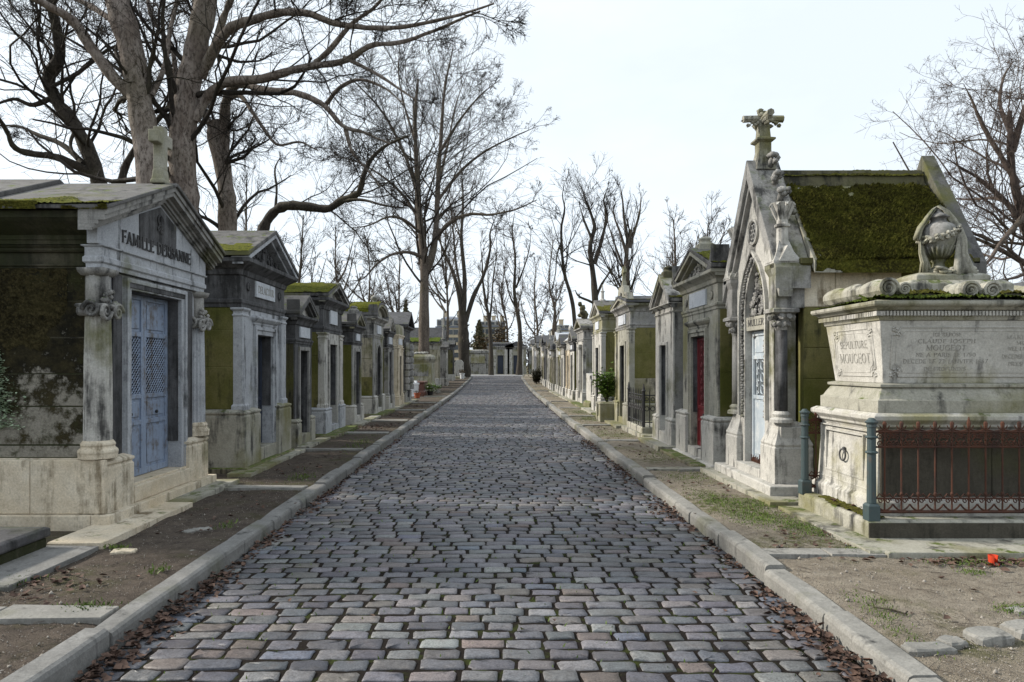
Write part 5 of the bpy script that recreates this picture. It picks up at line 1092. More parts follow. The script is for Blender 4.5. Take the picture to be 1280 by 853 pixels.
MB().loft(MX0, MX1, MY0, MY1, [(-0.04,2.0),(-0.03,2.03),(-0.03,2.085),(0.0,2.09),(0.02,2.11),(0.05,2.125),(0.06,2.14),(0.06,2.165),(-0.04,2.19),(-0.3,2.22)]).build('lid', 'lichen_stone', MO, bevel=0.004)
dn = MB()
for i in range(38): y = MY0+0.01+i*(MY1-MY0-0.02)/37; dn.box(MX0-0.002, MX0+0.05, y-0.009, y+0.009, 2.04, 2.08)
for i in range(66): x = MX0+0.0+i*(MX1-MX0)/65; dn.box(x-0.009, x+0.009, MY0-0.002, MY0+0.05, 2.04, 2.08)
dn.build('dentils', 'monument_stone', MO, kind='stuff')
def mframe(plane, a0, a1, z0, z1, w, out, name):
    """raised panel border with notched round corners; plane 'x' = end facing the lane, 'y' = long side facing the camera"""
    r = 0.07; P = []
    for (cx_, cz_, s0) in ((a0,z0,90),(a1,z0,180),(a1,z1,270),(a0,z1,360)):
        aa = [s0-90*i/5 for i in range(6)]
        aa = {90:[90-18*i for i in range(6)],180:[180-18*i for i in range(6)],270:[270-18*i for i in range(6)],360:[360-18*i for i in range(6)]}[s0]
        for t in aa: P.append((cx_+r*math.cos(math.radians(t)), cz_+r*math.sin(math.radians(t))))
    # order: start bottom-left
    def off(z): return -(BO0+(BO1-BO0)*(z-BZ0)/(BZ1-BZ0))
    def pt(p): return (MX0+off(p[1])-out, p[0], p[1]) if plane == 'x' else (p[0], MY0+off(p[1])-out, p[1])
    m = MB(); m.tube([pt(p) for p in P], w, 5, closed=True)
    for (cx_, cz_) in ((a0,z0),(a1,z0),(a1,z1),(a0,z1)):
        sx = 0.03 if cx_ == a0 else -0.03; sz = 0.03 if cz_ == z0 else -0.03
        c = pt((cx_+sx*0.6, cz_+sz*0.6))
        for k in range(5):
            a = k*1.26; m.blob((c[0]+(0 if plane=='x' else 0.018*math.cos(a)), c[1]+(0.018*math.cos(a) if plane=='x' else 0), c[2]+0.018*math.sin(a)), (0.012,0.012,0.012))
    return m.build(name, 'monument_stone', MO, smooth=True)
mframe('x', MY0+0.20, MY1-0.20, 1.50, 1.94, 0.008, 0.0, 'end_panel_border'); mframe('x', MY0+0.235, MY1-0.235, 1.535, 1.905, 0.004, 0.0, 'end_panel_border')
mframe('y', MX0+0.17, MX1-0.17, 1.50, 1.94, 0.009, 0.0, 'side_panel_border'); mframe('y', MX0+0.21, MX1-0.21, 1.535, 1.905, 0.004, 0.0, 'side_panel_border')
def moff(z): return -(BO0+(BO1-BO0)*(z-BZ0)/(BZ1-BZ0))
endx = lambda p: (MX0+moff(p[2])+p[1], -p[0], p[2]); sidey = lambda p: (p[0], MY0+moff(p[2])+p[1], p[2])
my = (MY0+MY1)/2
lettering(MO, 'SEPULTURE', -my, 1.765, 0.065, 0.0, 'letter_grey', width=0.50, depth=0.002, xform=endx, split=True)
lettering(MO, 'MOUGEOT', -my, 1.625, 0.085, 0.0, 'letter_grey', width=0.56, depth=0.002, xform=endx, split=True)
for (tx, z, h, w) in (('ICI REPOSE',1.86,0.030,0.26), ('CLAUDE JOSEPH',1.80,0.034,0.52), ('MOUGEOT',1.735,0.046,0.36), ('NE A PARIS LE 1790',1.68,0.032,0.54), ('DECEDE LE 23 JANVIER 1867',1.62,0.034,0.76), ('DE PROFUNDIS',1.555,0.030,0.38)):
    lettering(MO, tx, 4.02, z, h, 0.0, 'letter_grey', width=w, depth=0.0015, xform=sidey, name='side_inscription')
for (tx, z, h, w) in (('MARIE THERESE',1.835,0.030,0.46), ('MOUGEOT',1.785,0.030,0.28), ('NEE LE 6 MAI 1800',1.735,0.030,0.42), ('DECEDEE LE 15 MAI 1879',1.665,0.032,0.52), ('PRIEZ POUR ELLE'.replace('Z','S'),1.60,0.030,0.40)):
    lettering(MO, tx, 4.78, z, h, 0.0, 'letter_grey', width=w, depth=0.0015, xform=sidey, name='side_inscription')
# sunk panel and ring on the pedestal end
px_ = MX0-0.003
pn = MB(); y0, y1, z0, z1 = MY0+0.22, MY1-0.16, 0.55, 0.97
for (a, b, c, d) in ((y0,y1,z0,z0+0.02),(y0,y1,z1-0.02,z1),(y0,y0+0.02,z0+0.021,z1-0.021),(y1-0.02,y1,z0+0.021,z1-0.021),(MY0+0.08,MY1-0.06,1.0,1.012),(MY0+0.08,MY1-0.06,0.475,0.487),(MY0+0.08,MY0+0.092,0.488,0.999),(MY1-0.072,MY1-0.06,0.488,0.999)): pn.box(MX0-0.012, MX0+0.06, a, b, c, d)
pn.build('pedestal_panel', 'monument_stone', MO, bevel=0.004)
kn = MB(); kn.ring((MX0-0.022, my+0.02, 0.74), 0.055, 0.009, axis='x', n=16); kn.blob((MX0-0.008, my+0.02, 0.80), (0.02,0.02,0.02)); kn.build('ring_handle', 'letter_dark', MO, smooth=True)
# the long side of the pedestal has slabs coloured dark for algae stains and for painted-in shade
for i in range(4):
    a = MX0+0.02+i*0.488; MB().box(a+0.002, a+0.486, MY0-0.018, MY0+0.05, 0.445, 1.02).build('side_slab', 'stained_shaded_brown', MO, bevel=0.004, seg=1)
MB().box(3.165, 6.4, 5.832, 5.842, 0.06, 0.262).build('base_face', 'stained_shaded_brown', MO)  # thin dark facing: stain and shade of the base put into its colour
# scrolled bolsters on the lid
def bolster(x, y0, y1, r, nm, z=2.30):
    prof = []; n = 26
    for i in range(n+1):
        t = i/n; k = 0.70+0.32*abs(math.sin(t*math.pi*3))**0.7; prof.append((r*k*(1.08 if i in (0,n) else 1.0), y0+(y1-y0)*t))
    m = MB().lathe(prof, 22, (x,0,z), flute=0.04, axis='y')
    m.spiral((x,y0-0.012,z), r*0.92, 0.022*r/0.1, 2.3, n=34); m.blob((x,y0-0.01,z), (r*0.16,0.02,r*0.16))
    return m.build(nm, 'lichen_stone', MO, smooth=False)
bolster(MX0+0.10, MY0+0.02, MY1-0.02, 0.092, 'scroll_bolster', 2.285); bolster(MX0+0.27, MY0+0.06, MY0+0.40, 0.06, 'scroll_bolster', 2.28)
bolster(4.20, MY0+0.04, MY0+0.34, 0.085, 'scroll_bolster', 2.265); bolster(4.39, MY0+0.04, MY0+0.34, 0.085, 'scroll_bolster', 2.265)
bolster(MX1-0.10, MY0+0.02, MY1-0.02, 0.105, 'scroll_bolster')
MB().loft(3.78, 4.85, MY0+0.26, MY1-0.22, [(0,2.19),(0,2.27),(-0.05,2.30),(-0.05,2.36),(-0.10,2.40)]).build('lid_ridge', 'lichen_stone', MO, bevel=0.01)
moss_sheet(MO, [(MX0+0.0,MY0-0.05,2.172),(MX1+0.05,MY0-0.05,2.172),(MX1,MY0+0.36,2.235),(MX0,MY0+0.36,2.235)], 190, 34, 0.72, 0.06, 'moss_green', 51, edge=0.3)
moss_sheet(MO, [(MX0-0.05,MY0,2.172),(MX0-0.05,MY1,2.172),(MX0+0.25,MY1,2.225),(MX0+0.25,MY0,2.225)], 80, 24, 0.55, 0.04, 'moss_green', 52, edge=0.1)
moss_sheet(MO, [(MX0+0.3,MY0+0.2,2.24),(MX1,MY0+0.2,2.24),(MX1,MY0+0.42,2.30),(MX0+0.3,MY0+0.42,2.30)], 130, 20, 0.62, 0.06, 'moss_dark', 53, edge=0.0)
moss_sheet(MO, [(3.18,5.86,0.287),(3.18,6.9,0.287),(3.33,6.9,0.287),(3.33,5.86,0.287)], 40, 10, 0.6, 0.03, 'moss_dark', 54, edge=-0.3)
# ---- draped urn on the lid
UX, UY, UZ = 4.27, 6.64, 2.40
UR = empty('draped_urn', (UX, UY, UZ)); tag(UR, 'stone urn with garland and hanging cloth standing on the mossy lid', 'urn')
MB().loft(-0.30, 0.36, -0.16, 0.16, [(0.02,0.0),(0.02,0.05),(0,0.06),(-0.05,0.08)]).build('urn_plinth', 'lichen_stone', UR, bevel=0.01)
MB().lathe([(0.14,0.07),(0.14,0.10),(0.10,0.12),(0.055,0.15),(0.05,0.19),(0.065,0.205),(0.06,0.22),(0.085,0.24),(0.125,0.31),(0.15,0.39),(0.158,0.45),(0.15,0.51),(0.125,0.55),(0.08,0.575),(0.07,0.60),(0.085,0.615),(0.10,0.62),(0.07,0.65),(0.035,0.675),(0.03,0.69),(0.035,0.70),(0.0,0.715)], 24).build('urn_body', 'grey_stone', UR, smooth=True)
m = MB()
for i in range(20):
    a = 2*math.pi*i/20; m.tube([(0.066*math.cos(a),0.066*math.sin(a),0.222),(0.10*math.cos(a),0.10*math.sin(a),0.26),(0.14*math.cos(a),0.14*math.sin(a),0.34)], [0.008,0.012,0.010], 5)
m.build('gadroons', 'grey_stone', UR, smooth=True)
m = MB()
for i in range(64):
    a = 2*math.pi*i/64; z = 0.475+0.075*math.cos(a-0.5); r = 0.16
    for k in range(2): m.blob((r*math.cos(a)+random.uniform(-0.02,0.02), r*math.sin(a)+random.uniform(-0.02,0.02), z+random.uniform(-0.026,0.026)), (0.022,0.022,0.019), 0.4)
m.build('garland', 'lichen_stone', UR, smooth=False)
def drape(path, width, folds, name):
    m = MB(); n = len(path); cols = 15; V = []; F = []
    for i, (x, y, z, wx, wy) in enumerate(path):
        for j in range(cols):
            t = j/(cols-1)-0.5; f = 0.020*math.sin(t*folds*2*math.pi+i*0.3)*(0.4+i/n)
            L = math.hypot(wx, wy); nx, ny_ = wy/L, -wx/L
            V.append((x+wx*t+nx*f, y+wy*t+ny_*f, z-0.04*abs(t)*(i/n)*2))
    for i in range(n-1):
        for j in range(cols-1): F.append((i*cols+j, i*cols+j+1, (i+1)*cols+j+1, (i+1)*cols+j))
    m.add(V, F); o = m.build(name, 'lichen_stone', UR, smooth=True)
    sd_ = o.modifiers.new('solid', 'SOLIDIFY'); sd_.thickness = 0.018; return o
drape([(0.0,-0.02,0.735,0.05,0.03),(0.06,-0.03,0.70,0.07,0.05),(0.11,-0.05,0.62,0.09,0.06),(0.145,-0.08,0.52,0.10,0.06),(0.16,-0.11,0.42,0.11,0.06),(0.15,-0.12,0.28,0.14,0.06),(0.17,-0.13,0.16,0.22,0.06),(0.18,-0.15,0.08,0.27,0.05)], 0.2, 3, 'hanging_cloth')
drape([(0.02,0.0,0.732,0.03,0.03),(-0.04,-0.01,0.705,0.03,0.04),(-0.11,-0.02,0.63,0.025,0.05),(-0.185,-0.03,0.53,0.03,0.05),(-0.22,-0.03,0.43,0.04,0.05)], 0.2, 2, 'hanging_cloth')
drape([(-0.17,-0.02,0.40,0.07,0.04),(-0.17,-0.03,0.28,0.08,0.04),(-0.15,-0.04,0.20,0.10,0.05),(-0.16,-0.05,0.09,0.13,0.06)], 0.2, 2, 'hanging_cloth')
MB().add([(0.16,-0.10,0.20),(0.36,-0.02,0.14),(0.40,0.05,0.16),(0.25,0.02,0.38),(0.30,-0.08,0.12),(0.22,0.12,0.14)], [(0,4,3),(4,1,3),(1,2,3),(2,5,3),(5,0,3),(0,5,2,1,4)]).build('cloth_fold', 'grey_stone', UR, bevel=0.03, seg=3)
m = MB()
for k in range(16): m.blob((random.uniform(-0.1,0.28), -0.12+random.uniform(-0.04,0.03), 0.10+random.uniform(-0.02,0.02)), (0.04,0.03,0.022), 0.4)
m.build('fallen_folds', 'lichen_stone', UR, smooth=True)

# ---- rusty fence with teal posts round the monument
FE = empty('iron_fence', (0, 0, 0)); tag(FE, 'rusty wrought iron fence with scrolls and teal posts before the sarcophagus monument', 'fence')
def post(x, y, z0):
    p = MB(); q = 0.036
    p.loft(x-q, x+q, y-q, y+q, [(0.014,z0),(0.014,z0+0.13),(0.0,z0+0.15)])
    p.lathe([(0.038,z0+0.15),(0.035,z0+0.60),(0.035,z0+0.80)], 12, (x,y,0))
    for z in (z0+0.585, z0+0.715, z0+0.84): p.lathe([(0.036,z-0.012),(0.05,z-0.006),(0.05,z+0.008),(0.036,z+0.014)], 12, (x,y,0))
    p.lathe([(0.041,z0+0.80),(0.036,z0+0.86),(0.02,z0+0.88)], 12, (x,y,0)); p.lathe([(0.058,z0+0.845),(0.03,z0+0.865)], 12, (x,y,0))
    return p.build('post', 'teal_iron', FE, bevel=0.004)
post(3.22, 5.90, 0.27); post(3.20, 7.13, 0.27)
def run(fn, L, nbar):
    """fn(u,z) -> point; rails, bars, scroll bands and spear heads along u"""
    for (z, h) in ((0.345,0.022),(0.46,0.012),(0.90,0.014),(1.03,0.014)):
        r = MB(); a, b = fn(0, z), fn(L, z); r.tube([a, b], h*0.62, 4); r.build('rail', 'rust_iron', FE)
    st = L/nbar; sw = MB()
    for i in range(nbar):
        u = st*(i+0.5); MB().tube([fn(u,0.34), fn(u,1.09)], 0.007, 6).build('bar', 'rust_iron', FE)
        big = (i % 6 == 5); MB().tube([fn(u,1.06), fn(u,1.08), fn(u,1.105), fn(u,1.12+0.04*big)], [0.010,0.015,0.016,0.008-0.005*big], 6).build('spear_head', 'rust_iron', FE)
        for (z, sg) in ((0.965,1),(0.965,-1)):
            c = fn(u+sg*st*0.27, z+0.028); q = [fn(u+sg*st*0.27+0.032*math.cos(t)*(1-t/11), z+0.025+0.032*math.sin(t)*(1-t/11)) for t in np.linspace(0, 8.5, 16)]; sw.tube(q, 0.0055, 4)
            q = [fn(u+sg*st*0.27+0.030*math.cos(t)*(1-t/11), z-0.032-0.030*math.sin(t)*(1-t/11)) for t in np.linspace(0, 8.5, 16)]; sw.tube(q, 0.0055, 4)
            q = [fn(u+sg*st*0.22+0.026*math.cos(t)*(1-t/11), 0.44+0.026*math.sin(t)*(1-t/11)) for t in np.linspace(0, 8.5, 14)]; sw.tube(q, 0.0055, 4)
            sw.tube([fn(u,1.05), fn(u+sg*0.03,1.06), fn(u+sg*0.042,1.085)], 0.005, 4)
        sw.tube([fn(u-st/2+st*k/8, 0.355+0.055*(abs(k-4)/4)**2) for k in range(9)], 0.008, 4)
        sw.tube([fn(u-st/2+st*k/6, 1.035+0.012*math.sin(math.pi*k/6)) for k in range(7)], 0.006, 4)
        for (zz, rr_) in ((0.965,0.036),(0.93,0.022),(1.0,0.022)):
            sw.tube([fn(u+st/2+rr_*math.cos(t), zz+rr_*math.sin(t)) for t in np.linspace(0, 2*math.pi, 13)], 0.0055, 4)
        sw.tube([fn(u-st/2, 0.46), fn(u-st*0.3, 0.50), fn(u, 0.47), fn(u+st*0.3, 0.50), fn(u+st/2, 0.46)], 0.006, 4)
        sw.blob(fn(u,0.50), (0.016,0.016,0.022)); sw.blob(fn(u,0.965), (0.014,0.014,0.014))
    sw.build('scrollwork', 'rust_iron', FE, kind='stuff')
run(lambda u, z: (3.26+u, 5.90, z), 2.6, 18)
run(lambda u, z: (3.24+u, 7.13, z), 0.9, 6)

# ---- tombs beyond the chapel
tomb('olive-sided tomb with carved pediment and an ornate red iron door', 1, 10.85, 3.20, 1.85, 2.5, ph=0.86, po=0.10, H=2.42, E=2.98, rise=0.40, ov=0.15, dw=0.74, dh=2.06, dz=0.30, front='lichen_stone', sides='olive_stone', ent='lichen_stone', roof='roof_stone', plinth='pale_stone', rake_mat='lichen_stone', tymp='grey_stone', door='red_paint', style='scroll', leaves=1, rec=0.08, fr=0.10, hood=True, plaque=(0.86,2.52,2.76), reliefs=44, moss=(0.55,'moss_bright',0.04), acro=True, finial=('knob',0.18,'lichen_stone'), lod=0, low='pale_stone', courses=[0.86,1.5,2.42], splits=((),), low_f=0.36)
tomb('narrow pale tomb with steep plain gable and pale blue door', 1, 12.95, 3.16, 1.35, 2.0, ph=0.66, po=0.05, H=2.55, E=2.72, rise=0.52, ov=0.10, dw=0.50, dh=1.98, dz=0.36, front='pale_stone', sides='grey_stone', ent='pale_stone', roof='grey_stone', plinth='pale_stone', rake_mat='grey_stone', tymp='pale_stone', door='pale_blue_paint', style='bars', rec=0.14, fr=0.06, moss=(0.45,'moss_dark',0.04), finial=('knob',0.16,'dark_olive_stone'), lod=1, low='pale_stone', low_f=0.75)
R4 = tomb('broad olive tomb with dark slab roof, parapet and stone cross', 1, 17.35, 3.20, 1.95, 3.0, ph=0.70, po=0.08, H=2.50, E=3.08, rise=0.20, ov=0.13, dw=0.62, dh=2.10, dz=0.30, front='lichen_stone', sides='olive_stone', ent='grey_stone', roof='roof_dark', plinth='lichen_stone', rake_mat='lichen_stone', tymp='lichen_stone', style='bars', fr=0.10, plaque=(0.95,2.62,2.86), pil=0.2, reliefs=0, moss=(0.30,'moss_dark',0.03), courses=[0.70,1.3,1.9,2.5], splits=((0.5,),(),(0.4,)), cmats=['warm_side_stone','olive_stone','olive_stone'], lod=1)
m = MB(); m.prism([(-0.95,3.10),(0.95,3.10),(0.80,3.36),(0.42,3.40),(0.30,3.58),(-0.30,3.58),(-0.42,3.40),(-0.80,3.36)], -0.06, 0.10); m.build('parapet', 'lichen_stone', R4, bevel=0.015)
cross(R4, (0, 0.03, 3.57), 0.52, 0.30, 0.09, 'lichen_stone', name='roof_cross')
relief(R4, lambda r: (r.uniform(-0.6,0.6), r.uniform(3.18,3.38)), 30, -0.07, 0.045, 'grey_stone', seed=3, stalks=0.3)
tomb('tall pale tomb with hipped cap and small spike behind the green shrub', 1, 21.5, 3.18, 1.85, 2.4, ph=0.66, H=2.60, E=3.14, rise=0.42, ov=0.12, dw=0.60, dh=2.15, front='pale_stone', sides='olive_stone', ent='lichen_stone', roof='roof_stone', rake_mat='pale_stone', tymp='pale_stone', plinth='pale_stone', plaque=(0.7,2.72,2.96), pil=0.18, finial=('spike',0.5,'pale_stone'), moss=(0.4,'moss_dark',0.03), lod=1)
gr = empty('headstone', (3.25, 24.2, 0), RZ+0.1); tag(gr, 'tilted white headstone with sloping cap beyond the green shrub', 'headstone')
MB().prism([(-0.38,0.06),(0.38,0.06),(0.34,1.05),(0.20,1.25),(-0.34,1.32)], 0.0, 0.22).build('stele', 'pale_stone', gr, bevel=0.015); MB().loft(-0.5,0.5,-0.08,0.6,[(0,0.05),(0,0.3),(-0.06,0.36)]).build('stele_base', 'mossy_ledge', gr, bevel=0.015)
R6 = tomb('dark grey tomb with a crouching statue on its roof edge', 1, 27.3, 3.35, 2.0, 3.0, ph=0.6, H=2.55, E=3.05, rise=0.34, ov=0.14, dw=0.66, dh=2.1, front='pale_stone', sides='grey_stone', ent='grey_stone', roof='grey_stone', rake_mat='lichen_stone', tymp='lichen_stone', plinth='pale_stone', pil=0.2, lod=2)
m = MB(); 
for c, r in (((0.0,0.15,3.62),(0.2,0.2,0.22)),((0.0,0.08,3.86),(0.15,0.15,0.16)),((0,-0.02,4.02),(0.10,0.10,0.11)),((0.12,0.05,3.7),(0.1,0.12,0.12)),((-0.12,0.02,3.6),(0.12,0.14,0.1))): m.blob(c, r, 0.2)
m.build('statue', 'dark_olive_stone', R6, smooth=True)
MB().lathe([(0.10,0.6),(0.09,2.2),(0.14,2.3),(0.14,2.4)], 10, (0.75,-0.10,0)).build('column', 'pale_stone', R6)
far_list = [
 (29.7, 1.5, 2.65, 0.42, 'pale_stone', 'roof_stone', 'gable', 'sooty_stone', None, 'bright cream gabled tomb just past the statue tomb'),
 (31.6, 1.6, 2.75, 0.30, 'cream_stone', 'marble', 'hip', 'pale_stone', ('urn',0.4,'pale_stone'), 'cream tomb with a pale urn and light hipped roof'),
 (33.6, 1.5, 2.55, 0.5, 'pale_stone', 'roof_dark', 'gable', 'grey_stone', None, 'grey gabled tomb sixth past the green shrub'),
 (35.5, 1.4, 2.5, 0.36, 'lichen_stone', 'roof_stone', 'arch', 'lichen_stone', None, 'round-topped tomb in the sunlit receding row'),
 (37.5, 1.7, 2.9, 0.45, 'pale_stone', 'marble', 'gable', 'pale_stone', ('knob',0.3,'pale_stone'), 'taller tomb with a whitish roof in the sunlit row'),
 (39.8, 1.6, 2.5, 0.3, 'warm_side_stone', 'roof_dark', 'flat', 'grey_stone', None, 'flat-topped olive tomb in the sunlit row'),
 (42.0, 1.7, 2.6, 0.4, 'lichen_stone', 'roof_stone', 'gable', 'sooty_stone', None, 'gabled lichen-grey tomb midway down the sunlit row'),
 (44.4, 1.8, 2.7, 0.5, 'pale_stone', 'roof_dark', 'gable', 'grey_stone', ('cross',0.6,'pale_stone'), 'pale tomb with small cross far down the sunlit row'),
 (47.0, 1.9, 3.0, 0.5, 'sooty_stone', 'roof_dark', 'gable', 'sooty_stone', None, 'tall dark tomb with black roof far down the sunlit row'),
 (49.6, 1.7, 2.5, 0.3, 'warm_side_stone', 'roof_dark', 'flat', 'lichen_stone', None, 'low flat olive tomb past the tall dark one'),
 (52.4, 2.0, 2.9, 0.5, 'pale_stone', 'roof_stone', 'gable', 'pale_stone', ('urn',0.4,'pale_stone'), 'pale tomb by the round dark bush'),
 (55.6, 2.0, 2.7, 0.4, 'lichen_stone', 'roof_dark', 'gable', 'grey_stone', None, 'grey tomb just behind the round dark bush'),
 (59.0, 2.2, 3.2, 0.6, 'grey_stone', 'roof_dark', 'gable', 'grey_stone', None, 'tall grey tomb third from the cross street'),
 (62.6, 2.1, 3.0, 0.4, 'blue_grey_stone', 'roof_stone', 'hip', 'grey_stone', None, 'bluish tomb second from the cross street'),
 (66.2, 2.2, 3.1, 0.5, 'pale_stone', 'roof_dark', 'gable', 'pale_stone', None, 'last pale tomb of the sunlit row by the cross street')]
for i, (y, w, e_, r_, fm, rm, sh, en, fi, lb) in enumerate(far_list):
    tomb(lb, 1, y, 3.28+0.05*math.sin(i*2.1)+0.30*max(0,(y-30)/36)**1.5, w, 2.2, ph=0.55, H=e_-0.45, E=e_, rise=r_, ov=0.10+0.03*(i % 3), dw=0.55, dh=min(2.05,e_-0.6), front=fm, sides=('olive_stone','warm_side_stone','grey_stone')[i % 3], ent=en, roof=rm, shape=sh, plinth='pale_stone', pil=0.14 if i % 2 else 0, rake_mat=fm, tymp=fm, plaque=(0.6,e_-0.36,e_-0.18) if i % 3 == 0 else None, finial=fi, arch='round' if i % 4 == 3 else 'flat', lod=2, group=None)

# ---- low black railing on a pale slab between two tombs
FB = empty('black_railing', (0, 0, 0)); tag(FB, 'low black iron railing on a pale slab beside the narrow pale tomb', 'railing')
MB().loft(3.02, 4.6, 14.2, 15.9, [(0,0.08),(0,0.30),(-0.02,0.32)]).build('railing_slab', 'lichen_stone', FB, bevel=0.01)
def brail(fn, L, n):
    for z in (0.42, 0.98): MB().tube([fn(0,z), fn(L,z)], 0.012, 4).build('rail', 'black_iron', FB)
    sw = MB()
    for i in range(n+1):
        u = L*i/n; MB().tube([fn(u,0.3), fn(u,1.06), fn(u,1.12)], [0.011,0.011,0.002], 5).build('bar', 'black_iron', FB)
        if i < n: sw.ring(fn(u+L/n/2, 0.7), 0.045, 0.009, axis='x' if abs(fn(1,0)[0]-fn(0,0)[0]) < 0.01 else 'y', n=10, sides=4); sw.ring(fn(u+L/n/2, 0.90), 0.035, 0.008, axis='x' if abs(fn(1,0)[0]-fn(0,0)[0]) < 0.01 else 'y', n=10, sides=4)
    sw.build('ringwork', 'black_iron', FB, kind='stuff')
brail(lambda u, z: (3.06, 14.25+u, z), 1.6, 9); brail(lambda u, z: (3.06+u, 14.25, z), 0.5, 4)
for y in (14.25, 15.85): MB().lathe([(0.03,0.1),(0.03,1.05),(0.045,1.07),(0.03,1.1),(0.008,1.22)], 8, (3.06,y,0)).build('post', 'black_iron', FB)

# ---- shrub in a stone planter
def shrub(name, label, c, r, h, n, leaf, mat, stems=7, cat='shrub', seed=1):
    e = empty(name, c); tag(e, label, cat); rr = np.random.default_rng(seed); st = MB(); P = []
    for k in range(stems):
        a = rr.uniform(0, 6.28); q = r*rr.uniform(0.2,0.9); tip = np.array([q*math.cos(a), q*math.sin(a), h*rr.uniform(0.55,1.0)])
        pts = [np.array([0,0,0]), tip*np.array([0.35,0.35,0.45]), tip]; st.tube(pts, [0.014,0.010,0.004], 5)
        for i in range(n//stems): t = rr.uniform(0.35,1.05); b = tip*np.array([t*t,t*t,t]); P.append(b+rr.normal(0, r*0.17, 3))
    st.build('stems', 'bark_dark', e); P = np.array(P); P[:,2] = np.maximum(P[:,2], 0.02)
    scatter_leaves('foliage', P, mat, leaf, rr, parent=e, curl=1.3); return e
pl = empty('stone_planter', (2.80, 18.55, 0.0), RZ); tag(pl, 'pale stone planter holding the green shrub', 'planter')
MB().loft(-0.3,0.3,0,0.4,[(0.03,0.08),(0.03,0.2),(0,0.24),(0,0.52),(0.03,0.55),(0.03,0.62)]).build('planter_body', 'lichen_stone', pl, bevel=0.012)
for s_ in (-1,1): MB().loft(*sorted((s_*0.24,s_*0.36)), -0.05, 0.45, [(0,0.06),(0,0.56),(0.015,0.58),(-0.02,0.62)]).build('planter_pier', 'lichen_stone', pl, bevel=0.008)
shrub('green_shrub', 'bright green leafy shrub growing in the stone planter', (2.98, 18.5, 0.6), 0.38, 0.85, 1500, (0.05,0.11), 'shrub_leaf', stems=20)
shrub('round_bush', 'round dark bush at the kerb end of the sunlit row', (2.98, 50.5, g(50.5)+0.1), 0.75, 0.95, 1400, (0.08,0.16), 'dark_leaf', stems=24, seed=4)

# ---- small things on the ground
rc = empty('plastic_cup', (3.735, 5.17, 0.105), 0.3); tag(rc, 'small broken red plastic candle cup lying by the base slab', 'cup')
m = MB(); n = 18; V = []; F = []
for (r, z) in ((0.034,0.0),(0.036,0.005),(0.030,0.012),(0.033,0.07),(0.030,0.07),(0.027,0.012)):
    for k in range(n-2): a = 2*math.pi*k/n-1.2; V.append((r*math.cos(a), r*math.sin(a), z))
for i in range(5):
    for k in range(n-3): F.append((i*(n-2)+k, i*(n-2)+k+1, (i+1)*(n-2)+k+1, (i+1)*(n-2)+k))
m.add(V, F).build('cup_wall', 'red_plastic', rc, smooth=False); MB().lathe([(0.041,0.0),(0.041,0.008),(0.03,0.010)], 18).build('cup_foot', 'red_plastic', rc)
p = at(1118, 768, 4.17)
tk = MB().tube([(p[0]-0.10,4.22,0.118),(p[0]-0.02,4.16,0.122),(p[0]+0.03,4.11,0.116),(p[0]+0.06,4.14,0.12)], [0.004,0.006,0.006,0.005], 6).build('stick', 'bark_dark', None)
tag(tk, 'short bent brown stick lying on the sandy footway', 'stick')
# ------------------------------------------------------------------ bare winter trees
def tubes(P, R, sides):
    """P (N,S,3), R (N,S) -> verts, quads"""
    N, S, _ = P.shape
    T = np.gradient(P, axis=1); T /= np.linalg.norm(T, axis=2, keepdims=True)+1e-9
    d = P[:,-1]-P[:,0]; ref = np.where(np.abs(d[:,2:3]) > 0.8*np.linalg.norm(d, axis=1, keepdims=True), np.array([[1.0,0.2,0]]), np.array([[0.1,0.2,1.0]]))
    A = np.cross(T, ref[:,None]); A /= np.linalg.norm(A, axis=2, keepdims=True)+1e-9; B = np.cross(T, A)
    th = 2*np.pi*np.arange(sides)/sides
    V = P[:,:,None]+R[:,:,None,None]*(np.cos(th)[None,None,:,None]*A[:,:,None]+np.sin(th)[None,None,:,None]*B[:,:,None])
    i = np.arange(N*S*sides).reshape(N, S, sides); a = i[:,:-1]; b = i[:,1:]
    F = np.stack([a, np.roll(a,-1,2), np.roll(b,-1,2), b], -1).reshape(-1,4)
    return V.reshape(-1,3), F
def smooth_path(pts, n):
    P = np.asarray(pts, float); m = len(P); t = np.linspace(0, m-1, n); i = np.minimum(t.astype(int), m-2); f = (t-i)[:,None]
    Q = np.vstack([2*P[0]-P[1], P, 2*P[-1]-P[-2]]); p0, p1, p2, p3 = Q[i], Q[i+1], Q[i+2], Q[i+3]
    return 0.5*((2*p1)+(-p0+p2)*f+(2*p0-5*p1+4*p2-p3)*f**2+(-p0+3*p1-3*p2+p3)*f**3)
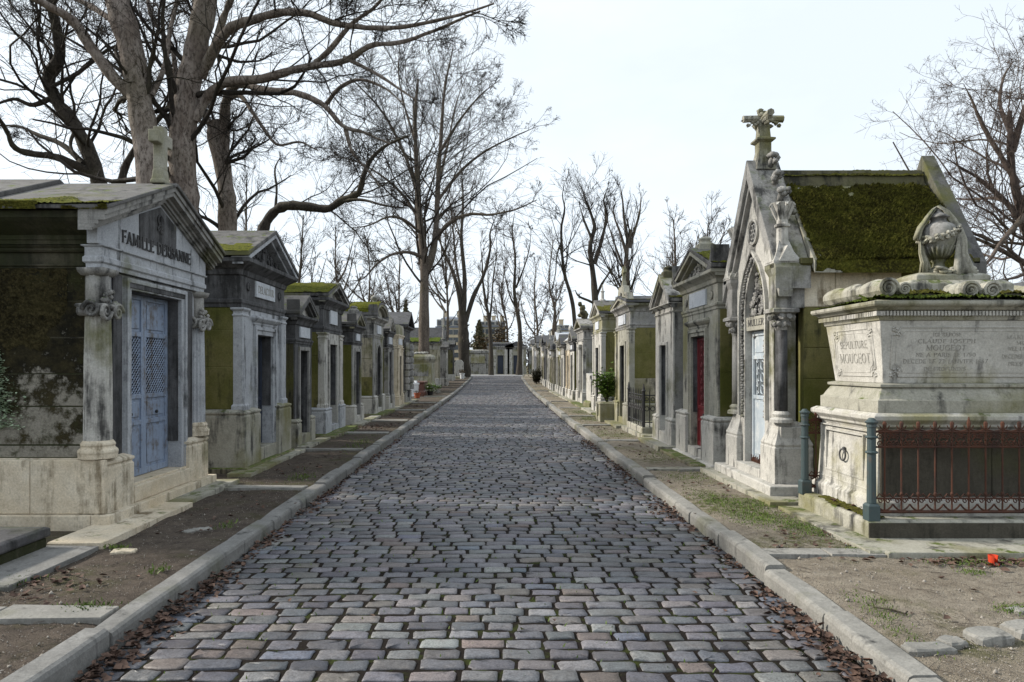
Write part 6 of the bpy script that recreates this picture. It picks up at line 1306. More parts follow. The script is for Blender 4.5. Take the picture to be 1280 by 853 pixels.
def grow(rng, P, R, k, lf, ang, S, wig, trop, t0=0.3, rf=0.6, rmin=0.004, tipf=0.25, lmin=0.1, out=None, jit=0.5):
    """k children on every branch of the level above; returns their points and radii"""
    N, s0, _ = P.shape; L = np.linalg.norm(np.diff(P, axis=1), axis=2).sum(1)
    kk = np.maximum(1, rng.poisson(k, N)) if np.isscalar(k) else np.maximum(1, rng.poisson(k))
    idx = np.repeat(np.arange(N), kk); M = len(idx); t = t0+(1-t0)*rng.random(M)**0.9
    fpos = t*(s0-1); i = np.minimum(fpos.astype(int), s0-2); f = (fpos-i)[:,None]
    p = P[idx,i]*(1-f)+P[idx,i+1]*f; tan = P[idx,i+1]-P[idx,i]; tan /= np.linalg.norm(tan, axis=1, keepdims=True)+1e-9
    r = (R[idx,i]*(1-f[:,0])+R[idx,i+1]*f[:,0])
    v = rng.normal(0, 1, (M,3)); v -= (v*tan).sum(1, keepdims=True)*tan; v /= np.linalg.norm(v, axis=1, keepdims=True)+1e-9
    an = np.radians(rng.normal(ang[0], ang[1], M))[:,None]; d = tan*np.cos(an)+v*np.sin(an)
    ln = np.maximum(lmin, L[idx]*lf*(1.15-0.75*t)*rng.uniform(1-jit, 1+jit, M)); step = (ln/(S-1))[:,None]
    pts = [p]; cur = d
    for j in range(S-1):
        cur = cur+rng.normal(0, wig, (M,3))+np.array([0,0,trop]); cur /= np.linalg.norm(cur, axis=1, keepdims=True); pts.append(pts[-1]+cur*step)
    r0 = np.maximum(r*rf*rng.uniform(0.75, 1.1, M), rmin)
    R2 = r0[:,None]*np.linspace(1, tipf, S)[None]; R2 = np.maximum(R2, rmin*0.55)
    return np.stack(pts, 1), R2
def tree(name, label, base, limbs, levels, bark_m, twig_m, seed, main_sides=10, group=None, trunk_levels=0, cat='tree'):
    """limbs: list of (points, r0, r1, n) in world space, first the trunk; levels: keyword dicts for grow()"""
    rng = np.random.default_rng(seed); e = empty(name, base); tag(e, label, cat, group); b = np.array(base)
    VT, FT, n = [], [], 0; mains = []
    for pts, r0, r1, m in limbs:
        P = smooth_path(pts, m); R = np.linspace(0, 1, m); R = r0*(1-R)**0.9+r1*(1-(1-R)**0.9)
        if len(VT) == 0: R[:2] *= 1.15
        P = P+np.cumsum(rng.normal(0, 0.012, P.shape), 0)*np.linspace(0,1,m)[:,None]*np.clip(R[:,None]*14, 0.3, 1)
        Rw = R*(1+0.075*rng.normal(0, 1, m)); V, F = tubes(P[None], Rw[None], main_sides); VT.append(V); FT.append(F+n); n += len(V); mains.append((P, R))
    VC, FC, nc = [], [], 0
    # children of the hand-placed limbs, resampled to a common count
    S0 = 24; P = np.stack([smooth_path(p, S0) for p, r in mains]); R = np.stack([np.interp(np.linspace(0,1,S0), np.linspace(0,1,len(r)), r) for p, r in mains])
    for li, kw in enumerate(levels):
        kw = dict(kw); sides = kw.pop('sides', 3)
        if li == 0 and 'per_m' in kw:
            L = np.linalg.norm(np.diff(P, axis=1), axis=2).sum(1); kw['k'] = L*kw.pop('per_m')
        P, R = grow(rng, P, R, **kw); V, F = tubes(P, R, sides)
        if li < trunk_levels: VT.append(V); FT.append(F+n); n += len(V)
        else: VC.append(V); FC.append(F+nc); nc += len(V)
    o = link('trunk', mesh_np('trunk', np.concatenate(VT)-b, [np.concatenate(FT)]), bark_m, e, smooth=True)
    if VC: link('crown', mesh_np('crown', np.concatenate(VC)-b, [np.concatenate(FC)]), twig_m, e, smooth=True, kind='stuff')
    return e
def copy_tree(e, loc, rz, sc_, label, group=None):
    c = e.copy(); COL.objects.link(c); c.location = loc; c.rotation_euler = (0,0,rz); c.scale = sc_; c['label'] = label
    if group: c['group'] = group
    for ch in e.children: d = ch.copy(); COL.objects.link(d); d.parent = c
    return c
def px(*a): return [at(*p) for p in a]

BIG = [dict(per_m=1.5, lf=0.36, ang=(50,16), S=10, wig=0.19, trop=0.03, t0=0.25, rf=0.26, rmin=0.009, sides=5),
       dict(k=8, lf=0.54, ang=(46,16), S=8, wig=0.17, trop=0.02, t0=0.12, rf=0.5, rmin=0.0058, sides=4),
       dict(k=6, lf=0.58, ang=(42,16), S=6, wig=0.15, trop=0.01, t0=0.12, rf=0.55, rmin=0.0042),
       dict(k=3, lf=0.6, ang=(40,16), S=4, wig=0.14, trop=0.01, t0=0.2, rf=0.6, rmin=0.0034)]
def lv(lst, **over):
    out = []
    for i, d in enumerate(lst):
        d = dict(d)
        for k_, v_ in over.items():
            if k_ in d: d[k_] = v_
        out.append(d)
    return out
# nearest pair behind the first tomb
b1 = at(196, 500, 12.0); b1[2] = 0.05
tree('plane_tree', 'thick pale trunk rising behind the roof cross, leaning to the edge', tuple(b1), [
    ([b1]+px((196,330,12.0),(188,230,12.0),(180,160,12.0),(168,80,12.0),(152,5,12.1),(140,-60,12.3),(132,-130,12.6)), 0.245, 0.16, 30),
    (px((166,118,12.0),(142,98,11.9),(112,58,11.8),(86,22,11.6),(50,2,11.3),(10,-18,11.0)), 0.11, 0.05, 20),
    (px((158,40,12.0),(120,12,12.6),(80,-10,13.0),(30,-40,13.4)), 0.06, 0.03, 14),
    (px((190,120,12.0),(205,85,12.3),(212,40,12.6),(222,-10,12.8),(230,-70,13.0)), 0.05, 0.03, 14)],
    lv(BIG, per_m=1.1), 'bark_pale', 'twig_dark', 3, 14)
b2 = at(228, 500, 12.6); b2[2] = 0.05
tree('plane_tree', 'stout burled trunk right of the roof cross with limbs over the lane', tuple(b2), [
    ([b2]+px((229,330,12.6),(230,230,12.6),(229,180,12.6),(236,125,12.6),(247,70,12.6),(262,0,12.7),(270,-60,12.8),(275,-120,13.0)), 0.265, 0.165, 32),
    (px((244,150,12.6),(262,118,12.5),(285,102,12.3),(325,97,12.0),(360,86,11.8),(395,78,11.6),(430,72,11.4),(462,55,11.2),(500,52,11.0),(545,36,10.8),(600,12,10.6)), 0.095, 0.014, 40),
    (px((252,95,12.6),(268,62,12.3),(288,36,12.0),(320,24,11.8),(352,16,11.6),(384,18,11.4),(418,30,11.2),(460,36,11.0),(505,34,10.8),(560,22,10.6),(618,4,10.4)), 0.095, 0.013, 40),
    (px((262,75,12.6),(280,20,12.4),(296,-20,12.2),(310,-80,12.0)), 0.07, 0.04, 14),
    (px((240,140,12.6),(222,110,13.0),(215,60,13.2),(190,20,13.4),(185,-30,13.6)), 0.055, 0.03, 14),
    (px((395,78,11.6),(415,60,11.3),(440,30,11.1),(470,8,10.9),(500,-30,10.6)), 0.05, 0.012, 18),
    (px((430,72,11.4),(470,92,11.2),(500,112,11.0),(520,126,10.9)), 0.035, 0.008, 16)],
    lv(BIG, per_m=1.7), 'bark_pale', 'twig_dark', 7, 14)
b3 = at(283, 470, 15.0); b3[2] = 0.05
tree('plane_tree', 'forked pale trunk with broken stub between the two nearest tombs', tuple(b3), [
    ([b3]+px((283,330,15.0),(284,285,15.0),(283,240,15.0),(276,200,15.0),(266,165,15.0),(262,150,15.0)), 0.21, 0.15, 22),
    (px((278,212,15.0),(281,170,15.0),(282,135,14.9),(290,112,14.7),(305,108,14.4),(335,116,14.0),(372,120,13.6),(405,134,13.3),(432,160,13.0),(458,168,12.8),(490,182,12.5)), 0.12, 0.016, 40),
    (px((284,125,14.9),(300,120,14.6),(315,140,14.3),(328,160,14.1),(346,182,13.9),(372,178,13.7),(395,188,13.5)), 0.055, 0.012, 24),
    (px((264,158,15.0),(250,130,15.3),(240,90,15.6),(246,40,15.8),(240,-20,16)), 0.08, 0.03, 20),
    (px((405,134,13.3),(425,110,13.0),(450,100,12.8),(480,110,12.6),(505,130,12.4)), 0.045, 0.010, 18),
    (px((432,160,13.0),(440,190,12.9),(460,215,12.7),(478,240,12.5)), 0.035, 0.008, 16)],
    lv(BIG, per_m=1.5), 'bark_pale', 'twig_dark', 12, 12)
b4 = at(128, 470, 15.5); b4[2] = 0.05
tree('crooked_tree', 'dark crooked tree with mossy twisting limbs at the far left', tuple(b4), [
    ([b4]+px((128,280,15.5),(122,225,15.5),(108,185,15.5),(88,150,15.5),(70,128,15.4),(58,98,15.3),(72,72,15.2),(70,40,15.1),(62,8,15.0),(60,-40,15)), 0.19, 0.08, 30),
    (px((120,222,15.5),(98,208,15.3),(72,196,15.1),(40,190,14.9),(18,182,14.7),(8,160,14.5),(-6,138,14.3)), 0.10, 0.035, 24),
    (px((104,205,15.4),(80,182,15.6),(50,170,15.8),(28,160,16),(0,158,16.2)), 0.07, 0.02, 18),
    (px((96,160,15.5),(88,180,15.2),(95,200,15.0)), 0.05, 0.02, 10),
    (px((150,240,15.6),(158,205,15.6),(185,165,15.6),(215,120,15.8),(205,60,16)), 0.09, 0.03, 20),
    (px((66,122,15.4),(40,132,15.2),(18,124,15.0),(-10,132,14.8)), 0.06, 0.02, 14),
    (px((62,110,15.3),(100,90,15.4),(140,60,15.5),(185,54,15.6),(218,66,15.7)), 0.05, 0.015, 18)],
    lv(BIG, per_m=1.6), 'bark_dark', 'twig_dark', 21, 10)
b5 = at(322, 470, 18.5); b5[2] = 0.05
tree('crooked_tree', 'dark low limb sweeping right above the mossy roof', tuple(b5), [
    ([b5]+px((322,340,18.5),(328,290,18.5),(340,268,18.5),(358,258,18.4),(385,260,18.3),(408,263,18.2),(428,252,18.1),(446,244,18.0),(452,222,17.9),(462,200,17.8),(482,182,17.7),(510,170,17.5)), 0.17, 0.025, 40),
    (px((344,264,18.5),(346,235,18.6),(344,212,18.8),(352,195,19)), 0.04, 0.012, 14),
    (px((428,252,18.1),(450,250,17.9),(480,258,17.6),(510,262,17.4)), 0.05, 0.012, 16)],
    lv(BIG, per_m=1.6, trop=0.05), 'bark_dark', 'twig_dark', 25, 9)

# the large tree standing over the shaded row
def px6(*a): return [at(p[0], p[1], p[2]*1.15) for p in a]
b6 = at(531, 500, 41.4); b6[2] = 0.05
tree('large_tree', 'large spreading bare tree with thick pale trunk beyond the shaded row', tuple(b6), [
    ([b6]+px6((530,440,36),(530,380,36),(530,335,36),(527,300,36),(522,255,36),(520,205,36),(518,150,36),(522,100,36)), 0.36, 0.06, 34),
    (px6((532,345,36),(542,310,36),(546,270,36),(548,220,36),(552,165,36),(556,110,36),(566,60,36)), 0.22, 0.035, 28),
    (px6((545,300,36),(560,280,35.5),(585,268,35),(615,268,34.5),(645,262,34),(672,250,33.6)), 0.13, 0.02, 24),
    (px6((548,250,36),(575,215,36.5),(605,190,37),(640,172,37.5),(672,158,38)), 0.11, 0.018, 22),
    (px6((528,322,36),(512,316,35.5),(492,318,35),(472,330,34.6),(455,348,34.3),(440,352,34)), 0.11, 0.02, 22),
    (px6((522,270,36),(500,240,36.4),(470,215,36.8),(440,200,37.2),(410,196,37.6)), 0.10, 0.018, 22),
    (px6((520,230,36),(500,180,35.4),(478,140,35),(452,110,34.5),(430,90,34)), 0.10, 0.016, 22),
    (px6((550,190,36),(575,150,35.4),(600,120,35),(625,100,34.6)), 0.09, 0.014, 20),
    (px6((520,180,36),(505,130,37),(498,90,38),(500,60,39)), 0.08, 0.014, 18),
    (px6((524,290,36),(505,275,34),(485,272,32.5),(462,282,31),(440,285,30)), 0.09, 0.018, 20),
    (px6((546,240,36),(560,180,38.5),(570,130,40),(585,90,41)), 0.09, 0.014, 20)],
    [dict(per_m=2.1, lf=0.42, ang=(44,14), S=9, wig=0.15, trop=0.05, t0=0.25, rf=0.32, rmin=0.016, sides=4),
     dict(k=6, lf=0.52, ang=(42,15), S=7, wig=0.15, trop=0.03, t0=0.12, rf=0.5, rmin=0.012),
     dict(k=5, lf=0.56, ang=(40,15), S=5, wig=0.15, trop=0.03, t0=0.12, rf=0.6, rmin=0.009),
     dict(k=2.6, lf=0.6, ang=(38,15), S=4, wig=0.14, trop=0.02, t0=0.2, rf=0.6, rmin=0.0075)], 'bark_mid', 'twig_dark', 33, 12)

def stems(y, bx, sp):
    """several stems from one foot; sp: list of pixel polylines with radii"""
    return [([at(p[0], p[1], y+(p[2] if len(p) > 2 else 0)) for p in pts], r0*0.85, r1*0.4, n) for pts, r0, r1, n in sp]
FARL = lambda rm: [dict(per_m=0.9, lf=0.30, ang=(36,12), S=7, wig=0.14, trop=0.08, t0=0.3, rf=0.42, rmin=rm*1.6, sides=4),
     dict(k=5, lf=0.55, ang=(36,14), S=5, wig=0.14, trop=0.05, t0=0.12, rf=0.55, rmin=rm*1.1), dict(k=5, lf=0.58, ang=(36,14), S=4, wig=0.15, trop=0.03, t0=0.12, rf=0.6, rmin=rm*0.8)]
y = 66.0; b = at(580, 469, y); b[2] = g(y)+0.05
tree('forked_tree', 'dark forked tree at the end of the shaded footway', tuple(b), [([b]+list(at(*p) for p in ((580,440,y),(579,415,y),(578,395,y))), 0.62, 0.42, 12)]+stems(y, 0, [
    ([(578,405),(574,370),(566,340),(556,318),(548,295),(545,270)], 0.30, 0.06, 18), ([(579,400),(581,350),(577,300),(579,250),(577,210)], 0.32, 0.05, 18), ([(582,402),(592,370),(604,345),(612,312),(612,290),(622,265)], 0.28, 0.05, 18), ([(580,380,2),(570,330,3),(566,280,4),(560,240,5)], 0.2, 0.04, 14)]),
    FARL(0.022), 'bark_dark', 'twig_mid', 41, 10)
y = 76.0; b = at(614, 468, y); b[2] = g(y)
t_sl = tree('slender_tree', 'slender dark tree in the middle before the closing wall', tuple(b), stems(y, 0, [([(614,469),(614,440),(612,405),(608,380),(604,355),(603,330),(600,300)], 0.33, 0.05, 18), ([(612,402),(615,375),(617,345),(621,320),(620,290)], 0.16, 0.03, 14)]), FARL(0.024), 'bark_dark', 'twig_mid', 43, 9)
y = 77.5; b = at(649, 468, y); b[2] = g(y)
tree('slender_tree', 'curving dark tree before the closing wall near the sunlit row', tuple(b), stems(y, 0, [([(649,469),(650,440),(650,410),(646,385),(643,360),(645,325),(641,290),(644,265)], 0.38, 0.05, 20), ([(647,388),(638,372),(632,350),(628,320)], 0.16, 0.03, 14), ([(645,360),(655,335),(662,310),(664,285)], 0.14, 0.03, 14)]), FARL(0.024), 'bark_dark', 'twig_mid', 47, 9)
# trees behind the sunlit row
y = 34.0; b = at(746, 480, y); b[2] = 0.05
tree('gnarled_tree', 'gnarled dark tree with a lopped limb behind the sunlit row', tuple(b), [([b]+list(at(*p) for p in ((746,400,y),(744,375,y),(742,345,y),(738,310,y),(744,285,y),(740,268,y),(733,250,y),(729,238,y))), 0.20, 0.02, 26)]+stems(y, 0, [
    ([(743,380),(735,376),(727,373),(721,369),(718,363)], 0.085, 0.06, 12), ([(745,372),(752,356),(762,340),(770,325)], 0.10, 0.03, 12), ([(743,330),(752,300),(758,270),(754,250),(760,232)], 0.13, 0.03, 18), ([(740,300),(730,275),(724,255)], 0.09, 0.03, 12)]),
    [dict(per_m=2.4, lf=0.30, ang=(38,14), S=8, wig=0.15, trop=0.1, t0=0.35, rf=0.34, rmin=0.013, sides=4), dict(k=5, lf=0.55, ang=(36,14), S=6, wig=0.15, trop=0.06, t0=0.12, rf=0.55, rmin=0.009), dict(k=4, lf=0.55, ang=(38,14), S=4, wig=0.18, trop=0.04, t0=0.15, rf=0.6, rmin=0.008)], 'bark_dark', 'twig_dark', 51, 9)
y = 40.0; b = at(716, 475, y); b[2] = g(y)
tree('leaning_tree', 'thin curved leaning tree beside the gnarled one', tuple(b), stems(y, 0, [([(722,470),(718,400),(714,372),(706,345),(703,315),(702,285),(706,262),(703,245),(706,230)], 0.17, 0.03, 26), ([(703,300),(696,320),(694,345),(686,375),(680,400)], 0.06, 0.02, 14)]), lv(FARL(0.012), per_m=1.1), 'bark_dark', 'twig_dark', 53, 8)
y = 30.0; b = at(786, 480, y); b[2] = 0.05
tree('upright_tree', 'upright tree with many rising shoots behind the cross tomb', tuple(b), [([b]+list(at(*p) for p in ((786,400,y),(784,360,y),(782,320,y),(786,290,y))), 0.17, 0.08, 16)]+stems(y, 0, [
    ([(786,305),(780,275),(778,250),(774,228)], 0.10, 0.02, 16), ([(784,320),(775,290),(768,270),(766,252)], 0.09, 0.02, 16), ([(787,310),(796,280),(800,262),(802,240)], 0.09, 0.02, 16), ([(786,330),(776,345),(765,352)], 0.07, 0.03, 10), ([(783,345),(770,310),(762,285),(756,262)], 0.07, 0.02, 14)]),
    [dict(per_m=3.0, lf=0.34, ang=(32,10), S=7, wig=0.12, trop=0.12, t0=0.25, rf=0.34, rmin=0.012, sides=4), dict(k=5, lf=0.55, ang=(30,12), S=5, wig=0.14, trop=0.08, t0=0.12, rf=0.55, rmin=0.0085), dict(k=4, lf=0.5, ang=(34,14), S=4, wig=0.16, trop=0.05, t0=0.15, rf=0.6, rmin=0.007)], 'bark_mid', 'twig_dark', 55, 8)
y = 44.0; b = at(889, 480, y); b[2] = g(y)
t_h = tree('small_tree', 'small pale twiggy tree seen above the steep plain gable', tuple(b), stems(y, 0, [([(888,470),(888,380),(888,340),(884,300),(886,270)], 0.15, 0.03, 18), ([(888,345),(876,310),(872,285)], 0.08, 0.02, 12), ([(888,335),(902,300),(908,275)], 0.08, 0.02, 12)]), lv(FARL(0.014), per_m=1.2), 'bark_mid', 'twig_mid', 57, 7)
# the brown twiggy tree at the right edge
y = 19.0; b = at(1300, 470, y); b[2] = 0.0
tree('twiggy_tree', 'broad reddish-brown twiggy tree behind the draped urn', tuple(b), [([b]+list(at(*p) for p in ((1300,400,y),(1296,340,y),(1285,290,y),(1270,240,y),(1262,190,y),(1262,140,y))), 0.22, 0.05, 24)]+stems(y, 0, [
    ([(1290,300),(1262,258),(1230,228),(1205,212),(1180,196)], 0.11, 0.02, 20), ([(1296,340),(1262,318),(1225,300),(1192,288),(1160,262)], 0.09, 0.016, 20), ([(1272,230),(1248,190),(1228,155),(1215,125),(1205,105)], 0.10, 0.016, 20), ([(1265,190),(1280,140),(1296,100),(1310,70)], 0.12, 0.03, 16), ([(1280,270,-1),(1255,300,-2),(1235,330,-2.5),(1215,350,-3)], 0.09, 0.02, 16), ([(1265,170,1),(1250,130,2),(1256,95,2.5),(1266,80,3)], 0.09, 0.02, 14), ([(1290,280,1.5),(1250,250,3),(1215,250,4),(1180,248,5)], 0.10, 0.02, 16), ([(1298,330,-1),(1275,345,-2),(1240,352,-3)], 0.08, 0.02, 12)]),
    [dict(per_m=3.2, lf=0.62, ang=(48,16), S=9, wig=0.2, trop=0.01, t0=0.12, rf=0.34, rmin=0.009, sides=4), dict(k=7, lf=0.52, ang=(48,18), S=7, wig=0.22, trop=0.01, t0=0.1, rf=0.5, rmin=0.0065), dict(k=5, lf=0.55, ang=(50,20), S=5, wig=0.25, trop=0.02, t0=0.1, rf=0.65, rmin=0.005), dict(k=2, lf=0.5, ang=(50,20), S=3, wig=0.25, trop=0.03, t0=0.2, rf=0.8, rmin=0.0045)], 'twig_brown', 'twig_brown', 61, 9)
# thin woodland trees behind the shaded row, each set on its own spot
spots = [(60,30,300,'twig_dark','slim bare tree seen behind the dark crooked limbs'), (372,44,268,'twig_dark','bushy bare tree beyond the low sweeping limb'), (425,50,285,'twig_mid','bare tree beyond the curled roof corners'), (462,58,300,'twig_mid','thin bare tree left of the large spreading tree'), (495,62,310,'twig_mid','thin bare tree just behind the large pale trunk'), (556,58,262,'twig_mid','tall thin tree right of the large spreading trunk'), (300,40,230,'twig_dark','thin bare tree behind the forked pale trunk')]
for i, (pxx, yy, top, tm, lb) in enumerate(spots):
    b = at(pxx, 480, yy); b[2] = g(yy); r = np.random.default_rng(100+i); T_ = at(pxx+r.uniform(-8,8), top, yy); H = T_[2]-b[2]
    L = [([b, b+(T_-b)*0.35+r.normal(0,0.15,3), b+(T_-b)*0.7+r.normal(0,0.2,3), T_], 0.15, 0.03, 18)]
    for k in range(6):
        t = r.uniform(0.25, 0.65); s0 = b+(T_-b)*t; a = r.uniform(0, 6.28); q = H*r.uniform(0.12, 0.28); L.append(([s0, s0+np.array([q*0.5*math.cos(a), q*0.5*math.sin(a), H*0.10]), s0+np.array([q*math.cos(a), q*math.sin(a), H*r.uniform(0.2,0.38)])], 0.09, 0.02, 12))
    tree('bare_tree', lb, tuple(b), L, lv(FARL(0.0045*yy/16), per_m=1.5), 'bark_mid', tm, 200+i, 6, group='thin trees behind the shaded row')
spots = [(690,90,300,'pale thin tree far behind the sunlit row near the cross street'), (668,95,330,'thin distant tree over the last sunlit tombs'), (845,60,275,'faint distant tree over the steep plain gable'), (632,100,330,'thin distant tree between the two far houses')]
for i, (pxx, yy, top, lb) in enumerate(spots):
    b = at(pxx, 470, yy); b[2] = g(yy); r = np.random.default_rng(140+i); T_ = at(pxx+r.uniform(-4,4), top, yy); H = T_[2]-b[2]
    L = [([b, b+(T_-b)*0.4+r.normal(0,0.2,3), b+(T_-b)*0.7+r.normal(0,0.3,3), T_], 0.22, 0.04, 16)]
    for k in range(5):
        t = r.uniform(0.25, 0.6); s0 = b+(T_-b)*t; a = r.uniform(0, 6.28); q = H*r.uniform(0.08, 0.16); L.append(([s0, s0+np.array([q*0.6*math.cos(a), q*0.6*math.sin(a), H*0.12]), s0+np.array([q*math.cos(a), q*math.sin(a), H*r.uniform(0.25,0.4)])], 0.10, 0.03, 10))
    tree('bare_tree', lb, tuple(b), L, lv(FARL(0.02), per_m=1.3), 'bark_mid', 'twig_mid', 240+i, 6, group='thin distant trees')

# leafy shrubs and evergreens
def leafy(name, label, c, rad, n, leaf, mat, seed, trunk=None, cat='tree'):
    e = empty(name, c); tag(e, label, cat); rr = np.random.default_rng(seed); tr = MB()
    tr.tube([(0,0,-0.05),(0.05,0.03,rad[2]*0.5),(0,0,rad[2]*1.3)], [0.14,0.11,0.04], 7)
    cl = rr.normal(0, 0.5, (26,3))*np.array(rad)+np.array([0,0,rad[2]])
    for q in cl: tr.tube([(0,0,rad[2]*0.5), (q[0]*0.5,q[1]*0.5,q[2]*0.8), tuple(q)], [0.05,0.03,0.01], 4)
    tr.build('trunk', 'bark_dark', e); k = rr.integers(0, 26, n); P = cl[k]+rr.normal(0, 0.22, (n,3))*np.array(rad); P[:,2] = np.maximum(P[:,2], 0.05)
    scatter_leaves('crown', P, mat, leaf, rr, parent=e, curl=1.4); return e
leafy('evergreen_shrub', 'brownish leafy shrub behind the big pale tomb roof at the left edge', (-11.5, 17.0, 0.05), (1.7,1.2,2.6), 3600, (0.06,0.13), 'brown_leaf', 71)
def conifer(name, label, c, h, r, n, mat, seed):
    e = empty(name, c); tag(e, label, 'tree'); rr = np.random.default_rng(seed)
    MB().tube([(0,0,-0.1),(0,0,h*0.5),(0,0,h)], [0.3,0.18,0.03], 7).build('trunk', 'bark_dark', e)
    t = rr.random(n)**0.7; z = h*(1-t); R = r*(t**0.8)*(0.75+0.25*np.sin(z*5)); a = rr.uniform(0, 6.28, n); q = R*np.sqrt(rr.uniform(0.15, 1, n)); P = np.stack([q*np.cos(a), q*np.sin(a), z+rr.normal(0, 0.15, n)-0.2*q], -1)
    scatter_leaves('crown', P, mat, (0.28, 0.6), rr, parent=e, curl=1.2); return e
conifer('conifer', 'grey-green conifer standing behind the closing wall', (at(599,0,100)[0], 100, g(100)), 7.6, 2.3, 3800, 'conifer_leaf', 81)
conifer('conifer', 'small dark conifer tip above the shaded row', (at(507,0,75)[0], 75, g(75)), 8.2, 1.5, 1400, 'conifer_leaf', 82)
leafy('evergreen_shrub', 'dark brushy shrub beside the conifer behind the closing wall', (at(622,0,96)[0], 96, g(96)), (2.6,1.6,3.0), 2200, (0.2,0.45), 'brown_leaf', 83)
leafy('evergreen_shrub', 'dark brushy mass over the tombs at the end of the sunlit row', (at(662,0,92)[0], 92, g(92)), (2.8,1.6,3.2), 1800, (0.15,0.35), 'brown_leaf', 84)

# ------------------------------------------------------------------ the closing row across the end of the lane
zr = 83.0; G = g(zr)
def end_tomb(label, x, w, kind):
    e = empty('mausoleum', (x, zr, G)); tag(e, label, 'tomb')
    op = opening(0.72, 0.05, 2.3, 'flat'); MB().prism([(-w/2,0.0)]+[(p[0],p[1]) for p in op]+[(w/2,0.0),(w/2,3.0),(-w/2,3.0)], 0, 0.4).build('front_wall', 'lichen_stone', e)
    MB().box(-w/2+0.01, w/2-0.01, 0.4, 3, 0, 3.0).build('body', 'grey_stone', e)
    MB().loft(-w/2, w/2, 0, 3, [(0.05,3.0),(0.05,3.15),(0.2,3.25),(0.2,3.4)]).build('entablature', 'grey_stone', e)
    if kind: MB().prism([(-w/2-0.2,3.4),(w/2+0.2,3.4),(0,4.0)], -0.1, 3).build('roof_slab', 'roof_dark', e)
    else: MB().loft(-w/2, w/2, 0, 3, [(0.1,3.4),(0.1,3.7),(-0.2,3.9)]).build('roof_slab', 'roof_dark', e)
    d = MB(); d.box(-0.355,0.355,0.2,0.26,0.1,2.29); d.build('door', 'dark_blue_door', e)
    for s_ in (-1,1): MB().box(*sorted((s_*0.5,s_*0.85)), -0.15, 0.1, 0.0, 3.0).build('pilaster', 'pale_stone', e)
    return e
end_tomb('pale tomb with blue-black door facing down the lane', at(625.5,0,zr)[0], 2.9, 0); end_tomb('dark gabled tomb facing down the lane beside the curving tree', at(645.5,0,zr)[0], 2.4, 1)
e = empty('low_tomb', (at(601,0,zr)[0], zr, G)); tag(e, 'low broad stained tomb closing the lane on the shaded side', 'tomb')
MB().loft(-1.5, 2.6-1.3, 0, 2.6, [(0,0),(0,1.2),(-0.05,1.25),(-0.05,2.5),(0.1,2.6),(0.1,2.85),(-0.2,3.0)]).build('body', 'grey_stone', e); MB().box(-1.2,0.5,-0.08,0.1,1.35,2.4).build('panel', 'lichen_stone', e)
e = empty('cemetery_wall', (8.2, zr, G)); tag(e, 'long dark tomb wall closing the sunlit side', 'wall')
MB().loft(-4.2, 6, 0, 2, [(0,0),(0,2.7),(0.12,2.8),(0.12,3.1),(-0.2,3.3)]).build('wall_body', 'grey_stone', e)
for k in range(5): MB().box(-3.9+1.9*k, -3.9+1.9*k+0.3, -0.12, 0.05, 0.1, 2.7).build('pilaster', 'lichen_stone', e)
e = empty('cemetery_wall', (-12, zr+1, G)); tag(e, 'grey wall behind the shaded row at the lane end', 'wall')
MB().loft(-20, 6.2, 0, 1, [(0,0),(0,2.2),(0.12,2.25),(0.12,2.5)]).build('wall_body', 'grey_stone', e)

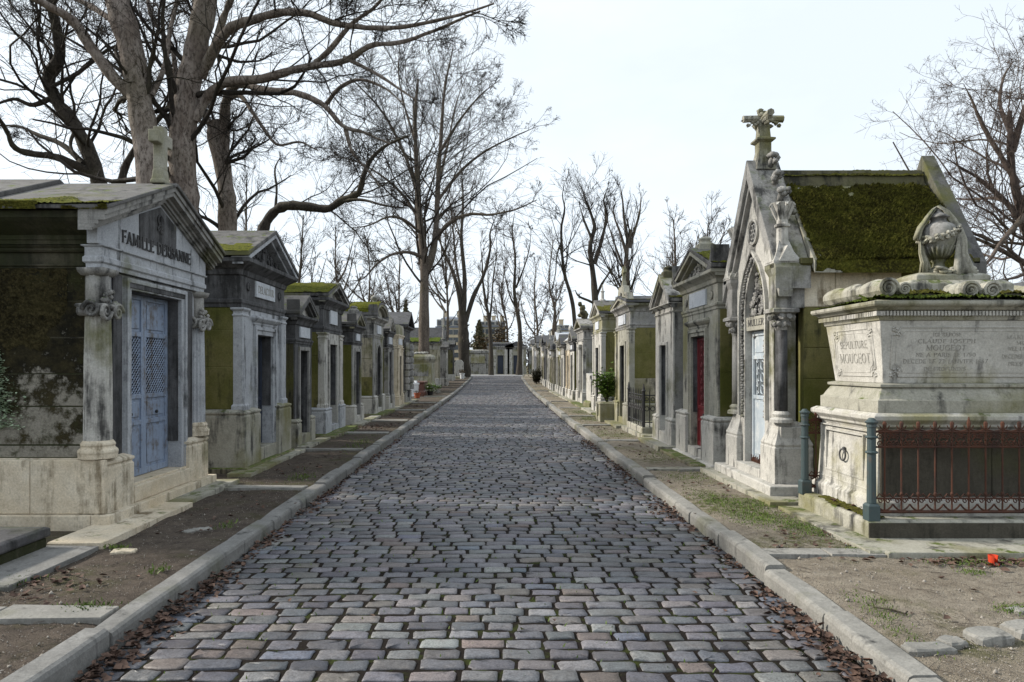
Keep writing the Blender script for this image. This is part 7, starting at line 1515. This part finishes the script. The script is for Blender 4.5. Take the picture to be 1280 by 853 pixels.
# ------------------------------------------------------------------ houses beyond the cemetery
def house(label, px0, px1, y, top, eave, wall, cols, rows, chim):
    x0, x1 = at(px0,0,y)[0], at(px1,0,y)[0]; ze, zt = at(0,eave,y)[2], at(0,top,y)[2]; w = x1-x0
    e = empty('house', ((x0+x1)/2, y, 0)); tag(e, label, 'house'); h = w/2
    MB().box(-h, h, 0, 9, 0, ze).build('wall', wall, e)
    rf = MB().loft(-h, h, 0, 9, [(0.3,ze),(0.3,ze+0.3),(-0.1,ze+0.35),(-0.9,zt-0.5),(-2.2,zt)]).build('roof', 'slate_roof_far', e)
    for k in range(chim): MB().loft(-h+w*(k+0.6)/chim-0.5, -h+w*(k+0.6)/chim+0.5, 3, 4, [(0,zt-1.2),(0,zt+1.0),(0.1,zt+1.05),(0.1,zt+1.25)]).build('chimney', 'limestone_wall', rf)
    st = (ze-1.5)/rows; cw = w/cols
    for r in range(rows):
        MB().box(-h-0.1, h+0.1, -0.15, 0.0-0.003, 1.3+st*r-0.25, 1.3+st*r-0.05).build('string_course', wall, e)
        for c in range(cols):
            x = -h+cw*(c+0.5); z = 1.3+st*r+0.4; f = MB(); f.box(x-0.62,x+0.62,-0.06,-0.004,z-0.06,z+st*0.62+0.1); fr_ = f.build('window', 'pale_stone', e)
            MB().box(x-0.5,x+0.5,-0.09,-0.062,z,z+st*0.62).build('pane', 'window_glass', fr_)
    for c in range(cols):
        x = -h+cw*(c+0.5); f = MB(); f.box(x-0.6,x+0.6,-0.1,1.6,ze+0.4,ze+0.4+(zt-ze)*0.55); d = f.build('dormer', 'pale_stone', rf); MB().box(x-0.42,x+0.42,-0.14,-0.102,ze+0.55,ze+0.3+(zt-ze)*0.5).build('pane', 'window_glass', d)
    return e
house('cream house with slate mansard roof seen left of the forked trunk', 546, 580, 150, 395, 410, 'limestone_wall', 5, 5, 2)
house('greyer house with chimneys seen behind the slender tree', 600, 632, 170, 400, 409, 'lichen_stone', 5, 5, 3)
house('distant pale house far behind the sunlit row', 690, 712, 160, 405, 413, 'far_stone', 3, 4, 1)
# a grey roof glimpsed past the monument
e = empty('mausoleum', (9.6, 12.3, 0), math.pi/2*0); tag(e, 'grey gable of another tomb behind the draped urn at the right edge', 'tomb')
MB().box(-1.1,1.5,0,2.4,0.05,2.62).build('body', 'grey_stone', e); MB().prism([(-1.3,2.62),(1.7,2.62),(0.6,3.22)], -0.1, 2.5).build('roof_slab', 'roof_dark', e, bevel=0.01); MB().loft(-1.1,1.5,0,2.4,[(0.03,2.5),(0.14,2.56),(0.14,2.618)]).build('cornice', 'grey_stone', e)
